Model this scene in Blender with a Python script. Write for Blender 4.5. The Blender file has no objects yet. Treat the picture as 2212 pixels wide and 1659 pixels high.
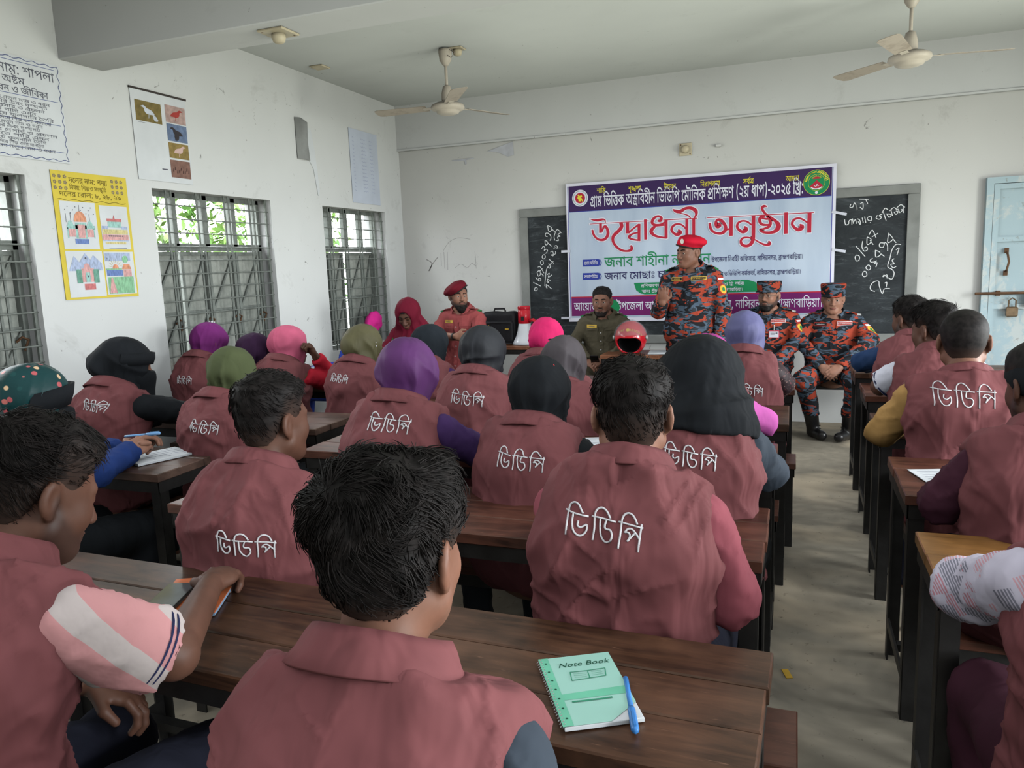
import bpy, bmesh, math, random
import numpy as np
from mathutils import Vector, Matrix
from mathutils.bvhtree import BVHTree
from mathutils.geometry import tessellate_polygon, delaunay_2d_cdt
pi = math.pi
sc = bpy.context.scene
COL = sc.collection

# ------------------------------------------------------------------ camera
CAM_H = 1.5
F_PX = 1642.6
yaw, pit, rol = [math.radians(v) for v in (20.4886, 8.8234, -2.2304)]
fwd = Vector((-math.sin(yaw) * math.cos(pit), math.cos(yaw) * math.cos(pit), -math.sin(pit)))
rgt = Vector((math.cos(yaw), math.sin(yaw), 0))
upv = rgt.cross(fwd)
r2 = math.cos(rol) * rgt + math.sin(rol) * upv
u2 = -math.sin(rol) * rgt + math.cos(rol) * upv
cd = bpy.data.cameras.new('camera')
cd.sensor_fit = 'HORIZONTAL'
cd.sensor_width = 36.0
cd.lens = F_PX / 2212 * 36.0
cd.clip_start = 0.05
cam = bpy.data.objects.new('camera', cd)
COL.objects.link(cam)
M = Matrix((r2, u2, -fwd)).transposed().to_4x4()
M.translation = Vector((0, 0, CAM_H))
cam.matrix_world = M
sc.camera = cam

# ------------------------------------------------------------------ sky, exposure, window portals
w = bpy.data.worlds.new('overcast_sky')
sc.world = w
w.use_nodes = True
wn = w.node_tree.nodes
wl = w.node_tree.links
bg = wn['Background']
tc = wn.new('ShaderNodeTexCoord')
sp = wn.new('ShaderNodeSeparateXYZ')
wl.new(tc.outputs['Generated'], sp.inputs[0])
rp = wn.new('ShaderNodeValToRGB')
rp.color_ramp.elements[0].position = 0.42
rp.color_ramp.elements[0].color = (0.42, 0.43, 0.38, 1)
rp.color_ramp.elements[1].position = 0.56
rp.color_ramp.elements[1].color = (0.93, 0.97, 1.0, 1)
mr = wn.new('ShaderNodeMapRange')
mr.inputs['From Min'].default_value = -1
wl.new(sp.outputs['Z'], mr.inputs['Value'])
wl.new(mr.outputs[0], rp.inputs[0])
wl.new(rp.outputs[0], bg.inputs['Color'])
bg.inputs['Strength'].default_value = 22.0
vs = sc.view_settings
vs.view_transform = 'Standard'
vs.look = 'None'
vs.exposure = 0.54
vs.gamma = 1.0
vs.use_curve_mapping = False
sc.cycles.max_bounces = 4
sc.cycles.diffuse_bounces = 2
sc.cycles.use_fast_gi = True
sc.cycles.fast_gi_method = 'REPLACE'
sc.cycles.ao_bounces_render = 1
w.light_settings.distance = 2.0
w.light_settings.ao_factor = 0.030
sc.cycles.glossy_bounces = 2
sc.cycles.transmission_bounces = 4
sc.cycles.transparent_max_bounces = 4
sc.cycles.caustics_reflective = False
sc.cycles.caustics_refractive = False


def portal(name, loc, rot, sx, sy):
    l = bpy.data.lights.new(name, 'AREA')
    l.shape = 'RECTANGLE'
    l.size = sx
    l.size_y = sy
    l.cycles.is_portal = True
    o = bpy.data.objects.new(name, l)
    COL.objects.link(o)
    o.location = loc
    o.rotation_euler = rot
    return o


# room dimensions
XL, XR, YF, YB, ZC = -3.86, 3.3, 7.25, -3.2, 3.15
WIN_L = [(1.84, 3.033), (3.898, 5.083), (5.793, 6.882)]
WZ0, WZ1, WZT = 0.80, 2.08, 1.72
WIN_R = [(0.0, 1.3), (2.1, 3.4), (4.2, 5.5)]
WRZ0, WRZ1 = 0.55, 2.2
for i, (a, b) in enumerate(WIN_L):
    portal('window_portal', (XL - 0.27, (a + b) / 2, (WZT + WZ1) / 2), (0, -pi / 2, 0), WZ1 - WZT, b - a)
for i, (a, b) in enumerate(WIN_R):
    portal('window_portal', (XR + 0.27, (a + b) / 2, (WRZ0 + WRZ1) / 2), (0, pi / 2, 0), WRZ1 - WRZ0, b - a)


# ------------------------------------------------------------------ materials
MATS = {}


def lin(c):
    return tuple((v / 12.92 if v <= 0.04045 else ((v + 0.055) / 1.055) ** 2.4) for v in c)


def rgb(r, g, b):
    return lin((r / 255, g / 255, b / 255))


class NT:
    def __init__(s, m):
        s.t = m.node_tree
        s.n = s.t.nodes
        s.p = s.n['Principled BSDF']

    def add(s, t, **k):
        n = s.n.new(t)
        for a, v in k.items():
            if a.startswith('i_'):
                n.inputs[a[2:].replace('_', ' ')].default_value = v
            else:
                setattr(n, a, v)
        return n

    def link(s, a, b):
        s.t.links.new(a, b)

    def coord(s, scale=(1, 1, 1), rot=(0, 0, 0), kind='Object'):
        c = s.add('ShaderNodeTexCoord')
        m = s.add('ShaderNodeMapping')
        m.inputs['Scale'].default_value = scale
        m.inputs['Rotation'].default_value = rot
        s.link(c.outputs[kind], m.inputs[0])
        return m.outputs[0]

    def noise(s, co, scale=5, detail=3, rough=0.5, dist=0.0):
        n = s.add('ShaderNodeTexNoise')
        n.inputs['Scale'].default_value = scale
        n.inputs['Detail'].default_value = detail
        n.inputs['Roughness'].default_value = rough
        n.inputs['Distortion'].default_value = dist
        s.link(co, n.inputs['Vector'])
        return n.outputs['Fac']

    def ramp(s, fac, stops, interp='LINEAR'):
        r = s.add('ShaderNodeValToRGB')
        cr = r.color_ramp
        cr.interpolation = interp
        while len(cr.elements) < len(stops):
            cr.elements.new(0.5)
        for e, (p, c) in zip(cr.elements, stops):
            e.position = p
            e.color = tuple(c) + (1,) if len(c) == 3 else c
        s.link(fac, r.inputs[0])
        return r.outputs[0]

    def mix(s, fac, a, b, mode='MIX'):
        m = s.add('ShaderNodeMix', data_type='RGBA', blend_type=mode)
        for i, v in ((0, fac), (6, a), (7, b)):
            if hasattr(v, 'is_linked') or isinstance(v, bpy.types.NodeSocket):
                s.link(v, m.inputs[i])
            elif i == 0:
                m.inputs[0].default_value = v
            else:
                m.inputs[i].default_value = tuple(v) + (1,)
        return m.outputs[2]

    def bump(s, h, strength=0.3, dist=0.01):
        b = s.add('ShaderNodeBump')
        b.inputs['Strength'].default_value = strength
        b.inputs['Distance'].default_value = dist
        s.link(h, b.inputs['Height'])
        s.link(b.outputs[0], s.p.inputs['Normal'])


def newmat(name, rough=0.7, spec=0.3, metal=0.0):
    m = bpy.data.materials.new(name)
    m.use_nodes = True
    t = NT(m)
    t.p.inputs['Roughness'].default_value = rough
    t.p.inputs['Specular IOR Level'].default_value = spec
    t.p.inputs['Metallic'].default_value = metal
    MATS[name] = m
    return m, t


def plain(name, c, rough=0.7, spec=0.3, var=0.12, scale=12, bump=0.0, bscale=60, metal=0.0, sheen=0.0, stretch=(1, 1, 1)):
    if name in MATS:
        return MATS[name]
    m, t = newmat(name, rough, spec, metal)
    co = t.coord(stretch)
    n = t.noise(co, scale, 4)
    a = tuple(v * (1 - var) for v in c)
    b = tuple(min(1, v * (1 + var)) for v in c)
    t.link(t.ramp(n, [(0.3, a), (0.7, b)]), t.p.inputs['Base Color'])
    if bump and bscale < 45:
        t.bump(t.noise(co, bscale, 3), bump, 0.005)
    if sheen:
        t.p.inputs['Sheen Weight'].default_value = sheen
        t.p.inputs['Sheen Roughness'].default_value = 0.5
    return m


def fabric(name, c, rough=0.85, sheen=0.15, satin=False, fold=0.35):
    if name in MATS:
        return MATS[name]
    m, t = newmat(name, 0.6 if satin else rough, 0.28 if satin else 0.2)
    co = t.coord()
    n = t.noise(co, 7, 2, 0.6)
    t.link(t.ramp(n, [(0.3, tuple(v * 0.86 for v in c)), (0.7, tuple(min(1, v * 1.12) for v in c))]), t.p.inputs['Base Color'])
    co2 = t.coord((1, 1, 0.35))
    t.bump(t.noise(co2, 13, 2, 0.55, 0.5), fold, 0.03)
    return m


def camo():
    if 'camouflage' in MATS:
        return MATS['camouflage']
    m, t = newmat('camouflage', 0.85, 0.2)
    co = t.coord((1, 1, 2.0))
    n1 = t.noise(co, 9.5, 2, 0.5, 0.9)
    cz = t.coord((1, 1, 2.3), (0.3, 0.2, 1.1))
    n2 = t.noise(cz, 10.0, 2, 0.5, 1.0)
    base = t.ramp(n1, [(0.0, rgb(34, 36, 40)), (0.44, rgb(34, 36, 40)), (0.5, rgb(80, 96, 112)), (0.60, rgb(54, 60, 66))], 'CONSTANT')
    f = t.ramp(n2, [(0.0, (0, 0, 0)), (0.555, (1, 1, 1))], 'CONSTANT')
    t.link(t.mix(f, base, rgb(166, 68, 48)), t.p.inputs['Base Color'])
    t.bump(t.noise(co, 14, 3, 0.6, 0.6), 0.35, 0.02)
    return m


def skin(name, c):
    if name in MATS:
        return MATS[name]
    m, t = newmat(name, 0.5, 0.35)
    co = t.coord()
    n = t.noise(co, 18, 4, 0.6)
    base = t.ramp(n, [(0.3, tuple(v * 0.85 for v in c)), (0.7, tuple(v * 1.12 for v in c))])
    at = t.add('ShaderNodeAttribute', attribute_name='stubble')
    t.link(t.mix(at.outputs['Fac'], base, rgb(52, 42, 40)), t.p.inputs['Base Color'])
    return m


def wood(name, dark, light, rough=0.36, worn=0.45):
    if name in MATS:
        return MATS[name]
    m, t = newmat(name, rough, 0.45)
    co = t.coord((1.2, 9, 9))
    n = t.noise(co, 3.2, 4, 0.65, 0.8)
    base = t.ramp(n, [(0.28, dark), (0.72, light)])
    co2 = t.coord((1, 1, 1))
    blot = t.noise(co2, 3.5, 3, 0.7)
    base = t.mix(t.ramp(blot, [(0.45, (0, 0, 0)), (0.8, (worn, worn, worn))]), base, tuple(min(1, v * 2.2 + 0.03) for v in light))
    co3 = t.coord((2, 26, 1), (0, 0, 0.25))
    scr = t.noise(co3, 4, 3, 0.8, 1.2)
    base = t.mix(t.ramp(scr, [(0.66, (0, 0, 0)), (0.72, (0.35, 0.35, 0.35))]), base, tuple(min(1, v * 3 + 0.05) for v in light))
    t.link(base, t.p.inputs['Base Color'])
    return m


# ------------------------------------------------------------------ objects
def link(o, parent=None):
    COL.objects.link(o)
    if parent is not None:
        o.parent = parent
    return o


def tag(o, label=None, cat=None, group=None, kind=None):
    if label:
        o['label'] = label
    if cat:
        o['category'] = cat
    if group:
        o['group'] = group
    if kind:
        o['kind'] = kind
    return o


def empty(name, loc=(0, 0, 0), rz=0.0, label=None, cat=None, group=None, kind=None, parent=None):
    o = bpy.data.objects.new(name, None)
    o.empty_display_size = 0.05
    link(o, parent)
    o.location = loc
    o.rotation_euler = (0, 0, rz)
    return tag(o, label, cat, group, kind)


def mesh_obj(name, verts, faces, mat, parent=None, smooth=False):
    me = bpy.data.meshes.new(name)
    if isinstance(faces, np.ndarray) and len(faces):
        v = np.asarray(verts, dtype=np.float32)
        nf, k = faces.shape
        me.vertices.add(len(v))
        me.vertices.foreach_set('co', v.ravel())
        me.loops.add(nf * k)
        me.loops.foreach_set('vertex_index', faces.astype(np.int32).ravel())
        me.polygons.add(nf)
        me.polygons.foreach_set('loop_start', np.arange(0, nf * k, k, dtype=np.int32))
        me.update(calc_edges=True)
    else:
        me.from_pydata([tuple(map(float, p)) for p in verts], [], [tuple(map(int, f)) for f in faces])
        me.update()
    if smooth:
        me.polygons.foreach_set('use_smooth', np.ones(len(me.polygons), dtype=bool))
    if mat is not None:
        me.materials.append(mat)
    o = bpy.data.objects.new(name, me)
    return link(o, parent)


class MB:
    """collects simple shapes into one mesh"""

    def __init__(s):
        s.v = []
        s.f = []

    def box(s, a, b, M=None, bev=0.0):
        x0, y0, z0 = a
        x1, y1, z1 = b
        n = len(s.v)
        if bev <= 0:
            P = [(x0, y0, z0), (x1, y0, z0), (x1, y1, z0), (x0, y1, z0), (x0, y0, z1), (x1, y0, z1), (x1, y1, z1), (x0, y1, z1)]
            Fs = [(0, 3, 2, 1), (4, 5, 6, 7), (0, 1, 5, 4), (1, 2, 6, 5), (2, 3, 7, 6), (3, 0, 4, 7)]
        else:
            P = []
            for z, i in ((z0, bev), (z0 + bev, 0), (z1 - bev, 0), (z1, bev)):
                P += [(x0 + i, y0 + i, z), (x1 - i, y0 + i, z), (x1 - i, y1 - i, z), (x0 + i, y1 - i, z)]
            Fs = [(0, 3, 2, 1), (12, 13, 14, 15)]
            for k in range(3):
                for j in range(4):
                    a0 = 4 * k + j
                    b0 = 4 * k + (j + 1) % 4
                    Fs.append((a0, b0, b0 + 4, a0 + 4))
        if M is not None:
            P = [tuple(M @ Vector(p)) for p in P]
        s.v += P
        s.f += [tuple(n + i for i in f) for f in Fs]
        return s

    def bar(s, a, b, r, r_b=None, n=8, cap=True):
        """round bar from a to b"""
        a = Vector(a)
        b = Vector(b)
        d = (b - a).normalized()
        u = d.orthogonal().normalized()
        w_ = d.cross(u)
        k = len(s.v)
        r_b = r if r_b is None else r_b
        for c, rr in ((a, r), (b, r_b)):
            for i in range(n):
                t = 2 * pi * i / n
                s.v.append(tuple(c + rr * (math.cos(t) * u + math.sin(t) * w_)))
        for i in range(n):
            j = (i + 1) % n
            s.f.append((k + i, k + j, k + n + j, k + n + i))
        if cap:
            s.f.append(tuple(k + n - 1 - i for i in range(n)))
            s.f.append(tuple(k + n + i for i in range(n)))
        return s

    def flat(s, a, b, w_, t, up=(0, 0, 1)):
        """rectangular bar from a to b, width w_ across, thickness t along up-ish"""
        a = Vector(a)
        b = Vector(b)
        d = (b - a).normalized()
        up = Vector(up)
        x = d.cross(up)
        if x.length < 1e-4:
            x = d.orthogonal()
        x.normalize()
        z = x.cross(d)
        k = len(s.v)
        for c in (a, b):
            for sx, sz in ((-1, -1), (1, -1), (1, 1), (-1, 1)):
                s.v.append(tuple(c + x * (sx * w_ / 2) + z * (sz * t / 2)))
        s.f += [(k, k + 1, k + 2, k + 3)[::-1], (k + 4, k + 5, k + 6, k + 7)]
        for i in range(4):
            j = (i + 1) % 4
            s.f.append((k + i, k + j, k + 4 + j, k + 4 + i))
        return s

    def lathe(s, prof, c=(0, 0, 0), n=24, M=None):
        k = len(s.v)
        for r, z in prof:
            for i in range(n):
                t = 2 * pi * i / n
                p = Vector((c[0] + r * math.cos(t), c[1] + r * math.sin(t), c[2] + z))
                if M is not None:
                    p = M @ p
                s.v.append(tuple(p))
        for q in range(len(prof) - 1):
            for i in range(n):
                j = (i + 1) % n
                s.f.append((k + q * n + i, k + q * n + j, k + (q + 1) * n + j, k + (q + 1) * n + i))
        s.f.append(tuple(k + n - 1 - i for i in range(n)))
        m_ = k + (len(prof) - 1) * n
        s.f.append(tuple(m_ + i for i in range(n)))
        return s

    def tube(s, pts, r, n=6, closed=False):
        P = [Vector(p) for p in pts]
        if len(P) < 2:
            return s
        k = len(s.v)
        m_ = len(P)
        ref = None
        for i, p in enumerate(P):
            a = P[max(i - 1, 0)]
            b = P[min(i + 1, m_ - 1)]
            d = (b - a)
            if d.length < 1e-9:
                d = Vector((0, 0, 1))
            d.normalize()
            if ref is None:
                ref = d.orthogonal().normalized()
            ref = ref - d * ref.dot(d)
            if ref.length < 1e-6:
                ref = d.orthogonal()
            ref.normalize()
            w_ = d.cross(ref)
            rr = r[i] if hasattr(r, '__len__') else r
            for q in range(n):
                t = 2 * pi * q / n
                s.v.append(tuple(p + rr * (math.cos(t) * ref + math.sin(t) * w_)))
        for i in range(m_ - 1):
            for q in range(n):
                j = (q + 1) % n
                s.f.append((k + i * n + q, k + i * n + j, k + (i + 1) * n + j, k + (i + 1) * n + q))
        s.f.append(tuple(k + n - 1 - i for i in range(n)))
        s.f.append(tuple(k + (m_ - 1) * n + i for i in range(n)))
        return s

    def prism(s, poly, M, t):
        """extrude a 2D polygon (xy) by t along local z, placed with matrix M"""
        k = len(s.v)
        n = len(poly)
        for z in (0, t):
            for x, y in poly:
                s.v.append(tuple(M @ Vector((x, y, z))))
        tri = tessellate_polygon([[Vector((x, y, 0)) for x, y in poly]])
        for a, b, c in tri:
            s.f.append((k + c, k + b, k + a))
            s.f.append((k + n + a, k + n + b, k + n + c))
        for i in range(n):
            j = (i + 1) % n
            s.f.append((k + i, k + j, k + n + j, k + n + i))
        return s

    def ribbon(s, pts, M, off=0.0, sm=True):
        """flat variable-width stroke: pts = (x, y, width) in local xy, placed with M at local z = off"""
        P = smooth_line([(p[0], p[1], p[2]) for p in pts], 5) if sm else pts
        k = len(s.v)
        n = len(P)
        for i in range(n):
            a = P[max(i - 1, 0)]
            b = P[min(i + 1, n - 1)]
            dx, dy = b[0] - a[0], b[1] - a[1]
            l = math.hypot(dx, dy) or 1
            nx, ny = -dy / l, dx / l
            h = P[i][2] / 2
            s.v.append(tuple(M @ Vector((P[i][0] + nx * h, P[i][1] + ny * h, off))))
            s.v.append(tuple(M @ Vector((P[i][0] - nx * h, P[i][1] - ny * h, off))))
        for i in range(n - 1):
            s.f.append((k + 2 * i, k + 2 * i + 1, k + 2 * i + 3, k + 2 * i + 2))
        return s

    def disc(s, x, y, r, M, off=0.0, n=28, ry=None, a0=0, a1=2 * pi):
        k = len(s.v)
        ry = ry or r
        s.v.append(tuple(M @ Vector((x, y, off))))
        full = abs(a1 - a0 - 2 * pi) < 1e-6
        for i in range(n + (0 if full else 1)):
            t = a0 + (a1 - a0) * i / n
            s.v.append(tuple(M @ Vector((x + r * math.cos(t), y + ry * math.sin(t), off))))
        for i in range(n):
            j = (i + 1) % n if full else i + 1
            s.f.append((k, k + 1 + i, k + 1 + j))
        return s

    def rect(s, x0, y0, x1, y1, M, off=0.0):
        k = len(s.v)
        for x, y in ((x0, y0), (x1, y0), (x1, y1), (x0, y1)):
            s.v.append(tuple(M @ Vector((x, y, off))))
        s.f.append((k, k + 1, k + 2, k + 3))
        return s

    def poly(s, pts, M, off=0.0):
        k = len(s.v)
        for x, y in pts:
            s.v.append(tuple(M @ Vector((x, y, off))))
        for a, b, c in tessellate_polygon([[Vector((x, y, 0)) for x, y in pts]]):
            s.f.append((k + a, k + b, k + c))
        return s

    def build(s, name, mat, parent=None, smooth=False):
        return mesh_obj(name, s.v, s.f, mat, parent, smooth)


def smooth_line(P, n=4):
    """Catmull-Rom through the points"""
    P = [np.array(p, float) for p in P]
    if len(P) < 3:
        return [tuple(p) for p in P]
    out = []
    for i in range(len(P) - 1):
        p0 = P[max(i - 1, 0)]
        p1 = P[i]
        p2 = P[i + 1]
        p3 = P[min(i + 2, len(P) - 1)]
        for k in range(n):
            t = k / n
            out.append(tuple(0.5 * ((2 * p1) + (-p0 + p2) * t + (2 * p0 - 5 * p1 + 4 * p2 - p3) * t * t + (-p0 + 3 * p1 - 3 * p2 + p3) * t ** 3)))
    out.append(tuple(P[-1]))
    return out


def copy_tree(o, parent=None):
    c = o.copy()
    COL.objects.link(c)
    c.parent = parent
    for ch in list(o.children):
        copy_tree(ch, c)
    return c


def frame(o, x, y):
    """matrix with local x, y given (z = x cross y)"""
    x = Vector(x).normalized()
    y = Vector(y).normalized()
    z = x.cross(y)
    m = Matrix((x, y, z)).transposed().to_4x4()
    m.translation = Vector(o)
    return m


_GM = {}


def glyph_mesh(g, bold):
    """triangulate a glyph outline with the non-zero winding rule"""
    if (g, bold) in _GM:
        return _GM[(g, bold)]
    cs = [[tuple(int(v) for v in p.split(',')) for p in c.split()] for c in GLYPHS[g].split(';') if c]
    cs = [c for c in cs if len(c) > 2]
    if bold:
        cs = [fatten(c, bold) for c in cs]
    vs, es = [], []
    for c in cs:
        k = len(vs)
        vs += [Vector(p) for p in c]
        es += [(k + i, k + (i + 1) % len(c)) for i in range(len(c))]
    ov, oe, of, _, _, _ = delaunay_2d_cdt(vs, es, [], 0, 1e-3)
    keep = []
    for f in of:
        x = sum(ov[i].x for i in f) / len(f)
        y = sum(ov[i].y for i in f) / len(f)
        wn_ = 0
        for c in cs:
            for a, e in zip(c, c[1:] + c[:1]):
                if (a[1] > y) != (e[1] > y):
                    xi = a[0] + (y - a[1]) / (e[1] - a[1]) * (e[0] - a[0])
                    if xi > x:
                        wn_ += 1 if e[1] > a[1] else -1
        if wn_:
            keep.append(tuple(f))
    _GM[(g, bold)] = ([(v.x, v.y) for v in ov], keep)
    return _GM[(g, bold)]


def bn_text(key, mb, M, x, y, size, off=0.0, width=None, bold=0.0, center=False):
    """lay out a stored line of Bengali glyph outlines; size = em height, width = total width if given"""
    wd, seq = TEXTS[key]
    s_ = size / 250.0
    sx = s_ if width is None else width / wd
    for it in seq.split():
        g, ox = [int(v) for v in it.split(',')]
        vs, fs = glyph_mesh(g, bold)
        k = len(mb.v)
        for p in vs:
            mb.v.append(tuple(M @ Vector((x + (p[0] + ox) * sx, y + p[1] * s_, off))))
        for f in fs:
            mb.f.append(tuple(k + i for i in f))
    return wd * sx


def fatten(c, d):
    n = len(c)
    out = []
    for i in range(n):
        a, b, e = c[i - 1], c[i], c[(i + 1) % n]
        d1 = (b[0] - a[0], b[1] - a[1])
        d2 = (e[0] - b[0], e[1] - b[1])
        l1 = math.hypot(*d1) or 1
        l2 = math.hypot(*d2) or 1
        n1 = (-d1[1] / l1, d1[0] / l1)
        n2 = (-d2[1] / l2, d2[0] / l2)
        nx, ny = n1[0] + n2[0], n1[1] + n2[1]
        l = math.hypot(nx, ny)
        if l < 0.3:
            out.append(b)
            continue
        out.append((b[0] + nx / l * d, b[1] + ny / l * d))
    return out


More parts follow.
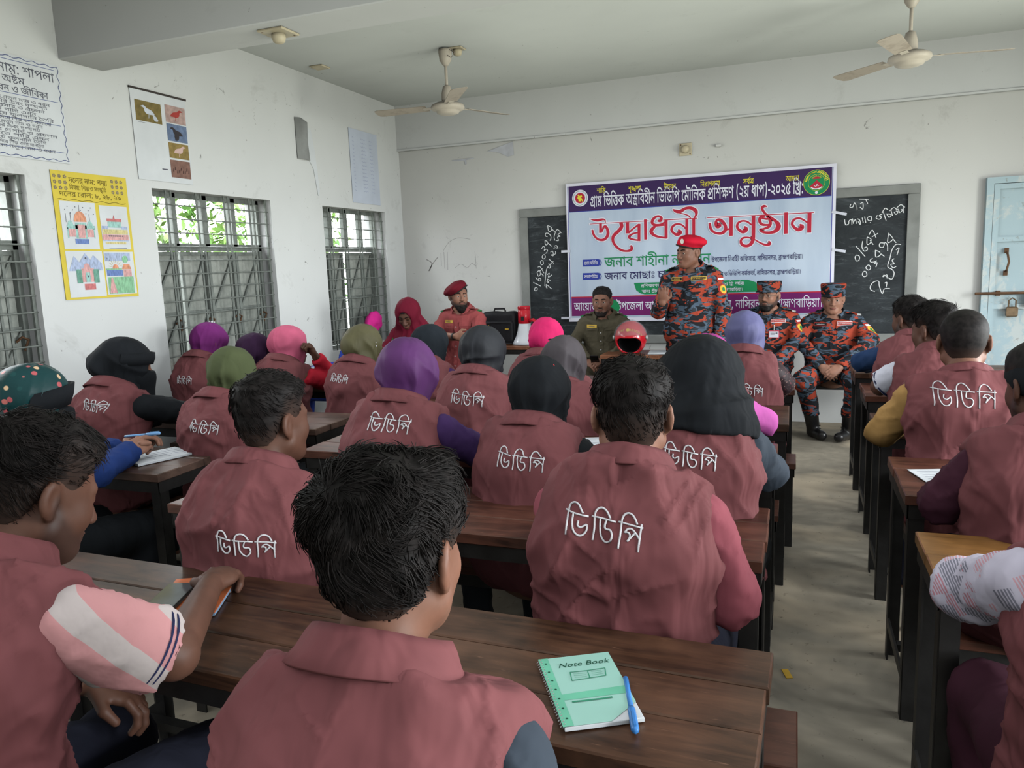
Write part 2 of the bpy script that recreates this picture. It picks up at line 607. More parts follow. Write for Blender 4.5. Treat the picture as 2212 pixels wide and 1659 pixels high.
def latin(name, text, size, M, mat, parent, off=0.0, shear=0.0, extr=0.0):
    c = bpy.data.curves.new(name, 'FONT')
    c.body = text
    c.size = size
    c.shear = shear
    c.align_x = 'CENTER'
    c.align_y = 'CENTER'
    c.resolution_u = 2
    c.extrude = extr
    o = bpy.data.objects.new(name, c)
    COL.objects.link(o)
    bpy.context.view_layer.update()
    me = bpy.data.meshes.new_from_object(o)
    bpy.data.objects.remove(o)
    me.transform(M @ Matrix.Translation((0, 0, off)))
    me.materials.append(mat)
    ob = bpy.data.objects.new(name, me)
    return link(ob, parent)
GLYPHS={48:'172,156 172,138 146,138 146,0 126,0 127,140 126,172 140,172 146,156;90,157 108,154 116,149 126,139 134,127 132,101 124,117 114,129 97,138 86,139 75,134 69,123 71,109 82,99 103,94 102,75 86,77 69,85 59,97 54,113 55,131 62,144 73,153;19,157 39,153 51,144 59,129 60,110 56,96 45,84 28,76 14,75 12,94 28,96 38,102 44,109 45,117 44,126 39,133 25,139 0,136 -2,155',
54:'69,156 69,138 43,138 43,0 24,0 24,117 17,129 11,134 -2,138 -2,156 7,155 17,149 24,140 24,172 37,172 42,156',
55:'69,156 69,138 43,138 43,0 24,0 24,138 -2,138 -2,156 20,156 5,176 18,197 34,214 46,222 61,227 85,229 104,226 122,220 145,206 176,183 166,169 128,197 102,208 75,211 63,208 52,204 40,193 26,173 40,156',
357:'127,76 105,80 76,102 66,104 59,100 58,94 59,87 68,77 54,63 40,82 37,99 39,107 46,116 55,121 65,122 83,118 116,95 126,93 133,94 139,97 142,102 143,115 138,129 126,144 146,148 154,139 160,126 163,115 162,100 159,92 151,82 138,77;183,156 183,138 -2,138 -2,156;105,-14 75,-9 56,-1 48,5 32,21 25,31 6,71 25,77 39,45 50,29 70,13 86,7 104,5 123,7 136,13 143,23 145,36 144,44 140,53 136,58 126,63 113,63 105,59 101,53 103,37 84,34 81,56 84,64 89,70 95,75 108,79 131,78 143,74 152,66 159,57 164,41 164,28 160,15 149,0 131,-10',
59:'-89,-20 -26,6 -20,-10 -69,-28 -72,-26 -38,-32 -18,-39 -1,-47 9,-54 0,-68 -38,-49 -58,-43 -80,-40',
306:'91,31 65,36 42,50 23,75 7,113 26,118 33,96 42,78 52,65 64,56 84,50 107,51 120,56 125,61 129,71 128,88 139,96 124,82 107,73 89,70 76,72 66,79 60,90 58,104 60,123 65,133 75,144 96,156 108,155 118,152 126,146 129,139 130,131 128,120 122,112 111,106 92,105 71,109 74,124 93,120 107,122 113,129 113,136 110,139 102,141 94,140 83,129 79,121 76,106 76,98 79,90 86,87 100,89 112,95 127,106 140,105 147,87 147,65 140,49 125,38 115,34;100,146 76,138 63,138 -2,138 -2,156 101,156;182,102 182,89 174,74 167,66 150,55 135,53 137,70 148,73 156,79 168,98;182,102 193,89 198,79 201,68 200,52 198,44 190,33 180,26 168,21 157,19 148,22 140,31 166,37 172,40 180,49 183,62 182,69 177,79 168,88;266,156 266,138 239,138 239,-29 220,-29 204,-15 187,-4 167,4 145,9 140,31 152,24 160,22 193,12 221,-8 220,172 233,172 239,156',
47:'185,156 185,138 159,138 159,0 140,0 140,84 141,77 126,92 116,95 107,93 100,84 100,68 84,66 80,80 70,93 57,98 42,96 33,87 32,74 36,66 48,56 60,50 54,32 37,39 28,45 20,53 15,63 12,74 12,85 15,95 23,107 41,115 64,115 75,112 84,105 92,96 88,96 92,103 98,108 109,112 117,113 125,111 135,105 143,99 140,96 140,138 -2,138 -2,156',
12:'127,156 124,168 116,174 52,176 43,178 32,184 26,190 20,201 18,215 20,228 38,227 37,222 39,205 42,200 49,196 65,193 114,192 126,190 133,186 141,176 145,156;180,156 180,138 89,138 89,90 93,81 98,79 108,82 119,92 132,108 147,110 157,92 162,80 164,54 157,33 143,17 122,8 96,6 74,12 53,24 41,37 30,54 20,76 7,116 26,121 41,77 58,47 64,40 78,30 94,26 113,26 128,31 134,35 142,46 145,61 144,71 140,84 134,93 145,98 130,77 114,65 98,60 85,63 77,69 71,81 70,138 -2,138 -2,156',
365:'154,156 154,138 127,138 127,48 108,48 108,78 111,63 86,89 71,100 60,104 42,104 37,101 33,96 32,90 34,82 41,75 50,71 40,54 24,64 16,74 12,92 14,105 25,117 42,123 60,122 78,116 94,105 113,86 109,86 108,138 -2,138 -2,156;56,51 69,50 81,46 91,39 106,26 120,10 116,-10 94,16 74,30 64,33 52,32 45,28 43,22 47,13 59,7 50,-10 36,-3 28,5 24,15 23,26 26,34 36,46 44,49;127,51 127,-11 108,-11 108,28 108,50',
70:'159,156 159,138 133,138 133,0 114,0 96,19 76,34 52,46 21,53 12,76 28,86 63,104 41,116 12,126 20,142 20,138 -2,138 -2,156;114,138 34,138 28,140 55,129 84,108 85,94 39,71 31,66 28,70 48,66 74,56 94,43 118,21 114,20 114,34;45,-2 34,2 31,7 30,13 34,24 45,28 56,24 60,13 59,7 56,2',
39:'154,156 154,138 127,138 127,0 108,0 108,61 112,47 89,72 69,85 59,87 50,87 38,83 34,77 32,68 35,58 40,53 54,46 44,28 25,40 16,51 12,69 15,85 24,97 42,105 63,105 80,99 95,89 113,71 109,70 108,79 108,138 -2,138 -2,156',
46:'152,156 152,138 125,138 125,0 106,0 92,21 71,39 47,53 28,59 19,61 9,85 59,111 112,131 106,120 106,138 -2,138 -2,156;106,118 111,112 71,96 32,76 54,69 76,58 96,42 110,22 107,22 106,37;46,-2 36,2 32,7 31,13 36,24 46,28 57,24 61,13 60,7 57,2',
40:'182,156 182,138 155,138 155,0 136,0 136,99 142,83 123,109 107,126 91,136 74,139 65,138 52,133 27,111 35,115 44,116 61,112 70,100 72,89 70,80 66,82 81,97 115,129 128,116 56,49 42,62 62,82 46,66 54,80 55,89 51,96 40,100 24,95 6,113 26,136 42,149 54,154 66,157 80,157 92,154 114,141 142,110 137,112 137,115 136,172 149,172 155,156',
339:'122,132 130,131 145,127 151,123 158,113 161,99 160,89 155,79 148,71 133,61 114,53 107,70 127,79 136,85 140,93 140,105 133,112 126,114 112,114 97,109 86,101 79,91 81,84 91,80 86,62 74,65 63,74 59,88 62,100 74,115 87,124 104,130;164,42 163,33 155,18 140,6 131,3 120,1 100,0 84,3 69,9 55,17 42,30 31,46 20,66 7,104 26,110 41,69 59,40 73,28 89,21 108,19 128,22 138,28 141,32 143,47 137,58 121,67 141,76 151,69 158,62 162,53;183,156 183,138 -2,138 -2,156',
50:'173,156 173,138 147,138 147,0 128,0 128,88 133,72 114,92 109,94 102,92 96,84 71,43 62,35 55,33 44,32 31,36 19,47 9,61 24,70 38,53 45,51 51,52 62,62 87,104 94,109 100,112 115,110 134,94 129,93 129,96 128,138 -2,138 -2,156;68,68 61,99 54,110 36,119 10,124 13,143 50,132 59,128 69,120 75,109 79,89',
42:'152,156 152,138 125,138 125,0 106,0 92,21 71,39 47,53 28,59 19,61 9,85 59,111 112,131 106,120 106,138 -2,138 -2,156;106,118 111,112 71,96 32,76 54,69 76,58 96,42 110,22 107,22 106,37',
131:'-64,177 18,229 28,215 -52,161',
219:'118,132 130,131 142,127 149,120 153,111 155,97 155,0 136,0 130,14 125,19 117,21 59,18 42,20 29,26 19,36 13,51 12,68 14,88 33,85 31,69 32,54 36,46 42,41 48,38 63,36 97,40 120,38 130,33 136,26 136,99 133,108 124,114 107,113 95,106 84,95 82,87 83,80 85,77 90,75 106,76 107,58 106,58 85,57 70,63 67,66 62,77 63,92 71,108 83,119 101,129;181,156 181,138 -2,138 -2,156',
9:'224,156 224,138 200,138 200,0 180,0 162,26 139,45 146,62 170,42 181,27 180,138 -2,138 -2,156;94,23 69,27 46,42 26,68 7,110 26,116 39,83 49,66 61,54 80,44 101,42 117,46 127,54 132,66 132,75 131,88 120,102 111,107 98,107 91,102 88,93 90,83 71,79 68,91 68,101 71,109 76,115 82,120 94,124 117,123 129,118 142,106 148,94 151,81 151,67 148,54 137,38 119,27;86,116 84,124 79,130 71,136 61,139 67,150 90,141 101,131 106,117;292,156 292,138 266,138 266,0 246,0 246,120 237,134 231,137 222,138 222,156 231,155 240,149 248,140 246,172 260,172 266,156',
44:'158,156 158,138 132,138 132,0 112,0 112,34 117,20 90,55 81,63 70,68 59,70 50,69 41,63 37,56 37,47 40,40 46,35 61,28 54,8 37,17 23,31 17,48 17,58 20,68 29,79 47,87 70,87 88,80 102,68 118,47 114,46 113,55 112,138 -2,138 -2,156;75,81 74,75 55,80 52,99 48,108 41,115 24,121 10,124 13,142 41,135 58,126 67,115 71,105',
205:'184,156 184,138 158,138 158,0 139,0 139,106 144,90 124,116 106,132 91,138 72,137 62,132 44,114 59,121 82,121 90,117 97,112 103,99 104,92 102,78 95,66 83,56 66,44 53,62 59,65 75,75 82,82 84,91 82,99 75,103 68,104 56,103 44,98 23,114 35,132 49,146 59,152 70,156 82,157 99,155 120,144 144,118 140,123 139,172 152,172 158,156;158,-11 140,-11 135,-2 129,5 116,10 59,7 42,9 29,15 19,24 14,34 12,53 13,70 14,72 33,69 31,53 33,40 37,33 46,27 68,25 113,29 128,24 139,15 139,17 158,17',
43:'106,11 90,12 75,16 61,23 48,34 37,48 26,66 16,89 7,116 26,121 36,91 47,68 59,51 65,44 80,35 96,30 117,31 132,37 142,48 147,62 147,74 143,89 136,100 148,119 159,99 165,79 166,59 162,45 150,27 139,18 124,13;96,71 76,75 67,83 64,88 62,103 68,122 88,116 83,102 87,92 96,89 107,91 118,99 132,116 148,119 146,106 128,83 111,73;183,156 183,138 -2,138 -2,156',
20:'204,156 204,138 123,138 123,0 104,0 95,14 77,34 54,50 37,57 19,61 9,85 58,110 109,129 104,119 104,138 -2,138 -2,156;104,117 109,110 76,97 32,76 61,66 89,47 99,35 107,22 105,22 104,40;190,72 188,60 185,53 172,42 156,40 142,41 143,59 152,58 161,59 169,65 171,74 168,86 158,97 151,101 120,110 120,128 147,122 170,110 185,93 188,86',
8:'226,156 226,138 200,138 200,0 180,0 162,26 139,45 146,62 170,42 181,27 180,138 -2,138 -2,156;94,23 69,27 46,42 26,68 7,110 26,116 39,83 49,66 61,54 80,44 101,42 117,46 127,55 132,66 132,75 131,88 120,102 111,107 98,107 91,102 88,93 90,83 71,79 68,91 68,101 71,109 76,115 82,120 94,124 117,123 129,118 142,106 148,94 151,81 151,67 148,54 137,38 119,27;86,116 84,124 79,130 71,136 61,139 67,150 90,141 101,131 106,117',
444:'125,77 109,79 96,85 83,100 78,109 81,110 77,98 71,86 58,76 49,75 39,76 23,87 9,104 24,113 31,103 39,96 46,94 55,96 61,103 64,112 68,138 85,138 92,116 101,103 113,95 129,93 136,95 141,100 143,106 143,115 138,129 126,144 146,148 148,146 155,136 161,122 162,110 160,96 156,88 149,83 136,78;184,156 184,138 -2,138 -2,156;123,92 134,92 146,87 152,82 157,73 158,59 158,-29 139,-29 134,-16 128,-10 121,-8 66,-12 50,-9 38,-3 28,7 23,16 20,36 22,54 23,59 42,56 40,40 41,25 45,17 53,10 74,7 109,11 127,8 139,-3 139,60 135,71 126,76 112,75 99,67 90,57 89,49 92,43 111,43 112,26 93,24 80,28 71,37 69,52 76,67 89,81 107,90',
51:'60,125 78,123 98,115 110,102 115,91 116,81 112,63 102,49 84,39 59,35 62,38 85,29 110,15 135,-2 124,-16 95,4 70,19 43,30 12,38 15,56 36,52 60,51 79,55 87,60 92,66 96,80 96,86 91,96 75,106 62,108 50,107 43,104 38,99 37,92 38,84 20,81 18,96 21,108 30,117 43,123;44,116 41,124 36,130 29,136 18,139 24,150 48,141 59,131 64,117;135,156 135,138 -2,138 -2,156',
56:'69,138 43,138 43,0 24,0 24,138 -2,138 -2,156 24,156 21,170 15,183 7,193 -10,203 -24,208 -47,211 -77,212 -98,208 -109,202 -110,196 -107,193 -98,191 -61,191 -46,188 -34,181 -27,170 -25,154 -42,154 -44,165 -52,172 -98,173 -116,177 -124,182 -130,192 -129,204 -126,210 -114,220 -105,224 -80,229 -41,228 -20,225 -2,219 14,211 26,201 35,188 41,173 44,156 69,156',
32:'180,156 180,138 89,138 89,90 93,81 98,79 108,82 119,92 132,108 147,110 157,92 162,80 164,54 157,33 143,17 122,8 96,6 74,12 53,24 41,37 30,54 20,76 7,116 26,121 41,77 58,47 64,40 78,30 94,26 113,26 128,31 134,35 142,46 145,61 144,71 140,84 134,93 145,98 130,77 114,65 98,60 85,63 77,69 71,81 70,138 -2,138 -2,156',
61:'89,156 89,138 76,135 63,127 50,115 43,105 35,87 32,66 35,43 43,28 51,22 63,18 75,18 87,23 96,8 89,4 74,-1 58,-1 38,7 27,17 19,30 13,55 14,85 24,110 41,130 55,140 70,147 54,139 -2,138 -2,156',
67:'43,0 24,0 24,138 -2,138 -2,156 69,156 69,138 43,138;25,156 22,168 14,174 -52,175 -67,178 -78,184 -83,190 -89,201 -91,215 -90,228 -71,227 -72,222 -70,204 -66,199 -58,195 -44,193 11,192 24,190 31,186 39,176 43,156',
224:'191,156 191,138 165,138 165,0 146,0 146,99 151,83 132,109 116,126 101,136 84,139 75,138 62,133 37,111 45,115 53,116 71,112 80,100 81,89 80,80 76,82 91,97 125,129 137,116 66,49 52,62 72,82 56,66 64,80 64,89 61,96 50,100 34,95 15,113 36,136 52,149 64,154 76,157 89,157 102,154 124,141 152,110 147,112 147,115 146,172 159,172 165,156;165,-11 146,-11 138,4 125,10 63,7 48,8 35,13 23,21 14,34 12,46 12,64 14,72 33,69 31,53 33,40 40,31 57,25 73,25 119,29 136,24 146,15 146,38 165,38',
129:'232,156 232,138 154,138 154,0 134,0 135,37 134,138 -2,138 -2,156;219,68 216,53 206,42 192,37 172,38 174,56 191,57 198,62 200,71 197,79 190,86 176,91 140,93 114,97 103,102 95,109 89,126 90,144 109,143 108,127 110,122 116,115 133,111 170,109 193,104 203,98 213,89 218,79;87,66 107,62 124,49 138,32 138,14 136,8 116,34 100,46 84,48 79,46 76,42 75,33 78,25 58,21 54,35 57,50 62,57 68,62;46,116 64,113 79,103 89,87 92,74 91,52 72,52 73,68 70,84 60,95 48,98 41,97 35,93 33,86 35,76 16,72 12,85 14,99 22,108 32,114;31,101 31,117 26,132 20,141 10,146 34,150 46,135 49,125 50,109 49,100',
34:'158,156 158,138 131,138 131,0 112,0 112,106 117,91 95,118 80,131 60,139 52,139 42,136 35,130 31,122 31,112 33,105 43,95 69,89 67,68 45,73 32,78 22,86 12,102 10,116 12,128 16,138 27,150 37,155 47,157 71,155 92,144 118,118 114,119 113,124 112,172 125,172 131,156',
593:'64,-34 48,-8 37,21 28,67 28,99 37,145 48,173 64,198 84,198 69,172 58,144 50,98 51,52 58,21 69,-7 84,-34',
77:'32,135 34,146 42,158 58,149 53,139 56,130 101,118 109,114 119,104 122,98 125,84 124,76 117,62 103,50 94,46 72,42 62,44 72,46 78,44 117,23 138,7 127,-6 99,14 74,28 48,38 16,46 20,64 48,59 82,60 95,65 100,69 105,78 105,89 98,98 89,103 45,115 36,122',
38:'152,156 152,138 125,138 125,0 106,0 97,14 79,34 55,49 38,56 19,61 9,85 46,105 85,122 112,131 106,120 106,156;106,118 111,112 71,96 32,76 54,69 76,58 96,42 110,22 107,22 106,37;60,157 73,156 72,138 56,138 49,134 47,124 53,116 73,106 58,94 45,102 31,116 28,123 27,134 31,144 38,151 50,156',
594:'20,-34 36,-8 46,20 55,66 53,113 47,143 36,172 20,198 41,198 57,172 68,144 75,113 76,65 68,19 57,-9 41,-34',
598:'12,84 73,84 73,64 12,64',
75:'72,23 51,26 33,36 22,54 18,78 21,99 32,118 49,131 75,136 101,132 118,119 127,101 130,80 127,59 116,40 98,27;75,118 61,116 49,108 41,95 38,78 40,63 46,51 57,43 73,40 88,43 100,52 107,65 110,81 108,96 101,108 90,116',
80:'78,0 60,2 44,7 31,16 21,28 14,44 12,62 13,72 19,90 30,107 45,122 66,137 104,157 113,144 109,133 110,123 118,116 130,114 133,114 142,100 118,85 106,75 99,63 98,52 101,45 106,39 116,36 132,36 140,15 112,4;80,18 96,19 115,23 106,24 93,29 84,38 80,49 80,65 89,82 101,94 119,106 118,100 110,102 101,107 92,121 92,129 94,137 96,133 70,118 50,101 41,88 35,74 33,52 40,35 47,27 57,22',
204:'176,156 176,138 150,138 150,0 131,3 109,27 83,46 64,54 42,60 36,83 48,74 59,72 79,66 101,54 118,41 132,27 131,172 144,172 150,156;112,118 111,104 105,93 95,84 83,77 52,69 40,71 36,83 62,87 75,91 84,97 92,108 94,120 90,130 79,143 93,156 107,139 111,128;46,108 26,112 17,120 14,125 12,140 18,157 37,152 32,138 36,128 46,125 59,128 70,139 79,153 93,156 93,144 78,121 61,110;150,-29 132,-29 127,-20 121,-13 108,-8 58,-12 34,-8 23,-1 16,8 12,22 12,34 14,44 33,41 31,22 35,14 42,9 58,6 91,10 107,10 121,5 131,-4 131,21 150,26',
611:'37,104 26,108 22,113 21,120 22,129 26,134 37,138 48,134 51,129 52,120 51,113 48,108;37,-4 26,0 22,6 21,14 22,22 26,27 37,30 48,27 51,22 52,14 51,6 48,0',
35:'102,12 92,13 73,18 55,28 47,36 32,56 25,68 7,116 26,122 40,81 57,53 69,41 76,37 92,32 112,32 128,38 138,48 143,66 141,84 131,100 124,104 116,107 102,106 97,103 93,95 94,80 75,76 72,95 73,104 77,111 90,122 110,125 125,123 143,114 156,98 162,77 162,61 159,47 148,29 129,17;179,156 179,138 -2,138 -2,156',
36:'164,156 164,138 138,138 138,0 118,0 102,20 82,37 58,51 29,60 23,83 36,74 65,66 94,49 106,39 119,24 118,172 132,172 137,156;53,156 73,153 84,148 92,141 97,132 100,121 99,107 96,98 84,84 75,79 53,71 40,69 28,71 23,83 56,89 67,94 77,104 80,116 78,126 69,136 59,138 42,138 32,131 29,126 29,120 32,116 38,112 26,96 16,105 11,115 10,129 12,137 17,144 25,150 34,154',
7:'20,122 22,135 30,146 41,153 55,156 69,153 80,146 87,135 90,122 87,108 80,97 69,90 55,87 41,90 30,97 22,107;37,122 38,114 42,108 48,105 55,104 62,105 68,108 72,114 73,122 72,129 68,134 62,138 55,139 48,138 42,134 38,129;20,34 22,48 30,59 41,66 55,68 69,66 80,59 87,48 90,34 87,20 80,9 69,2 55,0 41,2 30,9 22,20;37,34 38,27 42,21 48,17 55,16 62,17 68,21 72,27 73,34 72,42 68,47 62,51 55,52 48,51 42,47 38,41',
27:'100,16 86,17 72,21 59,28 47,38 35,51 25,69 7,116 26,121 40,82 57,55 70,44 92,35 117,37 129,43 136,53 138,67 137,77 132,90 148,90 133,76 117,68 98,64 84,66 71,76 66,87 65,102 72,118 83,129 98,138 -2,138 -2,156 232,156 232,138 134,138 108,125 93,114 88,107 84,98 85,89 88,85 94,82 106,83 118,89 131,99 152,91 157,71 157,57 154,46 144,30 127,20;200,51 202,28 209,2 190,-2 183,27 181,56 183,79 189,97 171,98 156,102 144,108 134,115 119,136 138,140 148,127 164,118 181,115 202,116 211,98 203,76',
26:'154,78 152,65 148,54 135,38 121,30 105,26 95,24 90,30 129,21 171,3 162,-12 133,2 102,12 69,19 36,24 38,42 58,39 83,38 101,41 120,50 128,59 134,73 134,84 130,94 116,103 96,104 93,120 119,120 138,111 149,98;57,54 45,55 36,59 29,64 25,72 23,84 23,140 42,140 42,84 44,78 48,74 63,72 81,78 87,82 92,91 94,96 92,101 61,106 46,113 39,120 42,136 54,126 63,122 95,120 107,111 112,100 112,91 108,80 96,66 79,57;-2,138 -2,156 174,156 174,138',
41:'212,156 212,138 32,138 28,140 50,132 78,114 84,108 85,94 31,66 28,70 38,68 70,57 89,45 112,25 111,128 135,126 165,118 180,108 190,97 197,81 198,68 195,56 187,47 180,42 170,40 149,41 150,58 165,58 173,61 178,68 178,80 171,91 159,101 130,108 130,0 111,0 95,19 75,34 51,45 21,53 12,76 63,104 41,116 12,126 20,142 20,138 -2,138 -2,156',
597:'48,29 49,26 47,17 32,-20 28,-30 12,-30 23,29',
22:'121,0 121,106 126,90 102,120 92,130 81,136 66,139 49,135 26,114 34,118 45,121 59,121 69,119 76,115 83,106 86,96 86,85 84,78 76,66 64,54 46,43 33,61 51,71 61,78 64,82 66,91 64,99 60,102 44,104 26,98 6,114 18,132 31,146 41,152 52,156 64,157 81,155 102,144 127,118 122,123 121,172 134,172 140,156 166,156 166,138 140,138 140,0',
226:'168,156 168,138 142,138 142,0 123,4 108,23 88,40 64,53 45,59 36,61 26,85 76,111 128,131 123,120 123,138 -2,138 -2,156;123,118 128,112 88,96 49,76 70,69 93,59 112,44 126,24 124,24 123,39;142,-29 123,-29 119,-20 114,-13 101,-8 55,-12 40,-10 29,-6 20,1 14,12 12,27 13,38 14,44 33,41 31,22 35,14 42,9 56,6 85,10 101,10 113,5 123,-4 123,18 142,26',
448:'134,138 -2,138 -2,156 236,156 236,138 154,138 154,0 134,0 136,28;87,66 107,62 124,49 138,32 138,14 136,8 116,34 100,46 84,48 79,46 76,42 75,33 78,25 58,21 54,35 57,50 62,57 68,62;46,116 58,114 72,109 87,90 93,72 91,52 72,52 74,64 72,76 68,87 60,95 48,98 38,96 33,88 35,76 16,72 12,90 18,104 29,113;31,101 31,117 26,132 20,141 10,146 34,150 46,135 49,125 50,109 49,100;204,57 206,34 213,8 194,4 186,39 185,67 188,86 195,106 202,103 180,94 164,89 146,87 119,87 92,90 69,98 60,114 94,106 136,104 169,109 201,122 216,106 207,83',
68:'180,156 180,138 89,138 89,90 93,81 98,79 108,82 119,92 132,108 147,110 157,92 162,80 164,54 157,33 143,17 122,8 96,6 74,12 53,24 41,37 30,54 20,76 7,116 26,121 41,77 58,47 64,40 78,30 94,26 113,26 128,31 134,35 142,46 145,61 144,71 140,84 134,93 145,98 130,77 114,65 98,60 85,63 77,69 71,81 70,138 -2,138 -2,156;91,-37 80,-33 77,-29 76,-23 80,-12 91,-8 101,-12 106,-23 105,-29 101,-33',
641:'48,0 48,156 69,156 69,0',
25:'144,156 144,138 43,138 42,114 44,36 47,29 53,25 66,24 75,27 91,37 103,52 109,65 108,81 105,85 99,87 76,88 62,93 48,102 40,112 43,134 54,118 64,111 78,107 111,104 121,99 126,91 129,81 129,69 122,47 114,34 104,24 84,11 66,6 51,7 38,12 29,21 25,31 24,41 24,138 -2,138 -2,156',
18:'127,157 136,157 151,152 157,148 165,136 168,121 166,109 162,99 154,90 139,79 120,70 112,88 133,98 142,105 147,115 146,129 140,137 132,139 118,139 103,133 90,124 83,112 85,103 96,99 91,80 79,84 67,94 63,108 66,121 78,137 92,148 109,155;170,56 169,46 162,30 147,18 137,14 126,11 105,11 88,14 72,20 58,30 44,44 32,62 21,84 7,127 26,132 42,86 61,54 77,40 94,32 114,30 134,33 144,40 147,45 150,62 144,74 127,84 147,93 157,86 164,78 169,68',
37:'153,156 153,138 40,138 40,63 36,68 53,84 79,103 102,115 119,122 135,106 125,80 122,57 124,28 130,2 112,-2 104,34 102,61 108,91 113,102 116,101 95,91 75,78 35,44 20,54 20,138 -2,138 -2,156',
437:'125,76 109,78 96,85 81,102 78,109 81,110 77,98 71,86 58,76 49,75 39,76 23,87 9,104 24,113 31,103 39,96 46,94 55,96 61,103 64,112 68,138 85,138 92,116 101,103 113,95 129,93 136,95 141,100 143,106 143,115 138,129 126,144 146,148 148,146 155,136 161,122 162,110 160,95 157,89 147,81;183,156 183,138 -2,138 -2,156;114,80 132,78 149,70 159,58 163,42 160,27 151,16 136,9 116,4 117,11 127,8 151,-2 176,-15 167,-29 143,-15 120,-5 70,8 74,25 93,21 116,21 130,24 142,33 143,47 139,55 132,61 122,63 103,62 99,58 97,53 98,42 80,38 77,53 78,61 81,68 94,77',
232:'176,156 176,138 149,138 149,46 130,48 130,140 130,172 143,172 149,156;94,157 112,154 120,149 130,139 137,127 136,101 128,117 118,129 101,138 90,139 79,134 73,123 75,109 86,99 107,94 105,75 90,77 73,85 62,97 58,113 59,131 66,144 76,153;23,157 43,153 55,144 63,129 64,110 59,96 49,84 32,76 17,75 16,94 32,96 42,102 47,109 49,117 47,126 42,133 29,139 2,136 0,155;149,-11 131,-11 126,-1 120,6 107,10 57,6 34,11 24,17 16,26 13,40 13,55 14,60 34,58 33,39 37,31 44,26 63,25 92,29 107,28 120,24 130,15 130,56 149,55',
23:'160,156 160,138 134,138 134,0 115,0 100,16 81,29 57,40 30,45 21,66 55,90 69,88 52,86 34,90 22,97 15,108 14,123 18,132 25,141 43,154 60,145 48,139 38,129 34,118 38,107 48,102 59,101 72,104 83,110 94,95 39,58 36,63 62,57 83,48 100,37 115,23 115,138 -2,138 -2,156',
45:'159,156 159,138 133,138 133,0 114,0 96,19 76,34 52,46 21,53 12,76 28,86 63,104 41,116 12,126 20,142 20,138 -2,138 -2,156;114,138 34,138 28,140 55,129 84,108 85,94 39,71 31,66 28,70 48,66 74,56 94,43 118,21 114,20 114,34',
423:'68,154 90,151 98,148 112,138 118,122 118,102 114,93 108,85 92,73 72,67 48,68 31,74 18,85 12,102 13,120 19,133 33,145 47,151;68,138 54,137 41,131 33,122 31,114 33,99 39,91 49,85 62,84 76,86 89,92 97,102 100,110 98,125 92,132 82,137;32,137 72,118 106,93 97,78 62,105 20,125;144,156 144,138 101,138 69,142 31,138 -2,138 -2,156;98,156 95,168 87,174 36,176 23,180 13,187 8,193 4,205 4,228 22,227 22,222 23,205 26,200 33,196 44,193 90,192 98,190 107,184 114,173 116,156;75,-3 56,0 42,7 36,13 30,26 31,44 42,59 67,76 74,79 97,76 64,57 54,48 50,41 49,30 53,22 60,17 69,15 90,16 106,25 110,32 110,38 101,48 113,62 124,53 130,44 129,27 124,17 116,9 99,0',
49:'161,156 161,138 134,138 134,0 115,0 96,20 76,35 52,46 21,53 12,76 62,103 70,106 85,108 85,94 41,72 36,69 61,62 82,52 100,39 116,25 115,138 -2,138 -2,156;19,142 61,127 98,104 117,89 117,66 112,71 95,86 68,103 40,117 12,126',
354:'153,156 153,138 40,138 40,63 36,68 53,84 72,98 101,114 117,122 132,106 127,91 125,76 124,61 128,42 110,35 104,68 109,100 72,76 35,44 20,54 20,138 -2,138 -2,156;115,48 133,45 149,37 163,25 176,9 170,-8 154,12 136,26 122,30 115,31 108,28 105,23 106,17 111,12 119,8 110,-9 96,-1 89,7 85,21 88,33 90,38 99,44;212,156 212,138 186,138 186,-11 167,-11 167,28 167,138 143,138 143,156',
410:'190,156 190,138 163,138 163,-11 144,-11 144,95 146,84 125,100 116,103 107,102 102,100 99,95 98,81 82,80 78,91 69,102 56,107 44,106 35,100 32,90 34,80 45,71 50,69 40,51 22,63 14,78 12,91 13,101 17,109 26,118 45,125 63,124 79,116 90,104 86,104 90,112 96,117 107,121 117,121 132,116 150,103 144,104 144,138 -2,138 -2,156;94,65 108,63 126,55 142,40 163,13 150,4 125,35 115,43 105,47 88,48 72,43 51,30 64,34 79,33 86,28 89,22 90,8 66,-8 75,3 75,11 73,17 63,20 49,16 32,33 50,49 65,58 81,64;141,28 76,-24 64,-9 94,12 130,41',
6:'31,78 46,68 68,49 97,13 106,-2 90,-10 59,30 41,47 18,62;20,122 22,135 30,146 41,153 55,156 69,153 80,146 87,135 90,122 87,108 80,97 69,90 55,87 41,90 30,97 22,107;37,122 38,114 42,108 48,105 55,104 62,105 68,108 72,114 73,122 72,129 68,135 62,138 55,139 48,138 42,134 38,129',
431:'125,78 109,79 96,85 81,102 78,109 81,110 77,98 71,86 58,76 49,75 39,76 23,87 9,104 24,113 31,103 39,96 46,94 55,96 61,103 64,112 68,138 85,138 92,116 101,103 113,95 129,93 136,95 141,100 143,106 143,115 138,129 126,144 146,148 148,146 155,136 161,122 162,110 160,96 157,90 147,82;206,156 206,138 -2,138 -2,156;136,88 136,80 151,78 171,70 182,62 190,52 195,34 193,23 187,14 183,10 171,6 151,6 152,24 168,24 173,27 176,33 175,40 170,49 160,57 136,64 136,66 136,-11 117,-11 104,4 88,15 68,23 48,27 38,50 69,64 101,76 122,81 117,72 117,86;117,71 123,64 98,56 58,40 57,43 84,35 100,27 118,12',
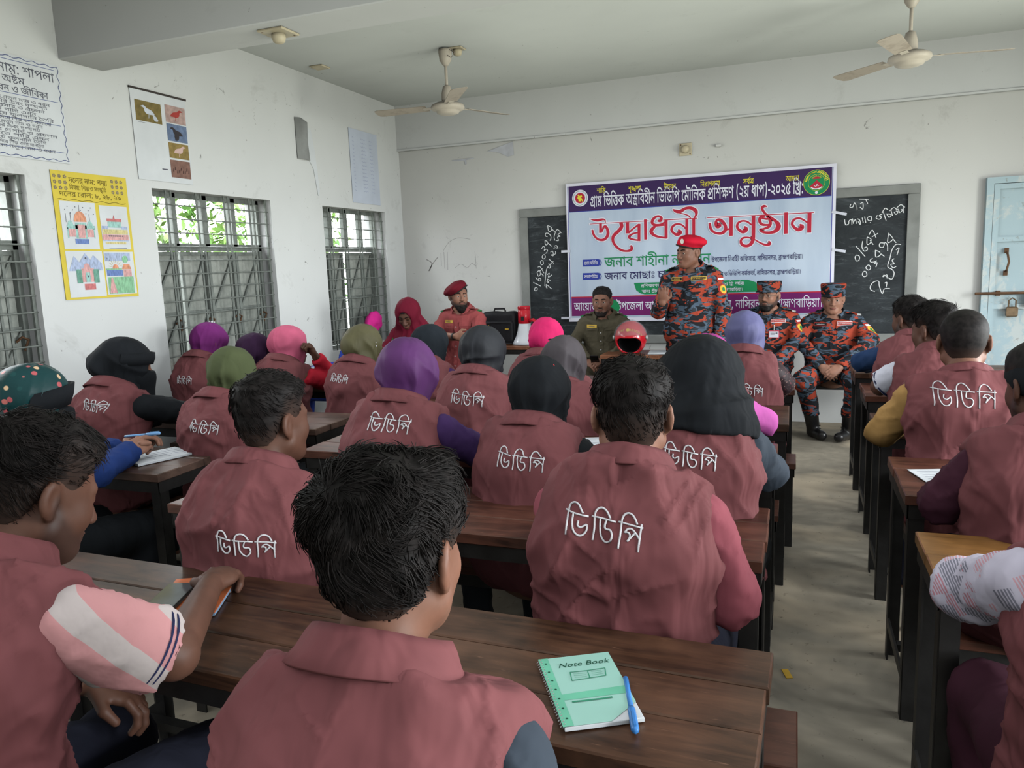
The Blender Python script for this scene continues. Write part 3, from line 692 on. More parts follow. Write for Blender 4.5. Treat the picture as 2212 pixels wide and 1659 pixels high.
83:'59,0 47,2 37,6 29,15 24,25 23,41 22,126 18,134 6,137 8,156 29,152 39,142 42,129 42,89 60,93 75,93 92,90 111,91 121,95 128,104 146,96 140,85 129,77 114,73 100,74 104,78 112,60 110,38 105,25 97,14 86,6 73,2;60,18 71,20 80,24 86,32 91,44 92,53 90,64 85,71 74,76 57,75 42,70 42,38 44,27 49,20',
84:'44,79 64,74 72,69 80,59 83,50 82,36 78,25 70,16 69,18 98,25 111,34 116,40 119,54 117,66 109,76 87,88 27,109 17,115 12,121 9,129 9,140 13,149 21,158 36,149 30,138 31,132 33,128 46,121 76,112 94,106 114,97 124,90 133,79 139,63 139,47 135,34 128,23 118,15 99,6 75,2 46,0 40,17 54,24 61,30 64,42 61,53 56,58 49,61 33,59 27,52 30,38 11,34 7,52 9,63 16,71 28,77',
57:'-72,-66 -82,-65 -94,-60 -102,-51 -105,-43 -105,-32 -100,-22 -90,-14 -77,-10 -53,-11 -31,-18 -9,-31 22,-54 11,-68 -20,-44 -39,-33 -64,-26 -81,-28 -87,-36 -87,-41 -85,-46 -75,-51 -60,-49 -52,-43 -46,-32 -43,-20 -43,2 -24,2 -25,-28 -30,-41 -35,-50 -42,-58 -51,-63',
31:'70,0 50,3 32,12 18,25 9,42 14,62 40,68 51,74 59,83 63,94 66,112 64,124 60,138 -2,138 -2,156 50,156 37,176 33,189 33,199 35,209 45,221 54,229 67,215 54,201 52,187 58,175 73,156 150,156 150,138 91,138 115,111 126,92 132,71 132,51 125,29 110,12 89,2;70,18 83,20 98,28 108,40 112,56 110,78 104,95 92,113 73,134 77,133 83,111 83,97 80,83 71,66 52,52 22,42 25,57 31,40 42,28 55,21',
16:'128,157 141,156 151,152 161,144 165,135 167,122 167,0 148,0 140,14 127,21 64,18 50,19 36,24 23,33 15,48 12,70 14,94 34,92 31,77 32,60 34,52 40,44 49,39 59,37 87,37 109,40 125,39 138,35 148,26 147,120 146,129 142,136 128,139 111,135 97,125 87,112 83,101 85,92 92,87 108,87 110,70 94,68 77,72 69,79 64,91 64,103 66,113 75,128 83,138 103,152 115,156',
161:'91,157 107,155 121,147 134,135 147,118 132,107 118,125 109,134 97,138 86,139 75,134 70,127 69,118 71,109 82,99 103,94 102,75 86,77 69,85 59,97 54,113 55,131 62,144 73,153;19,157 39,153 51,144 59,129 60,110 56,96 45,84 28,76 14,75 12,94 28,96 38,102 44,109 45,117 44,126 39,133 25,139 0,136 -2,155',
30:'144,156 144,138 43,138 43,46 46,32 53,25 61,24 75,27 88,34 104,53 109,66 110,75 108,85 103,89 92,91 79,89 76,107 86,109 102,110 110,108 120,102 125,95 129,81 129,68 122,47 114,34 104,24 84,11 72,7 60,6 41,10 31,18 24,36 24,138 -2,138 -2,156;99,156 96,168 88,174 35,176 22,180 12,187 7,193 2,205 3,228 21,227 20,222 22,205 25,200 32,196 43,193 90,192 98,190 108,184 114,173 117,156',
62:'71,156 68,167 64,172 56,174 21,177 9,182 0,190 -7,205 -7,228 12,227 11,222 13,205 20,197 29,194 66,191 74,188 82,181 87,169 89,156;89,156 89,138 76,135 63,127 50,115 43,105 35,87 32,66 35,43 43,28 51,22 63,18 75,18 87,23 96,8 89,4 74,-1 58,-1 38,7 27,17 19,30 13,55 14,85 24,110 41,130 55,140 70,147 54,139 -2,138 -2,156'}
TEXTS={'v1':(482,'48,0 54,169 55,236 357,302'),
'v2':(682,'48,0 59,169 306,169 47,432 54,615'),
'v3':(636,'12,0 365,178 70,329 39,486'),
'v4':(1016,'55,0 39,66 46,218 54,366 40,433 339,612 54,793 70,859'),
'v5':(498,'50,0 42,170 131,320 219,320'),
'v6':(660,'9,0 44,290 46,445 54,594'),
'head':(6795,'205,0 54,182 44,248 55,469 43,535 55,716 339,782 20,963 8,1230 444,1453 55,1635 42,1701 51,1850 56,1983 39,2049 55,2265 43,2332 55,2512 32,2578 55,2756 40,2823 61,3067 44,3154 67,3309 55,3376 47,3442 20,3625 224,3892 55,4080 48,4147 129,4316 34,4546 593,4766 77,4870 70,5018 38,5240 54,5389 40,5456 594,5634 598,5739 77,5824 75,5972 77,6120 80,6268 55,6481 204,6548 611,6722'),
'g1':(1424,'224,0 38,189 54,338 39,404 8,620 55,844 35,910 55,1087 36,1153 7,1314'),
'g2':(2134,'27,0 39,229 54,380 42,447 48,661 54,830 51,896 56,1029 39,1096 54,1246 39,1378 54,1529 26,1596 55,1767 46,1834 39,1983'),
'g3':(5296,'12,0 40,178 61,357 27,444 47,673 54,856 55,987 39,1054 42,1204 54,1354 131,1420 51,1420 56,1552 8,1684 55,1907 41,1974 50,2183 54,2354 46,2420 597,2569 39,2700 54,2851 55,2918 50,2984 46,3154 39,3304 22,3454 46,3618 597,3768 226,3898 54,4064 448,4130 34,4364 42,4519 54,4668 55,4734 68,4801 70,4979 54,5135 641,5202'),
'h1':(949,'50,0 43,170 54,351 40,417 55,596 35,663 7,840'),
'h2':(1964,'27,0 39,229 54,380 42,447 61,661 44,747 54,903 26,969 54,1141 7,1208 25,1382 54,1524 70,1590 39,1747 54,1898'),
'h3':(6459,'12,0 40,178 61,357 27,444 47,673 54,856 9,987 39,1276 50,1428 54,1598 46,1664 18,1878 55,2128 43,2194 55,2375 32,2441 55,2619 40,2686 20,2930 44,3132 131,3287 20,3287 35,3489 54,3666 131,3732 597,3732 39,3863 54,4014 55,4080 50,4147 46,4317 39,4466 22,4617 46,4781 597,4930 226,5061 54,5227 448,5293 34,5526 42,5682 54,5830 55,5897 68,5964 70,6142 54,6298 641,6364'),
't1':(1726,'224,0 55,189 48,255 129,424 61,654 34,741 46,896 61,1110 44,1196 70,1352 54,1508 37,1575'),
't2':(1118,'437,0 54,180 39,247 7,398 232,572 56,745 23,812 46,970'),
't3':(1646,'77,0 75,148 77,296 80,444 55,657 204,724 611,898 40,1036 45,1215 131,1372 357,1372 641,1552'),
't4':(1398,'226,0 54,166 448,232 34,466 42,620 54,770 55,836 68,902 70,1080 54,1237 641,1304'),
'b1':(1175,'9,0 61,290 70,376 54,532 27,599 61,828 39,915 7,1066'),
'b2':(6488,'12,0 40,178 61,357 27,444 47,673 54,856 9,987 39,1276 50,1428 54,1598 46,1664 18,1878 55,2128 43,2194 55,2375 32,2441 55,2619 40,2686 20,2930 54,3132 45,3198 54,3354 131,3421 47,3421 70,3604 597,3760 39,3891 54,4042 55,4108 50,4175 46,4346 39,4494 22,4646 46,4810 597,4958 226,5089 54,5255 448,5322 34,5555 42,5710 54,5859 55,5925 68,5992 70,6170 54,6326 641,6393'),
'p1':(1810,'37,0 61,151 47,237 46,420 39,634 54,785 44,852 611,1007 48,1146 54,1315 40,1381 47,1560 54,1743'),
'p2':(1140,'61,0 232,86 55,260 34,326 611,481 8,620 423,843 44,984'),
'p3':(2358,'55,0 42,66 49,216 70,374 611,530 27,669 56,898 42,964 39,1114 18,1330 27,1579 56,1808 55,1875 42,1941 20,2090 54,2292'),
'q1':(1601,'37,0 61,151 47,237 46,420 39,634 54,785 44,852 611,1007 40,1146 354,1324 54,1534'),
'q2':(2132,'55,0 42,66 49,216 70,374 611,530 55,669 48,735 410,904 18,1156 50,1406 6,1576 431,1686 59,1889 55,1889 35,1956'),
'q3':(2259,'37,0 61,151 47,237 46,420 61,634 46,720 54,870 47,936 611,1119 83,1257 597,1405 77,1536 83,1684 597,1832 77,1963 84,2111'),
'w1':(3066,'9,0 44,290 46,445 54,594 27,726 54,955 39,1021 42,1172 39,1386 35,1537 57,1714 39,1714 39,1930 54,2081 44,2148 18,2368 38,2618 46,2766 39,2916'),
'w2':(2682,'37,0 47,151 22,398 31,562 39,710 20,926 55,1128 46,1194 16,1408 42,1598 6,1747 37,1922 59,2072 161,2072 45,2204 40,2361 30,2540'),
'w3':(2476,'50,0 44,170 54,326 61,392 27,479 46,708 224,922 50,1111 54,1282 46,1348 18,1562 224,1812 25,2000 47,2142 39,2325'),
'w4':(2245,'62,0 35,86 55,263 46,330 20,544 46,746 61,894 35,981 40,1223 54,1402 55,1468 46,1535 16,1749 44,1938 39,2094'),
'w5':(2622,'20,0 54,202 22,268 27,432 55,726 37,793 61,944 70,1030 41,1252 57,1461 47,1461 37,1644 54,1795 55,1861 39,1928 62,2144 35,2230 55,2407 46,2474'),
'w6':(3502,'44,0 70,156 47,312 54,495 61,626 41,713 47,922 54,1105 55,1236 37,1303 61,1454 70,1540 55,1762 48,1828 410,1998 20,2250 47,2451 54,2634 42,2766 54,2914 39,2981 54,3132 61,3198 39,3285 54,3436')}


# ------------------------------------------------------------------ room shell
def wall_mat(name, c, dirt=0.35, scuff=(0.70, 0.78), lowdirt=False):
    m, t = newmat(name, 0.85, 0.15)
    co = t.coord(kind='Object')
    n = t.noise(co, 0.9, 3, 0.65)
    base = t.ramp(n, [(0.3, tuple(v * 0.93 for v in c)), (0.7, c)])
    b = t.noise(co, 2.6, 5, 0.75, 0.4)
    base = t.mix(t.ramp(b, [(0.60, (0, 0, 0)), (0.78, (dirt,) * 3)]), base, rgb(120, 116, 104))
    s1 = t.noise(co, 9, 4, 0.8, 0.8)
    base = t.mix(t.ramp(s1, [(scuff[0], (0, 0, 0)), (scuff[1], (0.75,) * 3)]), base, rgb(88, 84, 78))
    s2 = t.noise(t.coord((1, 1, 1), (0.4, 0.2, 0.7)), 26, 2, 0.7)
    base = t.mix(t.ramp(s2, [(0.74, (0, 0, 0)), (0.78, (0.6,) * 3)]), base, rgb(96, 88, 78))
    t.link(base, t.p.inputs['Base Color'])
    return m


m_wallL = wall_mat('left_wall_paint', rgb(226, 228, 226), 0.3, (0.655, 0.72))
m_wallF = wall_mat('front_wall_paint', rgb(222, 222, 217), 0.3, (0.67, 0.74))
m_ceil = wall_mat('ceiling_paint', rgb(236, 240, 236), 0.12, (0.8, 0.9))
m_beam = wall_mat('beam_paint', rgb(230, 232, 230), 0.15, (0.8, 0.9))

# floor
m, t = newmat('dusty_concrete', 0.8, 0.25)
co = t.coord()
n = t.noise(co, 1.6, 4, 0.7, 0.5)
base = t.ramp(n, [(0.3, rgb(116, 110, 98)), (0.55, rgb(152, 144, 128)), (0.75, rgb(186, 172, 150))])
n2 = t.noise(co, 0.9, 4, 0.6, 0.3)
base = t.mix(t.ramp(n2, [(0.5, (0, 0, 0)), (0.6, (0.8,) * 3)]), base, rgb(200, 184, 158))
n3 = t.noise(co, 22, 3, 0.75)
base = t.mix(t.ramp(n3, [(0.62, (0, 0, 0)), (0.72, (0.6,) * 3)]), base, rgb(82, 74, 64))
t.link(base, t.p.inputs['Base Color'])
m_floor = m
tag(MB().box((XL - 0.3, YB - 0.3, -0.12), (XR + 0.3, YF + 0.3, 0)).build('floor', m_floor), 'dusty grey brown concrete classroom floor', kind='structure')
tag(MB().box((XL - 0.25, YB - 0.25, ZC), (XR + 0.25, YF + 0.25, ZC + 0.15)).build('ceiling', m_ceil), 'white painted concrete ceiling', kind='structure')


def wall_with_holes(name, x0, x1, ya, yb, holes, z0, z1, mat):
    b = MB()
    y = ya
    for a, e in holes:
        b.box((x0, y, 0), (x1, a, ZC))
        b.box((x0, a, 0), (x1, e, z0))
        b.box((x0, a, z1), (x1, e, ZC))
        y = e
    b.box((x0, y, 0), (x1, yb, ZC))
    return b.build(name, mat)


tag(wall_with_holes('wall_left', XL - 0.25, XL, YB, YF, WIN_L, WZ0, WZ1, m_wallL), 'scuffed white plaster wall with barred windows', kind='structure')
tag(wall_with_holes('wall_right', XR, XR + 0.25, YB, YF, WIN_R, WRZ0, WRZ1, m_wallL), 'white plaster wall beside the door side', kind='structure')
tag(MB().box((XL - 0.25, YF, 0), (XR + 0.25, YF + 0.25, ZC)).build('wall_front', m_wallF), 'cream plaster wall behind the blackboard', kind='structure')
tag(MB().box((XL - 0.25, YB - 0.25, 0), (XR + 0.25, YB, ZC)).build('wall_back', m_wallF), 'plain plaster wall at the back of the room', kind='structure')
# beams
tag(MB().box((XL, 3.33, 2.73), (XR, 3.625, ZC), bev=0.006).build('trim_1', m_beam), 'deep concrete ceiling beam across the room', kind='structure')
tag(MB().box((XL, YF - 0.035, 2.715), (XR, YF, ZC)).box((XL, YF - 0.045, 2.705), (XR, YF, 2.722)).build('trim_2', m_beam), 'shallow beam along the top of the front wall', kind='structure')

# ------------------------------------------------------------------ windows in the left wall
m_steel = plain('grey_green_steel', rgb(128, 134, 128), 0.6, 0.4, 0.2, 20, 0.15, 60)
m_bar = plain('window_bar_steel', rgb(120, 126, 120), 0.55, 0.4, 0.25, 30)
m, t = newmat('rusty_shutter_sheet', 0.6, 0.35)
co = t.coord()
n = t.noise(co, 5, 7, 0.7)
base = t.ramp(n, [(0.35, rgb(140, 146, 138)), (0.6, rgb(178, 182, 174)), (0.75, rgb(202, 204, 194))])
n2 = t.noise(t.coord((1, 1, 0.6), (0.3, 0, 0)), 4, 8, 0.75)
base = t.mix(t.ramp(n2, [(0.56, (0, 0, 0)), (0.68, (0.9,) * 3)]), base, rgb(120, 90, 62))
t.link(base, t.p.inputs['Base Color'])
m_shut = m
wn_i = 0
_bar_cache = {}


def shared(name, key, maker, mat, parent, loc):
    if key not in _bar_cache:
        o = maker().build(name, mat, parent)
        _bar_cache[key] = o.data
    else:
        o = bpy.data.objects.new(name, _bar_cache[key])
        link(o, parent)
    o.location = loc
    return o


for wi, (a, b) in enumerate(WIN_L):
    W = b - a
    r = empty('window_%d' % (wi + 1), (XL, a, WZ0), kind='structure', label=['barred steel window at the left edge of the photo', 'barred steel window between the yellow poster and the blue chair', 'barred steel window nearest the front wall'][wi])
    Hh = WZ1 - WZ0
    fr = MB()
    xo = -0.14
    fr.box((xo - 0.03, 0, 0), (xo + 0.02, 0.03, Hh)).box((xo - 0.03, W - 0.03, 0), (xo + 0.02, W, Hh))
    fr.box((xo - 0.03, 0, 0), (xo + 0.02, W, 0.03)).box((xo - 0.03, 0, Hh - 0.03), (xo + 0.02, W, Hh))
    fr.box((xo - 0.03, 0, WZT - WZ0 - 0.03), (xo + 0.02, W, WZT - WZ0 + 0.02))
    for k in (1, 2, 3):
        fr.box((xo - 0.03, W * k / 4 - 0.022, WZT - WZ0), (xo + 0.02, W * k / 4 + 0.022, Hh))
    fr.build('window_frame', m_steel, r)
    # shutters: four leaves
    hs = WZT - WZ0 - 0.07
    for k in range(4):
        w_ = W / 4 - 0.008
        lf = empty('shutter', (xo - 0.02, W * k / 4 + 0.004, 0.035), parent=r)
        if wi == 1 and k == 1:
            w_ -= 0.028
            lf.location.y += 0.028
        if wi == 2:
            lf.rotation_euler = (0, 0, (0.0, 0.12, -0.10, 0.14)[k])
            w_ -= 0.01
        MB().box((0, 0, 0), (0.004, w_, hs)).build('sheet', m_shut, lf)
        g = MB()
        for y in (0, w_ - 0.025):
            g.box((0.004, y, 0), (0.026, y + 0.025, hs))
        for z in (0, hs / 2 - 0.012, hs - 0.025):
            g.box((0.004, 0.025, z), (0.024, w_ - 0.025, z + 0.025))
        for z0 in (0.02, hs / 2):
            z1 = z0 + hs / 2 - 0.03
            g.flat((0.014, 0.02, z0), (0.014, w_ - 0.02, z1), 0.014, 0.012, (1, 0, 0))
        g.build('shutter_frame', m_steel, lf)
        if wi < 2:
            h = MB().tube([(0.03, w_ * 0.75, hs * 0.42), (0.06, w_ * 0.8, hs * 0.45), (0.05, w_ * 0.95, hs * 0.43), (0.03, w_ * 0.9, hs * 0.36)], 0.007, 6)
            h.build('latch', plain('rusty_iron', rgb(104, 78, 58), 0.8, 0.2, 0.3), lf)
    # grille
    nb = 13
    for k in range(1, nb + 1):
        shared('grille_bar', ('h', round(W, 3)), lambda: MB().bar((0, 0, 0), (0, W, 0), 0.0048, n=6), m_bar, r, (-0.035, 0, Hh * k / (nb + 1)))
    for k in range(1, 5):
        for s in (-0.022, 0.022):
            shared('grille_bar', 'v', lambda: MB().box((-0.004, -0.007, 0), (0.004, 0.007, Hh)), m_bar, r, (-0.045, W * (k - 0.35) / 4.3 + s, 0))
    for y in (0.012, W - 0.012):
        shared('grille_bar', 'v2', lambda: MB().box((-0.008, -0.01, 0), (0.008, 0.01, Hh)), m_bar, r, (-0.045, y, 0))

# windows on the right, beyond the frame: plain open frames that let the daylight in
for wi, (a, b) in enumerate(WIN_R):
    r = empty('window_%d' % (wi + 4), (XR, a, WRZ0), kind='structure', label='open steel framed window on the right wall, number %s from the back' % ['one', 'two', 'three', 'four'][wi])
    W, Hh = b - a, WRZ1 - WRZ0
    g = MB()
    for y in (0, W / 3, 2 * W / 3, W - 0.03):
        g.box((0.1, y, 0), (0.14, y + 0.03, Hh))
    for z in (0, Hh - 0.03):
        g.box((0.1, 0, z), (0.14, W, z + 0.03))
    g.build('window_frame', m_steel, r)

# ------------------------------------------------------------------ trees outside the left windows
rng = np.random.default_rng(5)
m_leaf, t = newmat('tree_leaf', 0.5, 0.3)
oi = t.add('ShaderNodeObjectInfo')
co = t.coord()
t.link(t.ramp(t.noise(co, 1.7, 3), [(0.35, rgb(84, 132, 58)), (0.65, rgb(150, 190, 96))]), t.p.inputs['Base Color'])
t.p.inputs['Transmission Weight'].default_value = 0.0
m_bark = plain('tree_bark', rgb(96, 84, 70), 0.9, 0.1, 0.3, 10)


def tree(loc, h, rad, n, label):
    r = empty('tree', loc, 0, label, 'tree', 'trees outside the windows')
    MB().tube([(0, 0, 0), (0.05, 0.05, h * 0.4), (0, 0.1, h * 0.8)], [0.13, 0.1, 0.05], 8).build('trunk', m_bark, r, True)
    c = rng.normal(0, 1, (n, 3))
    c /= np.linalg.norm(c, axis=1)[:, None]
    c *= (rng.random((n, 1)) ** 0.4)
    c = c * np.array(rad) + np.array((0, 0, h * 0.62))
    d = rng.normal(0, 1, (n, 3)) + np.array((0, 0, -0.7))
    d /= np.linalg.norm(d, axis=1)[:, None]
    s = np.cross(d, rng.normal(0, 1, (n, 3)))
    s /= np.linalg.norm(s, axis=1)[:, None]
    L_ = (0.10 + 0.1 * rng.random((n, 1)))
    wd = L_ * 0.17
    v = np.stack([c, c + d * L_ * 0.5 + s * wd, c + d * L_, c + d * L_ * 0.5 - s * wd], 1).reshape(-1, 3)
    f = np.arange(4 * n).reshape(-1, 4)
    o = mesh_obj('foliage', v, f, m_leaf, r)
    o['kind'] = 'stuff'
    return r


tree((-6.2, 5.0, -0.3), 3.4, (0.8, 1.5, 1.6), 5200, 'leafy green tree seen through the middle barred window')
tree((-6.6, 8.6, -0.3), 3.4, (0.9, 1.3, 1.6), 3600, 'leafy green tree seen through the window nearest the front wall')
tag(MB().box((-14, -3, -0.45), (XL - 0.25, 16, -0.3)).build('ground', plain('grass_ground', rgb(104, 122, 74), 0.9, 0.1, 0.3, 6)), 'grassy ground outside the windows', kind='structure')

# ------------------------------------------------------------------ door at the right of the front wall
m, t = newmat('pale_blue_door_paint', 0.55, 0.35)
co = t.coord()
n = t.noise(co, 3.2, 7, 0.72, 0.5)
base = t.mix(t.ramp(n, [(0.50, (0, 0, 0)), (0.56, (0.8,) * 3)]), rgb(176, 198, 204), rgb(206, 212, 208))
n2 = t.noise(co, 12, 6, 0.75, 0.5)
base = t.mix(t.ramp(n2, [(0.62, (0, 0, 0)), (0.70, (0.7,) * 3)]), base, rgb(122, 110, 92))
t.link(base, t.p.inputs['Base Color'])
m_door = m
m_rust = plain('rusty_iron', rgb(104, 78, 58), 0.8, 0.2, 0.3)
m_lock = plain('old_brass_padlock', rgb(120, 100, 76), 0.5, 0.5, 0.2, 30, metal=0.5)
dr = empty('door_1', (1.436, YF, 0), kind='structure', label='pale blue steel double door with bolt and padlock')
DW, DH = 1.15, 2.05
f = MB().box((0, -0.06, 0), (0.05, 0.0, DH)).box((DW - 0.05, -0.06, 0), (DW, 0, DH)).box((0.05, -0.06, DH - 0.05), (DW - 0.05, 0, DH))
f.build('door_frame', m_door, dr)
for k in range(2):
    lf = empty('door_leaf', (0.052 + k * 0.525, -0.045, 0.02), parent=dr)
    MB().box((0, 0.004, 0), (0.521, 0.02, DH - 0.075)).build('sheet', m_door, lf)
    g = MB()
    for x in (0, 0.481):
        g.box((x, -0.018, 0), (x + 0.04, 0.004, DH - 0.075))
    for z in (0, 0.42, 0.98, 1.52, DH - 0.115):
        g.box((0.04, -0.016, z), (0.481, 0.004, z + 0.04))
    g.build('leaf_frame', m_door, lf)
hd = MB().tube([(0.16, -0.06, 1.30), (0.16, -0.105, 1.32), (0.17, -0.11, 1.38), (0.16, -0.105, 1.44), (0.16, -0.06, 1.46)], 0.008, 6)
hd.box((0.145, -0.068, 1.27), (0.175, -0.06, 1.31)).box((0.145, -0.068, 1.45), (0.175, -0.06, 1.49))
hd.build('door_handle', m_rust, dr)
MB().bar((-0.05, -0.085, 1.13), (0.62, -0.085, 1.13), 0.011, n=8).box((0.1, -0.085, 1.11), (0.13, -0.06, 1.15)).box((0.33, -0.085, 1.11), (0.36, -0.06, 1.15)).box((0.3, -0.1, 1.02), (0.36, -0.085, 1.14)).build('bolt', m_rust, dr)
MB().box((0.175, -0.105, 0.94), (0.255, -0.075, 1.02), bev=0.008).tube([(0.19, -0.09, 1.02), (0.19, -0.09, 1.07), (0.215, -0.09, 1.09), (0.24, -0.09, 1.07), (0.24, -0.09, 1.02)], 0.006, 6).build('padlock', m_lock, dr)

# ------------------------------------------------------------------ blackboard with cement border
m, t = newmat('chalky_blackboard', 0.7, 0.25)
co = t.coord()
n = t.noise(t.coord((1, 1, 1.4), (0, 0.5, 0)), 2.6, 7, 0.7, 0.8)
base = t.ramp(n, [(0.35, rgb(38, 42, 45)), (0.6, rgb(56, 61, 64)), (0.78, rgb(104, 110, 114))])
n2 = t.noise(t.coord((1, 1, 5), (0, 0.9, 0)), 6, 6, 0.75, 1.0)
base = t.mix(t.ramp(n2, [(0.55, (0, 0, 0)), (0.75, (0.35,) * 3)]), base, rgb(150, 156, 160))
t.link(base, t.p.inputs['Base Color'])
m_board = m
m_cement = plain('grey_cement_border', rgb(140, 142, 138), 0.85, 0.15, 0.16, 6, 0.2, 30)
BX0, BX1, BZ0, BZ1 = -2.555, 0.968, 0.72, 2.045
bb = empty('blackboard', (0, YF, 0), 0, 'long cement framed blackboard on the front wall behind the banner', 'blackboard')
MB().box((BX0 + 0.07, -0.008, BZ0 + 0.07), (BX1 - 0.08, 0, BZ1 - 0.07)).build('board_face', m_board, bb)
f = MB().box((BX0, -0.03, BZ1 - 0.08), (BX1, 0, BZ1), bev=0.005).box((BX0, -0.03, BZ0), (BX1, 0, BZ0 + 0.08), bev=0.005)
f.box((BX0, -0.028, BZ0 + 0.08), (BX0 + 0.08, 0, BZ1 - 0.08), bev=0.005).box((BX1 - 0.09, -0.028, BZ0 + 0.08), (BX1, 0, BZ1 - 0.08), bev=0.005)
f.build('board_frame', m_cement, bb)
m_chalk = plain('white_chalk', rgb(226, 228, 228), 0.9, 0.1, 0.1, 60)
_c, _s = math.cos(0), math.sin(0)


def crop_to_wall(X, Y, ox, oy, k, dy=0.0):
    """a point of the front wall (x, z) that lies behind a photo point, used for tracing handwriting"""
    d = fwd + r2 * ((ox + X * k - 1106) / F_PX) - u2 * ((oy + Y * k - 829.5) / F_PX)
    s = (YF - dy) / d.y
    return (d.x * s, CAM_H + d.z * s)


CH_L = [[(205, 1000), (195, 1025), (205, 1042), (225, 1035), (228, 1010), (210, 998)], [(180, 940), (270, 985)],
        [(208, 880), (232, 908), (262, 925), (272, 905), (252, 890), (238, 908)], [(225, 815), (240, 865), (265, 845), (255, 800), (228, 815)], [(262, 820), (305, 865)],
        [(235, 760), (262, 755), (308, 830)], [(262, 805), (290, 775)], [(265, 700), (275, 730), (300, 720), (295, 685), (275, 680), (265, 700)],
        [(295, 615), (285, 640), (305, 660), (325, 640), (315, 610), (295, 615)], [(280, 540), (300, 510), (320, 530), (310, 560), (335, 545), (350, 560), (335, 590), (318, 590)],
        [(320, 440), (325, 490), (350, 485), (350, 455), (320, 440)], [(345, 460), (400, 510)], [(350, 395), (325, 385), (330, 355), (360, 355), (385, 380), (392, 410), (380, 442)],
        [(350, 260), (365, 330), (395, 320), (395, 285), (350, 260)], [(390, 290), (450, 350)],
        [(318, 985), (325, 890), (345, 770), (420, 690)], [(330, 990), (345, 1012), (335, 965), (400, 1020)], [(340, 930), (362, 942), (345, 900), (385, 920)],
        [(345, 850), (372, 830), (360, 880), (402, 850)], [(350, 760), (378, 770), (385, 730), (360, 720)], [(365, 660), (425, 715)],
        [(385, 580), (412, 568), (420, 622), (395, 612), (442, 602), (445, 570)], [(430, 510), (458, 500), (470, 530), (440, 525), (425, 540)],
        [(440, 440), (430, 390), (465, 310), (515, 350)], [(452, 440), (482, 440), (470, 400), (502, 390), (475, 370), (508, 345)]]
CH_R = [[(180, 240), (170, 275), (200, 270), (215, 230), (235, 260), (245, 305), (230, 250)], [(265, 190), (360, 192)], [(275, 240), (302, 228), (302, 292), (272, 272)], [(330, 192), (352, 238)],
        [(115, 400), (125, 452), (155, 445), (160, 415), (185, 400), (190, 452)], [(195, 390), (206, 442)], [(210, 422), (226, 400), (236, 442)], [(248, 392), (272, 410), (275, 452), (254, 420)],
        [(295, 380), (306, 432)], [(320, 370), (332, 432)], [(345, 382), (382, 365), (392, 405), (360, 408), (345, 385)], [(376, 428), (380, 434)],
        [(450, 355), (438, 385), (470, 397), (492, 375), (468, 360), (500, 343)], [(512, 325), (540, 412)], [(498, 332), (528, 285), (558, 300)], [(545, 340), (570, 377), (592, 350), (558, 343)],
        [(588, 300), (606, 362)], [(575, 312), (618, 278), (652, 300)], [(620, 320), (640, 347), (662, 320), (640, 312)], [(658, 290), (682, 332)], [(648, 282), (690, 248), (732, 275)],
        [(690, 300), (712, 298), (690, 322)], [(714, 262), (716, 332)],
        [(240, 760), (222, 785), (235, 822), (262, 815), (268, 780), (245, 762)], [(230, 670), (325, 778)], [(300, 620), (293, 680), (315, 722), (347, 710), (340, 680), (312, 692)],
        [(345, 580), (345, 652), (377, 640), (385, 600), (345, 578)], [(375, 610), (408, 657)], [(365, 555), (400, 508), (437, 587)], [(395, 577), (457, 540)],
        [(310, 930), (296, 960), (315, 984), (342, 970), (335, 935), (312, 928)], [(345, 870), (333, 895), (360, 917), (382, 895), (365, 866), (345, 870)],
        [(402, 795), (374, 820), (400, 837), (427, 800), (405, 842), (442, 820), (420, 852), (447, 840), (435, 887)], [(430, 715), (435, 782), (482, 760), (470, 730), (428, 713)], [(470, 735), (522, 777)],
        [(520, 640), (478, 640), (473, 677), (510, 682), (527, 635), (552, 660), (555, 722)], [(565, 540), (555, 632), (592, 620), (607, 590), (563, 538)], [(603, 588), (642, 637)],
        [(692, 655), (640, 655), (600, 710), (580, 790), (556, 880), (600, 910), (622, 950), (600, 1007), (560, 995), (520, 968), (508, 985), (547, 965), (550, 1002)],
        [(640, 710), (672, 690), (650, 762)], [(622, 800), (600, 820), (622, 850), (588, 860), (610, 892), (642, 880)],
        [(425, 1135), (385, 1120), (378, 1085), (410, 1040), (462, 1030), (470, 1080), (500, 1157), (522, 1110), (578, 1105)], [(525, 1050), (547, 1043), (540, 1092)]]
Mw = frame((0, -0.0085, 0), (1, 0, 0), (0, 0, 1))
for S, cuts, (ox, oy, k) in ((CH_L, (0, 15, 21, 25), (1120, 440, 0.1807)), (CH_R, (0, 4, 12, 13, 23, 30, 39, 44), (1800, 390, 0.2110))):
    for c0, c1 in zip(cuts[:-1], cuts[1:]):
        g = MB()
        for st in S[c0:c1]:
            g.ribbon([crop_to_wall(x, y, ox, oy, k) + (0.0065,) for x, y in st], Mw, 0.0005)
        g.build('chalk_writing', m_chalk, bb)

# ------------------------------------------------------------------ banner
m, t = newmat('banner_vinyl', 0.45, 0.35)
co = t.coord()
t.link(t.ramp(t.noise(t.coord((2.5, 1, 0.6)), 1.6, 3), [(0.35, rgb(176, 192, 212)), (0.65, rgb(196, 210, 226))]), t.p.inputs['Base Color'])
t.bump(t.noise(t.coord((2.2, 1, 0.5)), 3, 3), 0.25, 0.03)
m_ban = m


def flatm(name, c, rough=0.5):
    return plain(name, c, rough, 0.35, 0.05, 3)


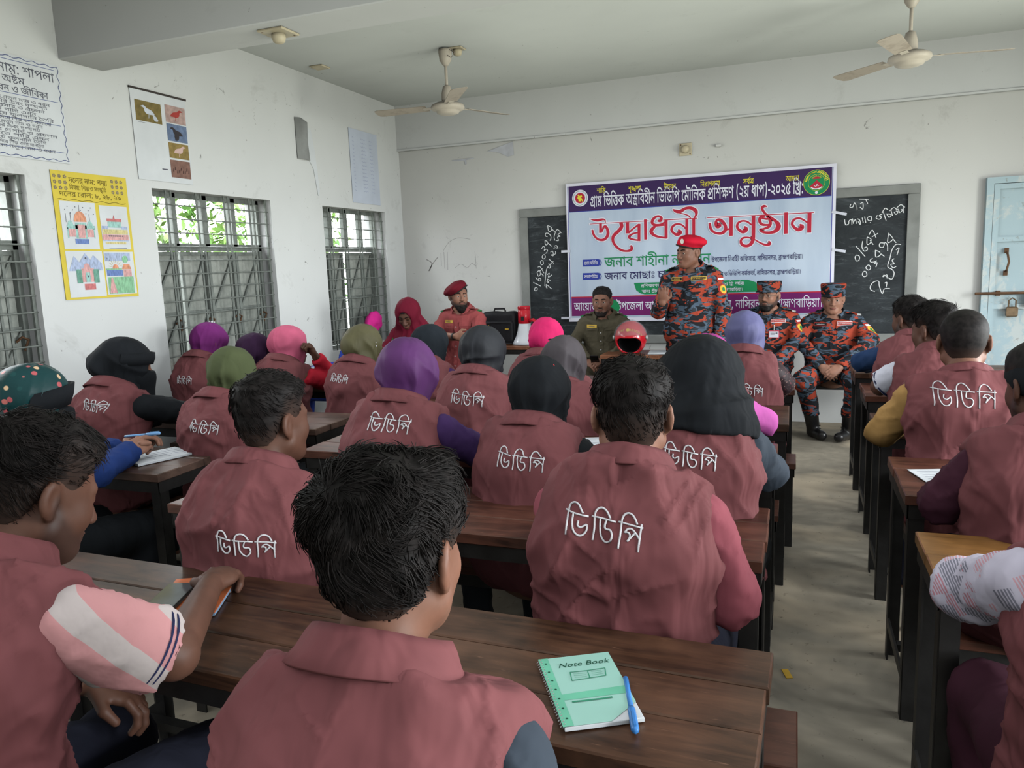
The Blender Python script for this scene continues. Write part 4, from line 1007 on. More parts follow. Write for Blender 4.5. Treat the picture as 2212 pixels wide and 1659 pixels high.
mb_white = flatm('banner_white', rgb(232, 232, 244))
mb_purple = flatm('banner_purple', rgb(62, 36, 92))
mb_mag = flatm('banner_magenta', rgb(122, 30, 106))
mb_red = flatm('banner_red', rgb(190, 32, 58))
mb_green = flatm('banner_green', rgb(22, 140, 84))
mb_navy = flatm('banner_navy', rgb(40, 36, 96))
mb_yel = flatm('banner_yellow', rgb(236, 222, 62))
mb_blue = flatm('banner_blue', rgb(44, 62, 160))
mb_tape = flatm('clear_tape', rgb(214, 216, 226), 0.3)
NX0, NX1, NZ0, NZ1 = -2.066, 0.322, 0.937, 2.252
BW, BH = NX1 - NX0, NZ1 - NZ0
ban = empty('event_banner', (NX0, YF - 0.045, NZ0), 0, 'large printed event banner with red Bengali heading taped over the blackboard', 'banner')
# cloth: a gently waved sheet
nx, nz = 48, 26
V = []
for j in range(nz + 1):
    for i in range(nx + 1):
        u, v_ = i / nx, j / nz
        V.append((u * BW, 0.0, v_ * BH))
Fq = [(j * (nx + 1) + i, j * (nx + 1) + i + 1, (j + 1) * (nx + 1) + i + 1, (j + 1) * (nx + 1) + i) for j in range(nz) for i in range(nx)]
mesh_obj('banner_border', V + [(x, 0.002, z) for x, y, z in V], Fq + [tuple(len(V) + i for i in f[::-1]) for f in Fq], mb_white, ban)
MBn = frame((0, 0, 0), (1, 0, 0), (0, 0, 1))   # local xy = banner plane, z towards the room
# world x,z of photo points -> banner coordinates
def bp(px, py):
    x, z = crop_to_wall(0, 0, px, py, 0, 0.05)
    return x - NX0, z - NZ0


bx0, bx1, bz0, bz1 = 0.028, BW - 0.036, 0.036, BH - 0.026
zt = bp(1232, 457.5)[1]
fz0, fz1 = bp(1240, 683)[1], bp(1240, 643.5)[1]
MB().rect(bx0, bz0, bx1, bz1, MBn, 0.001).build('banner_ground', m_ban, ban)
MB().rect(bx0, zt, bx1, bz1, MBn, 0.002).build('header_band', mb_purple, ban)
MB().rect(bx0, fz0, bx1, fz1, MBn, 0.002).build('footer_band', mb_mag, ban)
MB().rect(bx0, fz1, bx1, fz1 + 0.010, MBn, 0.002).build('footer_line', mb_red, ban)
g = MB().rect(bx0 - 0.012, bz0, bx0 - 0.006, bz1, MBn, 0.001).rect(bx1 + 0.004, bz0, bx1 + 0.01, bz1, MBn, 0.001).rect(bx0, zt - 0.006, bx1, zt, MBn, 0.0025)
g.build('ruled_line', mb_blue, ban)


def btext(keys, mat, name='banner_lettering', off=0.004):
    g = MB()
    for k, x, y, size, width, bold in keys:
        bn_text(k, g, MBn, x, y, size, off, width, bold)
    return g.build(name, mat, ban)


for k, x0, x1, y in (('v1', 1289, 1308, 414), ('v2', 1357, 1384, 410), ('v3', 1434, 1460, 405), ('v4', 1513, 1555, 400), ('v5', 1605, 1628, 394), ('v6', 1697, 1726, 388)):
    btext([(k, bp(x0, y)[0], bp(x0, y)[1] - 0.014, 0.066, bp(x1, y)[0] - bp(x0, y)[0], 1.5)], mb_yel)
x0, y0 = bp(1275, 447)
x1, y1 = bp(1736, 415)
btext([('head', x0, y0 + 0.0, 0.150, x1 - x0, 3.0)], mb_white)
xa, ya = bp(1306, 577)
xb, yb = bp(1535, 567)
btext([('g2', xa, ya, 0.140, xb - xa, 1.0)], mb_green)
xa, ya = bp(1537, 566)
xb, yb = bp(1735, 562)
btext([('g3', xa, ya, 0.062, xb - xa, 1.0)], mb_navy)
xa, ya = bp(1306, 604)
btext([('h2', xa, ya, 0.100, 0.72, 1.0)], mb_navy)
xb2, yb2 = bp(1730, 594)
xa2, ya2 = bp(1500, 598)
btext([('h3', xa2, ya2, 0.058, xb2 - xa2, 1.0)], mb_navy)
for k, y in (('g1', 569), ('h1', 598)):
    xa, ya = bp(1259, y)
    g = MB()
    g.rect(xa, ya - 0.03, xa + 0.15, ya + 0.035, MBn, 0.003)
    g.disc(xa + 0.15, ya + 0.0025, 0.02, MBn, 0.003, 16, 0.0325, -pi / 2, pi / 2)
    g.ribbon([(xa + 0.165, ya + 0.033, 0.006), (xa + 0.182, ya, 0.008), (xa + 0.165, ya - 0.03, 0.006)], MBn, 0.003)
    g.build('tag_shape', mb_blue, ban)
    btext([(k, xa + 0.012, ya - 0.014, 0.045, 0.135, 1.0)], mb_white, off=0.005)
# green leaf shaped plaque
xa, ya = bp(1370, 638)
xb, yb = bp(1640, 632)
ya = yb = max(fz1 + 0.018, min(ya, yb))
pts = [(xa, ya + 0.105), (xa + 0.02, ya + 0.04), (xa + 0.06, ya + 0.01), (xa + 0.1, ya), (xb - xa - 0.0 + xa, yb), (xb, yb + 0.03), (xb - 0.03, yb + 0.085), (xb - 0.1, yb + 0.11), (xa, ya + 0.11)]
MB().poly(pts, MBn, 0.003).build('green_plaque', mb_green, ban)
xt, yt = bp(1384, 621)
btext([('t1', xt, yt, 0.043, 0.30, 1.0), ('t2', xt + 0.01, yt - 0.05, 0.040, 0.18, 1.0)], mb_white, off=0.005)
xt, yt = bp(1553, 617)
btext([('t3', xt, yt, 0.045, 0.22, 1.0), ('t4', xt + 0.02, yt - 0.05, 0.040, 0.19, 1.0)], mb_white, off=0.005)
xa, ya = bp(1240, 671)
btext([('b1', xa, ya, 0.115, 0.34, 2.0)], mb_white)
xb, yb = bp(1331, 670)
xc, yc = bp(1777, 666)
btext([('b2', xb, yb, 0.115, xc - xb, 1.5)], mb_white)
# calligraphic heading, drawn as brush strokes
HEAD = [(1260, [[(118, 365, 6), (200, 388, 34), (280, 388, 56), (360, 374, 40), (400, 388, 25), (408, 435, 14)], [(120, 460, 13), (1205, 400, 15)], [(318, 452, 62), (318, 622, 62)],
               [(345, 600, 30), (378, 515, 45), (415, 505, 50), (448, 570, 62), (453, 650, 68), (420, 715, 62), (360, 750, 55), (280, 742, 45), (215, 690, 45), (182, 630, 50), (167, 565, 42)],
               [(690, 435, 75), (708, 500, 75), (665, 570, 75), (600, 630, 72), (552, 690, 70), (545, 760, 60), (575, 830, 55), (640, 902, 50), (720, 945, 46), (800, 955, 42), (862, 942, 56), (893, 905, 62), (872, 850, 30)],
               [(812, 430, 72), (815, 632, 72)], [(830, 622, 42), (930, 535, 36), (1030, 465, 40)], [(1025, 455, 62), (1025, 772, 62)],
               [(1000, 618, 26), (910, 640, 40), (835, 690, 44), (870, 728, 42), (950, 748, 36), (1050, 762, 30)], [(1142, 375, 60), (1147, 745, 60)],
               [(1365, 395, 40), (1415, 400, 58), (1438, 352, 52), (1392, 315, 42), (1330, 330, 48), (1280, 380, 62), (1268, 440, 58), (1320, 478, 56), (1420, 472, 46), (1500, 425, 36)],
               [(1330, 492, 50), (1265, 555, 72), (1250, 605, 74), (1300, 662, 55), (1400, 697, 42), (1535, 714, 36)], [(1522, 385, 65), (1522, 722, 65)], [(1470, 386, 17), (2092, 352, 17)], [(1300, 490, 46), (1490, 478, 34)],
               [(1745, 560, 20), (1780, 610, 85), (1730, 652, 66), (1675, 635, 48), (1625, 578, 52), (1640, 510, 52), (1700, 465, 42), (1780, 462, 36), (1850, 505, 32), (1895, 560, 30)],
               [(1905, 365, 62), (1905, 690, 62)], [(2030, 358, 62), (2030, 700, 62)],
               [(1645, 188, 16), (1700, 220, 62), (1780, 228, 70), (1880, 172, 56), (1980, 165, 62), (2062, 212, 75), (2078, 280, 50), (2040, 348, 26)], [(1760, 255, 14), (1880, 283, 22), (1950, 318, 24), (1975, 362, 16)]]),
        (1510, [[(150, 345, 14), (2112, 247, 16)],
               [(362, 435, 30), (375, 485, 85), (330, 505, 66), (308, 440, 56), (340, 382, 46), (400, 388, 58), (460, 450, 62), (492, 530, 66), (468, 592, 70), (400, 632, 56), (300, 620, 46), (232, 570, 50), (204, 500, 55), (198, 438, 48)],
               [(500, 560, 40), (565, 550, 32)], [(590, 330, 72), (588, 677, 70)],
               [(832, 500, 20), (862, 555, 92), (810, 602, 70), (742, 570, 52), (702, 510, 52), (722, 440, 46), (800, 402, 36), (890, 418, 34), (965, 475, 30)],
               [(1002, 308, 72), (1000, 640, 72), (993, 740, 70), (955, 822, 70), (880, 862, 56), (800, 842, 56), (768, 780, 50), (802, 720, 42), (880, 706, 36), (965, 716, 30)],
               [(1020, 742, 22), (1100, 790, 28), (1200, 835, 40), (1270, 838, 56), (1302, 812, 56), (1278, 770, 24)],
               [(1250, 142, 15), (1200, 130, 50), (1160, 162, 50), (1182, 222, 46), (1240, 285, 42), (1320, 340, 48), (1400, 400, 56), (1450, 460, 86), (1456, 522, 96), (1400, 590, 72), (1300, 617, 52), (1180, 607, 46), (1125, 562, 42), (1190, 548, 38), (1280, 510, 58), (1312, 450, 60), (1300, 380, 52), (1255, 315, 45)],
               [(1210, 312, 40), (1132, 330, 52), (1115, 400, 60), (1150, 460, 52), (1220, 476, 42), (1290, 470, 34)], [(1150, 350, 40), (1265, 372, 36)],
               [(1602, 245, 70), (1595, 637, 72)],
               [(1852, 462, 20), (1890, 512, 92), (1832, 562, 70), (1762, 530, 52), (1712, 460, 52), (1742, 385, 46), (1820, 352, 36), (1900, 372, 34), (1990, 432, 30)], [(2032, 248, 75), (2025, 617, 75)]])]
gw, gr = MB(), MB()
sti = 0
pxm = 0.11754 * 6.1 / F_PX
for ox, strokes in HEAD:
    for st in strokes:
        P = []
        sti += 1
        for X, Y, wd in st:
            x, z = crop_to_wall(X, Y, ox, 430, 0.11754, 0.05)
            P.append((x - NX0, z - NZ0, wd * pxm))
        P = [tuple(np.array(P[0]) * (1 - u) + np.array(P[1]) * u) for u in (0, 0.5, 1)] if len(P) == 2 else smooth_line(P, 5)
        gr.ribbon(P, MBn, 0.0072 + sti * 0.00004, False)
        a, b = P[0], P[-1]
        ext = []
        for (p, q) in ((P[0], P[1]), (P[-1], P[-2])):
            dx, dy = p[0] - q[0], p[1] - q[1]
            l = math.hypot(dx, dy) or 1
            ext.append((p[0] + dx / l * 0.008, p[1] + dy / l * 0.008, p[2]))
        gw.ribbon([(x, y, w_ + 0.016) for x, y, w_ in [ext[0]] + P + [ext[1]]], MBn, 0.0045 + sti * 0.00004, False)
gw.build('heading_outline', mb_white, ban)
gr.build('heading_lettering', mb_red, ban)
# emblems
def ring(cx, cy, r0, r1, mat, name, off):
    g = MB()
    g.ribbon([(cx + (r0 + r1) / 2 * math.cos(t), cy + (r0 + r1) / 2 * math.sin(t), r1 - r0) for t in np.linspace(0, 2 * pi, 33)], MBn, off)
    return g.build(name, mat, ban)


ex, ey = bp(1253, 428)
MB().disc(ex, ey, 0.078, MBn, 0.004).build('round_emblem', mb_white, ban)
MB().disc(ex, ey, 0.049, MBn, 0.005).build('emblem_disc', mb_red, ban)
MB().poly([(ex + x * 0.036, ey + y * 0.036) for x, y in [(-.7, .8), (-.3, 1.0), (-.2, .6), (.5, .7), (.6, .3), (.2, .2), (.5, -.1), (.8, -.9), (.5, -.9), (.3, -.4), (.1, -.9), (-.4, -.8), (-.5, -.2), (-.8, .1), (-.5, .4)]], MBn, 0.006).build('emblem_map', mb_yel, ban)
ring(ex, ey, 0.064, 0.067, mb_green, 'emblem_ring', 0.005)
ex, ey = bp(1764, 394)
MB().disc(ex, ey, 0.106, MBn, 0.004).build('round_emblem', mb_yel, ban)
MB().disc(ex, ey, 0.103, MBn, 0.005).build('emblem_disc', mb_green, ban)
ring(ex, ey, 0.066, 0.068, mb_yel, 'emblem_ring', 0.006)
g = MB()
for s in (-1, 1):
    for k in range(9):
        t_ = math.radians(10 + k * 9)
        cx, cy = ex + s * 0.085 * math.cos(t_), ey + 0.085 * math.sin(t_)
        g.ribbon([(cx - 0.012, cy - 0.004, 0.002), (cx, cy + 0.003, 0.008), (cx + 0.012, cy + 0.011, 0.002)], MBn, 0.006)
for k in range(9):
    t_ = math.radians(20 + k * 17.5)
    g.ribbon([(ex + 0.02 * math.cos(t_), ey + 0.028 + 0.018 * math.sin(t_), 0.003), (ex + 0.045 * math.cos(t_), ey + 0.028 + 0.032 * math.sin(t_), 0.002)], MBn, 0.006)
g.build('emblem_wheat', mb_yel, ban)
g = MB().disc(ex, ey + 0.03, 0.03, MBn, 0.007, 18, 0.018, 0, pi).poly([(ex, ey + 0.02), (ex - 0.052, ey - 0.03), (ex - 0.03, ey - 0.05), (ex, ey - 0.057), (ex + 0.03, ey - 0.05), (ex + 0.052, ey - 0.03)], MBn, 0.007)
g.build('emblem_red_mark', mb_red, ban)
g = MB().ribbon([(ex - 0.045, ey - 0.038, 0.008), (ex - 0.02, ey - 0.052, 0.009), (ex + 0.02, ey - 0.052, 0.009), (ex + 0.045, ey - 0.038, 0.008)], MBn, 0.008)
g.ribbon([(ex - 0.022, ey - 0.022, 0.004), (ex - 0.005, ey - 0.034, 0.004), (ex + 0.004, ey - 0.012, 0.004)], MBn, 0.008).ribbon([(ex + 0.002, ey - 0.03, 0.003), (ex + 0.012, ey - 0.01, 0.003)], MBn, 0.008).ribbon([(ex + 0.008, ey - 0.032, 0.003), (ex + 0.02, ey - 0.03, 0.003)], MBn, 0.008)
g.disc(ex, ey - 0.085, 0.012, MBn, 0.007, 12).build('emblem_white_mark', mb_white, ban)
ex, ey = bp(1322, 664)
MB().disc(ex, ey, 0.075, MBn, 0.0045).build('round_emblem', mb_green, ban)
for px, py, ln, an in ((1222, 543, 0.09, 0), (1222, 687, 0.09, 0), (1813, 460, 0.12, -0.25), (1812, 541, 0.11, -0.2)):
    x, z = bp(px, py)
    Mt = MBn @ Matrix.Translation((x, z, 0.0)) @ Matrix.Rotation(an, 4, 'Z')
    MB().box((-ln / 2, -0.011, 0.004), (ln / 2, 0.011, 0.0055), Mt).build('tape_strip', mb_tape, ban)


# ------------------------------------------------------------------ desks and benches
m_black = plain('black_painted_steel', rgb(38, 37, 36), 0.5, 0.4, 0.3, 18, 0.2, 40)
WOODS = [wood('dark_brown_wood', rgb(44, 30, 23), rgb(100, 68, 48)), wood('red_brown_wood', rgb(58, 34, 27), rgb(112, 68, 52)), wood('grey_brown_wood', rgb(58, 44, 38), rgb(108, 84, 72), 0.36)]
m_honey = wood('honey_wood', rgb(88, 58, 28), rgb(146, 102, 52), 0.35)


def table_like(name, x0, x1, y0, y1, h, mat, label, cat, group, planks=3, rz=0.0, thick=0.034, legw=0.042, foot=True):
    cx, cy = (x0 + x1) / 2, (y0 + y1) / 2
    W, D_ = x1 - x0, y1 - y0
    r = empty(name, (cx, cy, 0), rz, label, cat, group)
    pw = D_ / planks
    for k in range(planks):
        ya = -D_ / 2 + k * pw
        dx = random.uniform(0, 0.006)
        MB().box((-W / 2 - dx, ya + 0.0015, h - thick), (W / 2 + random.uniform(0, 0.006), ya + pw - 0.0015, h + random.uniform(-0.001, 0.001)), bev=0.003).build('plank', mat, r)
    f = MB()
    zb, zt_ = h - thick - 0.045, h - thick
    f.box((-W / 2 + 0.004, -D_ / 2 + 0.012, zb), (W / 2 - 0.004, -D_ / 2 + 0.018, zt_)).box((-W / 2 + 0.004, D_ / 2 - 0.018, zb), (W / 2 - 0.004, D_ / 2 - 0.012, zt_))
    f.box((-W / 2 + 0.002, -D_ / 2 + 0.012, zb), (-W / 2 + 0.008, D_ / 2 - 0.012, zt_ + 0.02)).box((W / 2 - 0.008, -D_ / 2 + 0.012, zb), (W / 2 - 0.002, D_ / 2 - 0.012, zt_ + 0.02))
    f.build('frame', m_black, r)
    for sx in (-1, 1):
        for sy in (-1, 1):
            x = sx * (W / 2 - 0.012)
            y = sy * (D_ / 2 - 0.022)
            g = MB().box((min(x, x - sx * legw), y - 0.003, 0), (max(x, x - sx * legw), y + 0.003, zt_)).box((x - 0.003, min(y, y - sy * legw), 0), (x + 0.003, max(y, y - sy * legw), zt_))
            g.build('leg', m_black, r)
    if foot:
        for sx in (-1, 1):
            x = sx * (W / 2 - 0.012)
            MB().box((x - 0.004, -D_ / 2 + 0.03, 0.13), (x + 0.004, D_ / 2 - 0.03, 0.165)).build('side_rail', m_black, r)
        MB().box((-W / 2 + 0.02, -0.02, 0.135), (W / 2 - 0.02, 0.015, 0.16)).build('foot_rail', m_black, r)
    return r


random.seed(4)
ORD = ['nearest the camera', 'second from the camera', 'third from the camera', 'fourth from the camera', 'farthest from the camera']
MID = [(1.05, 1.45), (1.88, 2.31), (2.64, 3.13), (3.5, 3.97), (4.45, 4.88)]
for i, (a, b) in enumerate(MID):
    x0, x1 = [(-1.92, -0.035), (-1.95, -0.06), (-1.95, -0.05), (-1.95, -0.015), (-1.95, 0.01)][i]
    table_like('school_desk', x0, x1, a, b, 0.76, WOODS[(0, 1, 1, 0, 1)[i]], 'long brown plank desk of the middle column, ' + ORD[i], 'desk', 'long plank desks', 3, -0.03 if i == 0 else (-0.012 if i == 1 else 0))
    bx0, bx1, by = [(-1.9, -0.1, 0.74), (-1.9, 0.02, 1.64), (-1.9, -0.1, 2.45), (-1.9, -0.05, 3.28), (-1.9, 0.02, 4.12)][i]
    table_like('school_bench', bx0, bx1, by - 0.11, by + 0.11, 0.45, WOODS[1], 'long brown plank bench of the middle column, ' + ORD[i], 'bench', 'long plank benches', 1, 0, 0.03, 0.035)
# a second bench end that sticks out at the aisle beside the fourth desk
RGT = [(1.86, 2.19), (2.52, 3.0), (3.45, 3.84), (4.30, 4.74), (5.12, 5.54)]
for i, (a, b) in enumerate(RGT):
    table_like('school_desk', (0.318, 0.335, 0.345, 0.365, 0.365)[i], 2.3, a, b, 0.76, [m_honey, WOODS[1], WOODS[0], WOODS[1], WOODS[0]][i], ('yellow brown' if i == 0 else 'red brown') + ' plank desk of the right column, ' + ORD[i], 'desk', 'long plank desks', 2 if i == 0 else 3)
    by = (1.42, 2.33, 3.14, 3.98, 4.88)[i]
    table_like('school_bench', 0.42, 2.3, by - 0.11, by + 0.11, 0.45, WOODS[1], 'brown plank bench of the right column, ' + ORD[i], 'bench', 'long plank benches', 1, 0, 0.03, 0.035)
LFT = [(2.18, 2.56), (3.03, 3.42), (4.2, 4.6), (4.78, 5.12)]
for i, (a, b) in enumerate(LFT):
    table_like('school_desk', -3.78, (-2.29, -2.155, -2.2, -2.6)[i], a, b, 0.76, WOODS[2], 'grey brown plank desk against the window wall, ' + (ORD[i] if i < 3 else ORD[4]), 'desk', 'long plank desks', 3)
    by = a - 0.34
    if i == 3:
        continue
    table_like('school_bench', -3.78, -2.22, by - 0.12, by + 0.12, 0.45, WOODS[0], 'brown plank bench along the window wall, ' + (ORD[i] if i < 3 else ORD[4]), 'bench', 'long plank benches', 1, 0, 0.03, 0.035)
# front furniture
table_like('front_table', -1.46, -1.0, 5.98, 6.36, 0.76, wood('table_wood', rgb(92, 54, 36), rgb(140, 90, 62), 0.4), 'brown wooden table with the red helmet on it', 'table', None, 2)
table_like('front_table', -3.05, -2.05, 6.62, 7.02, 0.76, MATS['table_wood'], 'brown wooden table under the megaphone and black bag', 'table', None, 2)
table_like('front_bench', -0.62, 0.80, 6.72, 6.98, 0.46, m_honey, 'yellow brown bench under the two seated men in camouflage', 'bench', None, 1, 0, 0.03, 0.03, False)
table_like('front_bench', -1.95, -1.15, 6.45, 6.72, 0.46, MATS['table_wood'], 'brown bench under the seated man in olive uniform', 'bench', None, 1, 0, 0.03, 0.03, False)
table_like('front_bench', -3.3, -2.7, 5.62, 5.88, 0.46, MATS['table_wood'], 'brown bench under the woman in the maroon cape', 'bench', None, 1, 0, 0.03, 0.03, False)
table_like('front_bench', -3.45, -2.5, 6.2, 6.45, 0.46, MATS['table_wood'], 'brown bench under the man in the dark red beret', 'bench', None, 1, 0, 0.03, 0.03, False)

# ------------------------------------------------------------------ ceiling fans
m_fan = plain('cream_fan_enamel', rgb(214, 204, 188), 0.4, 0.4, 0.06, 20)
m_blade, t = newmat('dusty_fan_blade', 0.5, 0.35)
co = t.coord()
t.link(t.mix(t.ramp(t.noise(co, 9, 5, 0.7), [(0.5, (0, 0, 0)), (0.75, (0.7,) * 3)]), rgb(196, 184, 168), rgb(128, 110, 92)), t.p.inputs['Base Color'])


def fan(x, y, a0, label):
    r = empty('ceiling_fan', (x, y, ZC), 0, label, 'ceiling fan', 'two cream ceiling fans')
    z = -0.43
    MB().lathe([(0.012, -0.005), (0.05, -0.01), (0.052, -0.03), (0.045, -0.09), (0.022, -0.125), (0.016, -0.13)], n=20).build('canopy', m_fan, r, True)
    MB().bar((0, 0, -0.005), (0, 0, z + 0.03), 0.0115, n=10).build('down_rod', m_fan, r, True)
    MB().lathe([(0.016, z + 0.16), (0.03, z + 0.15), (0.043, z + 0.1), (0.045, z + 0.06), (0.04, z + 0.03)], n=20).build('lower_canopy', m_fan, r, True)
    MB().lathe([(0.03, z + 0.04), (0.09, z + 0.03), (0.125, z + 0.012), (0.13, z - 0.005), (0.122, z - 0.02), (0.10, z - 0.028), (0.088, z - 0.034), (0.084, z - 0.045), (0.055, z - 0.055), (0.02, z - 0.058)], n=32).build('motor_housing', m_fan, r, True)
    for k in range(3):
        t_ = a0 + k * 2 * pi / 3
        Mb = Matrix.Rotation(t_, 4, 'Z') @ Matrix.Translation((0, 0, z)) @ Matrix.Rotation(0.17, 4, 'X')
        b = MB().box((0.10, -0.022, 0.0), (0.2, 0.022, 0.004), Mb)
        bo = b.build('blade_bracket', m_fan, r)
        P = [(0.17, -0.052), (0.57, -0.066), (0.60, -0.05), (0.608, 0.0), (0.60, 0.05), (0.57, 0.064), (0.17, 0.05)]
        MB().prism(P, Mb @ Matrix.Translation((0, 0, 0.004)), 0.003).build('blade', m_blade, r)
    g = MB().tube([(0.045, -0.02, -0.02), (0.09, -0.03, -0.05), (0.07, -0.05, -0.09), (0.03, -0.03, -0.06)], 0.003, 5)
    g.build('wire', plain('grey_wire', rgb(150, 140, 128), 0.6), r)
    return r


fan(-2.515, 5.56, math.radians(63), 'cream three blade ceiling fan above the left corner')
fan(0.67, 5.72, math.radians(12), 'cream three blade ceiling fan at the top right')

# lamp holders and plates
m_plast = plain('yellowed_plastic', rgb(214, 202, 172), 0.45, 0.4, 0.08, 20)


def holder(loc, N, label, cat='lamp holder', dome=True, plate=0.055, group='round lamp holders'):
    N = Vector(N)
    q = N.to_track_quat('Z', 'Y').to_matrix().to_4x4()
    q.translation = Vector(loc)
    r = empty('lamp_holder', loc, 0, label, cat, group)
    q0 = q.copy()
    q0.translation = (0, 0, 0)
    MB().box((-plate, -plate, 0), (plate, plate, 0.012), q0, 0.003).build('back_plate', m_plast, r)
    if dome:
        MB().lathe([(0.034, 0.012), (0.036, 0.03), (0.03, 0.05), (0.018, 0.058)], n=18, M=q0).build('socket', m_plast, r, True)
    g = MB()
    for sx, sy in ((-1, 1), (1, -1)):
        g.disc(sx * plate * 0.75, sy * plate * 0.75, 0.006, q0, 0.0125, 8)
    g.build('screw', m_rust, r)


holder((-2.50, 3.475, 2.73), (0, 0, -1), 'round lamp holder on a square plate under the deep beam', plate=0.075)
holder((-3.726 + 0.1, 5.554, ZC), (0, 0, -1), 'flat square cover plate on the ceiling near the left wall', 'cover plate', False, 0.06)
holder((-0.944, YF, 2.48), (0, -1, 0), 'round lamp holder on the front wall above the banner')
holder((-2.43, 5.60, ZC), (0, 0, -1), 'small ceiling rose beside the left fan', plate=0.05)
tag(MB().box((-0.675, YF - 0.03, 2.475), (-0.63, YF, 2.5), bev=0.006).build('cable_clip', plain('white_plastic', rgb(226, 226, 222), 0.4)), 'small white plastic clip on the wall above the banner', 'clip')

# ------------------------------------------------------------------ papers and posters on the walls
m_paper = plain('white_paper', rgb(222, 226, 228), 0.8, 0.15, 0.05, 6, 0.1, 8)
m_paperb = plain('bluish_paper', rgb(206, 214, 228), 0.8, 0.15, 0.05, 6, 0.15, 8)
m_ink = plain('dark_ink', rgb(92, 94, 106), 0.8)
m_inkb = plain('blue_ink', rgb(84, 96, 150), 0.8)
m_yelp = plain('yellow_poster_paper', rgb(226, 204, 84), 0.8, 0.15, 0.06, 6)


def cmat(name, r_, g_, b_):
    k_ = 0.30
    return plain('crayon_' + name, rgb(r_ + (222 - r_) * k_, g_ + (224 - g_) * k_, b_ + (226 - b_) * k_), 0.85, 0.1, 0.25, 40, stretch=(1, 3, 1))


def wall_sheet(name, y0, z0, y1, z1, mat, label, cat='poster', group=None):
    """sheet on the left wall; local x runs along +y (into the room), local y up"""
    r = empty(name, (XL, y0, z0), 0, label, cat, group)
    Mw = frame((0.0, 0, 0), (0, 1, 0), (0, 0, 1))
    MB().box((0, 0, 0.003), (y1 - y0, z1 - z0, 0.006), Mw).build('sheet', mat, r)
    return r, Mw, y1 - y0, z1 - z0


r, Mw, W, Hh = wall_sheet('handwritten_poster', 2.70, 2.165, 3.318, 2.69, m_paper, 'handwritten Bengali poster with wavy border at the upper left')
g = MB()
per = [(0.012 + 0.006 * math.sin(k * 1.3), 0.012 + k * (Hh - 0.024) / 40) for k in range(41)] + [(0.012 + k * (W - 0.024) / 40, Hh - 0.012 + 0.005 * math.sin(k * 1.3)) for k in range(41)] + [(W - 0.012 + 0.006 * math.sin(k * 1.3), Hh - 0.012 - k * (Hh - 0.024) / 40) for k in range(41)] + [(W - 0.012 - k * (W - 0.024) / 40, 0.012 + 0.005 * math.sin(k * 1.3)) for k in range(41)]
g.tube([Mw @ Vector((x, y, 0.007)) for x, y in per], 0.0018, 4)
for y in (Hh - 0.2, 0.2, 0.055, Hh - 0.03):
    g.rect(0.03, y, W - 0.03, y + 0.003, Mw, 0.0065)
g.build('border_line', m_inkb, r)
g = MB()
bn_text('p1', g, Mw, 0.08, Hh - 0.095, 0.070, 0.007, 0.50)
bn_text('p2', g, Mw, 0.12, Hh - 0.145, 0.055, 0.007, 0.28)
bn_text('p3', g, Mw, 0.05, Hh - 0.192, 0.05, 0.007, 0.48)
for k in range(13):
    bn_text('w%d' % (k % 6 + 1), g, Mw, 0.045 + 0.012 * (k % 3), Hh - 0.232 - k * 0.0205, 0.024, 0.007, W - 0.13 - 0.03 * (k % 4))
g.build('handwriting', m_ink, r)

r, Mw, W, Hh = wall_sheet('drawing_poster', 3.183, 1.405, 3.696, 2.122, m_yelp, 'yellow poster carrying four crayon drawings on the left wall')
g = MB()
bn_text('q1', g, Mw, 0.11, Hh - 0.06, 0.045, 0.0075, 0.26)
bn_text('q2', g, Mw, 0.11, Hh - 0.098, 0.036, 0.0075, 0.25)
bn_text('q3', g, Mw, 0.04, Hh - 0.138, 0.042, 0.0075, 0.42)
g.ribbon([(0.02 + k * 0.0235, Hh - 0.157 + 0.004 * math.sin(k * 1.6), 0.003) for k in range(21)], Mw, 0.0075)
g.build('handwriting', plain('brown_ink', rgb(120, 104, 44), 0.8), r)
g = MB()
for sx in (0, 1):
    for i in range(3):
        for j in range(3):
            x = 0.02 + i * 0.033 + sx * 0.385
            y = Hh - 0.03 - j * 0.032
            for k in range(5):
                g.disc(x + 0.007 * math.cos(k * 1.257), y + 0.007 * math.sin(k * 1.257), 0.0045, Mw, 0.0075, 6)
g.build('flower_marks', cmat('brown', 110, 92, 62), r)
cells = [(0.03, 0.285, 0.265, Hh - 0.165), (0.29, 0.285, W - 0.02, Hh - 0.175), (0.03, 0.012, 0.275, 0.275), (0.285, 0.016, W - 0.012, 0.272)]
for c in cells:
    MB().rect(c[0], c[1], c[2], c[3], Mw, 0.0075).build('drawing_sheet', m_paper, r)


def draw(items):
    for mt, fs in [(a_, [b_]) if a_ is not m_ink else (a_, c_) for a_, c_ in items for b_ in (c_ if a_ is not m_ink else c_[:1])]:
        g = MB()
        for f_ in fs:
            k = f_[0]
            if k == 'r':
                g.rect(f_[1], f_[2], f_[3], f_[4], Mw, 0.0085 + f_[5] if len(f_) > 5 else 0.0085)
            elif k == 'd':
                g.disc(f_[1], f_[2], f_[3], Mw, f_[5] if len(f_) > 5 else 0.0088, 18, f_[4] if len(f_) > 4 else None)
            elif k == 'h':
                g.disc(f_[1], f_[2], f_[3], Mw, 0.009, 16, f_[4], 0, pi)
            elif k == 'p':
                g.poly(f_[1], Mw, f_[2] if len(f_) > 2 else 0.0087)
            elif k == 'l':
                g.ribbon([(a_, b_, f_[2]) for a_, b_ in f_[1]], Mw, 0.0095)
        o = g.build('crayon_shape', mt, r)
        if mt is m_ink:
            o['kind'] = 'stuff'


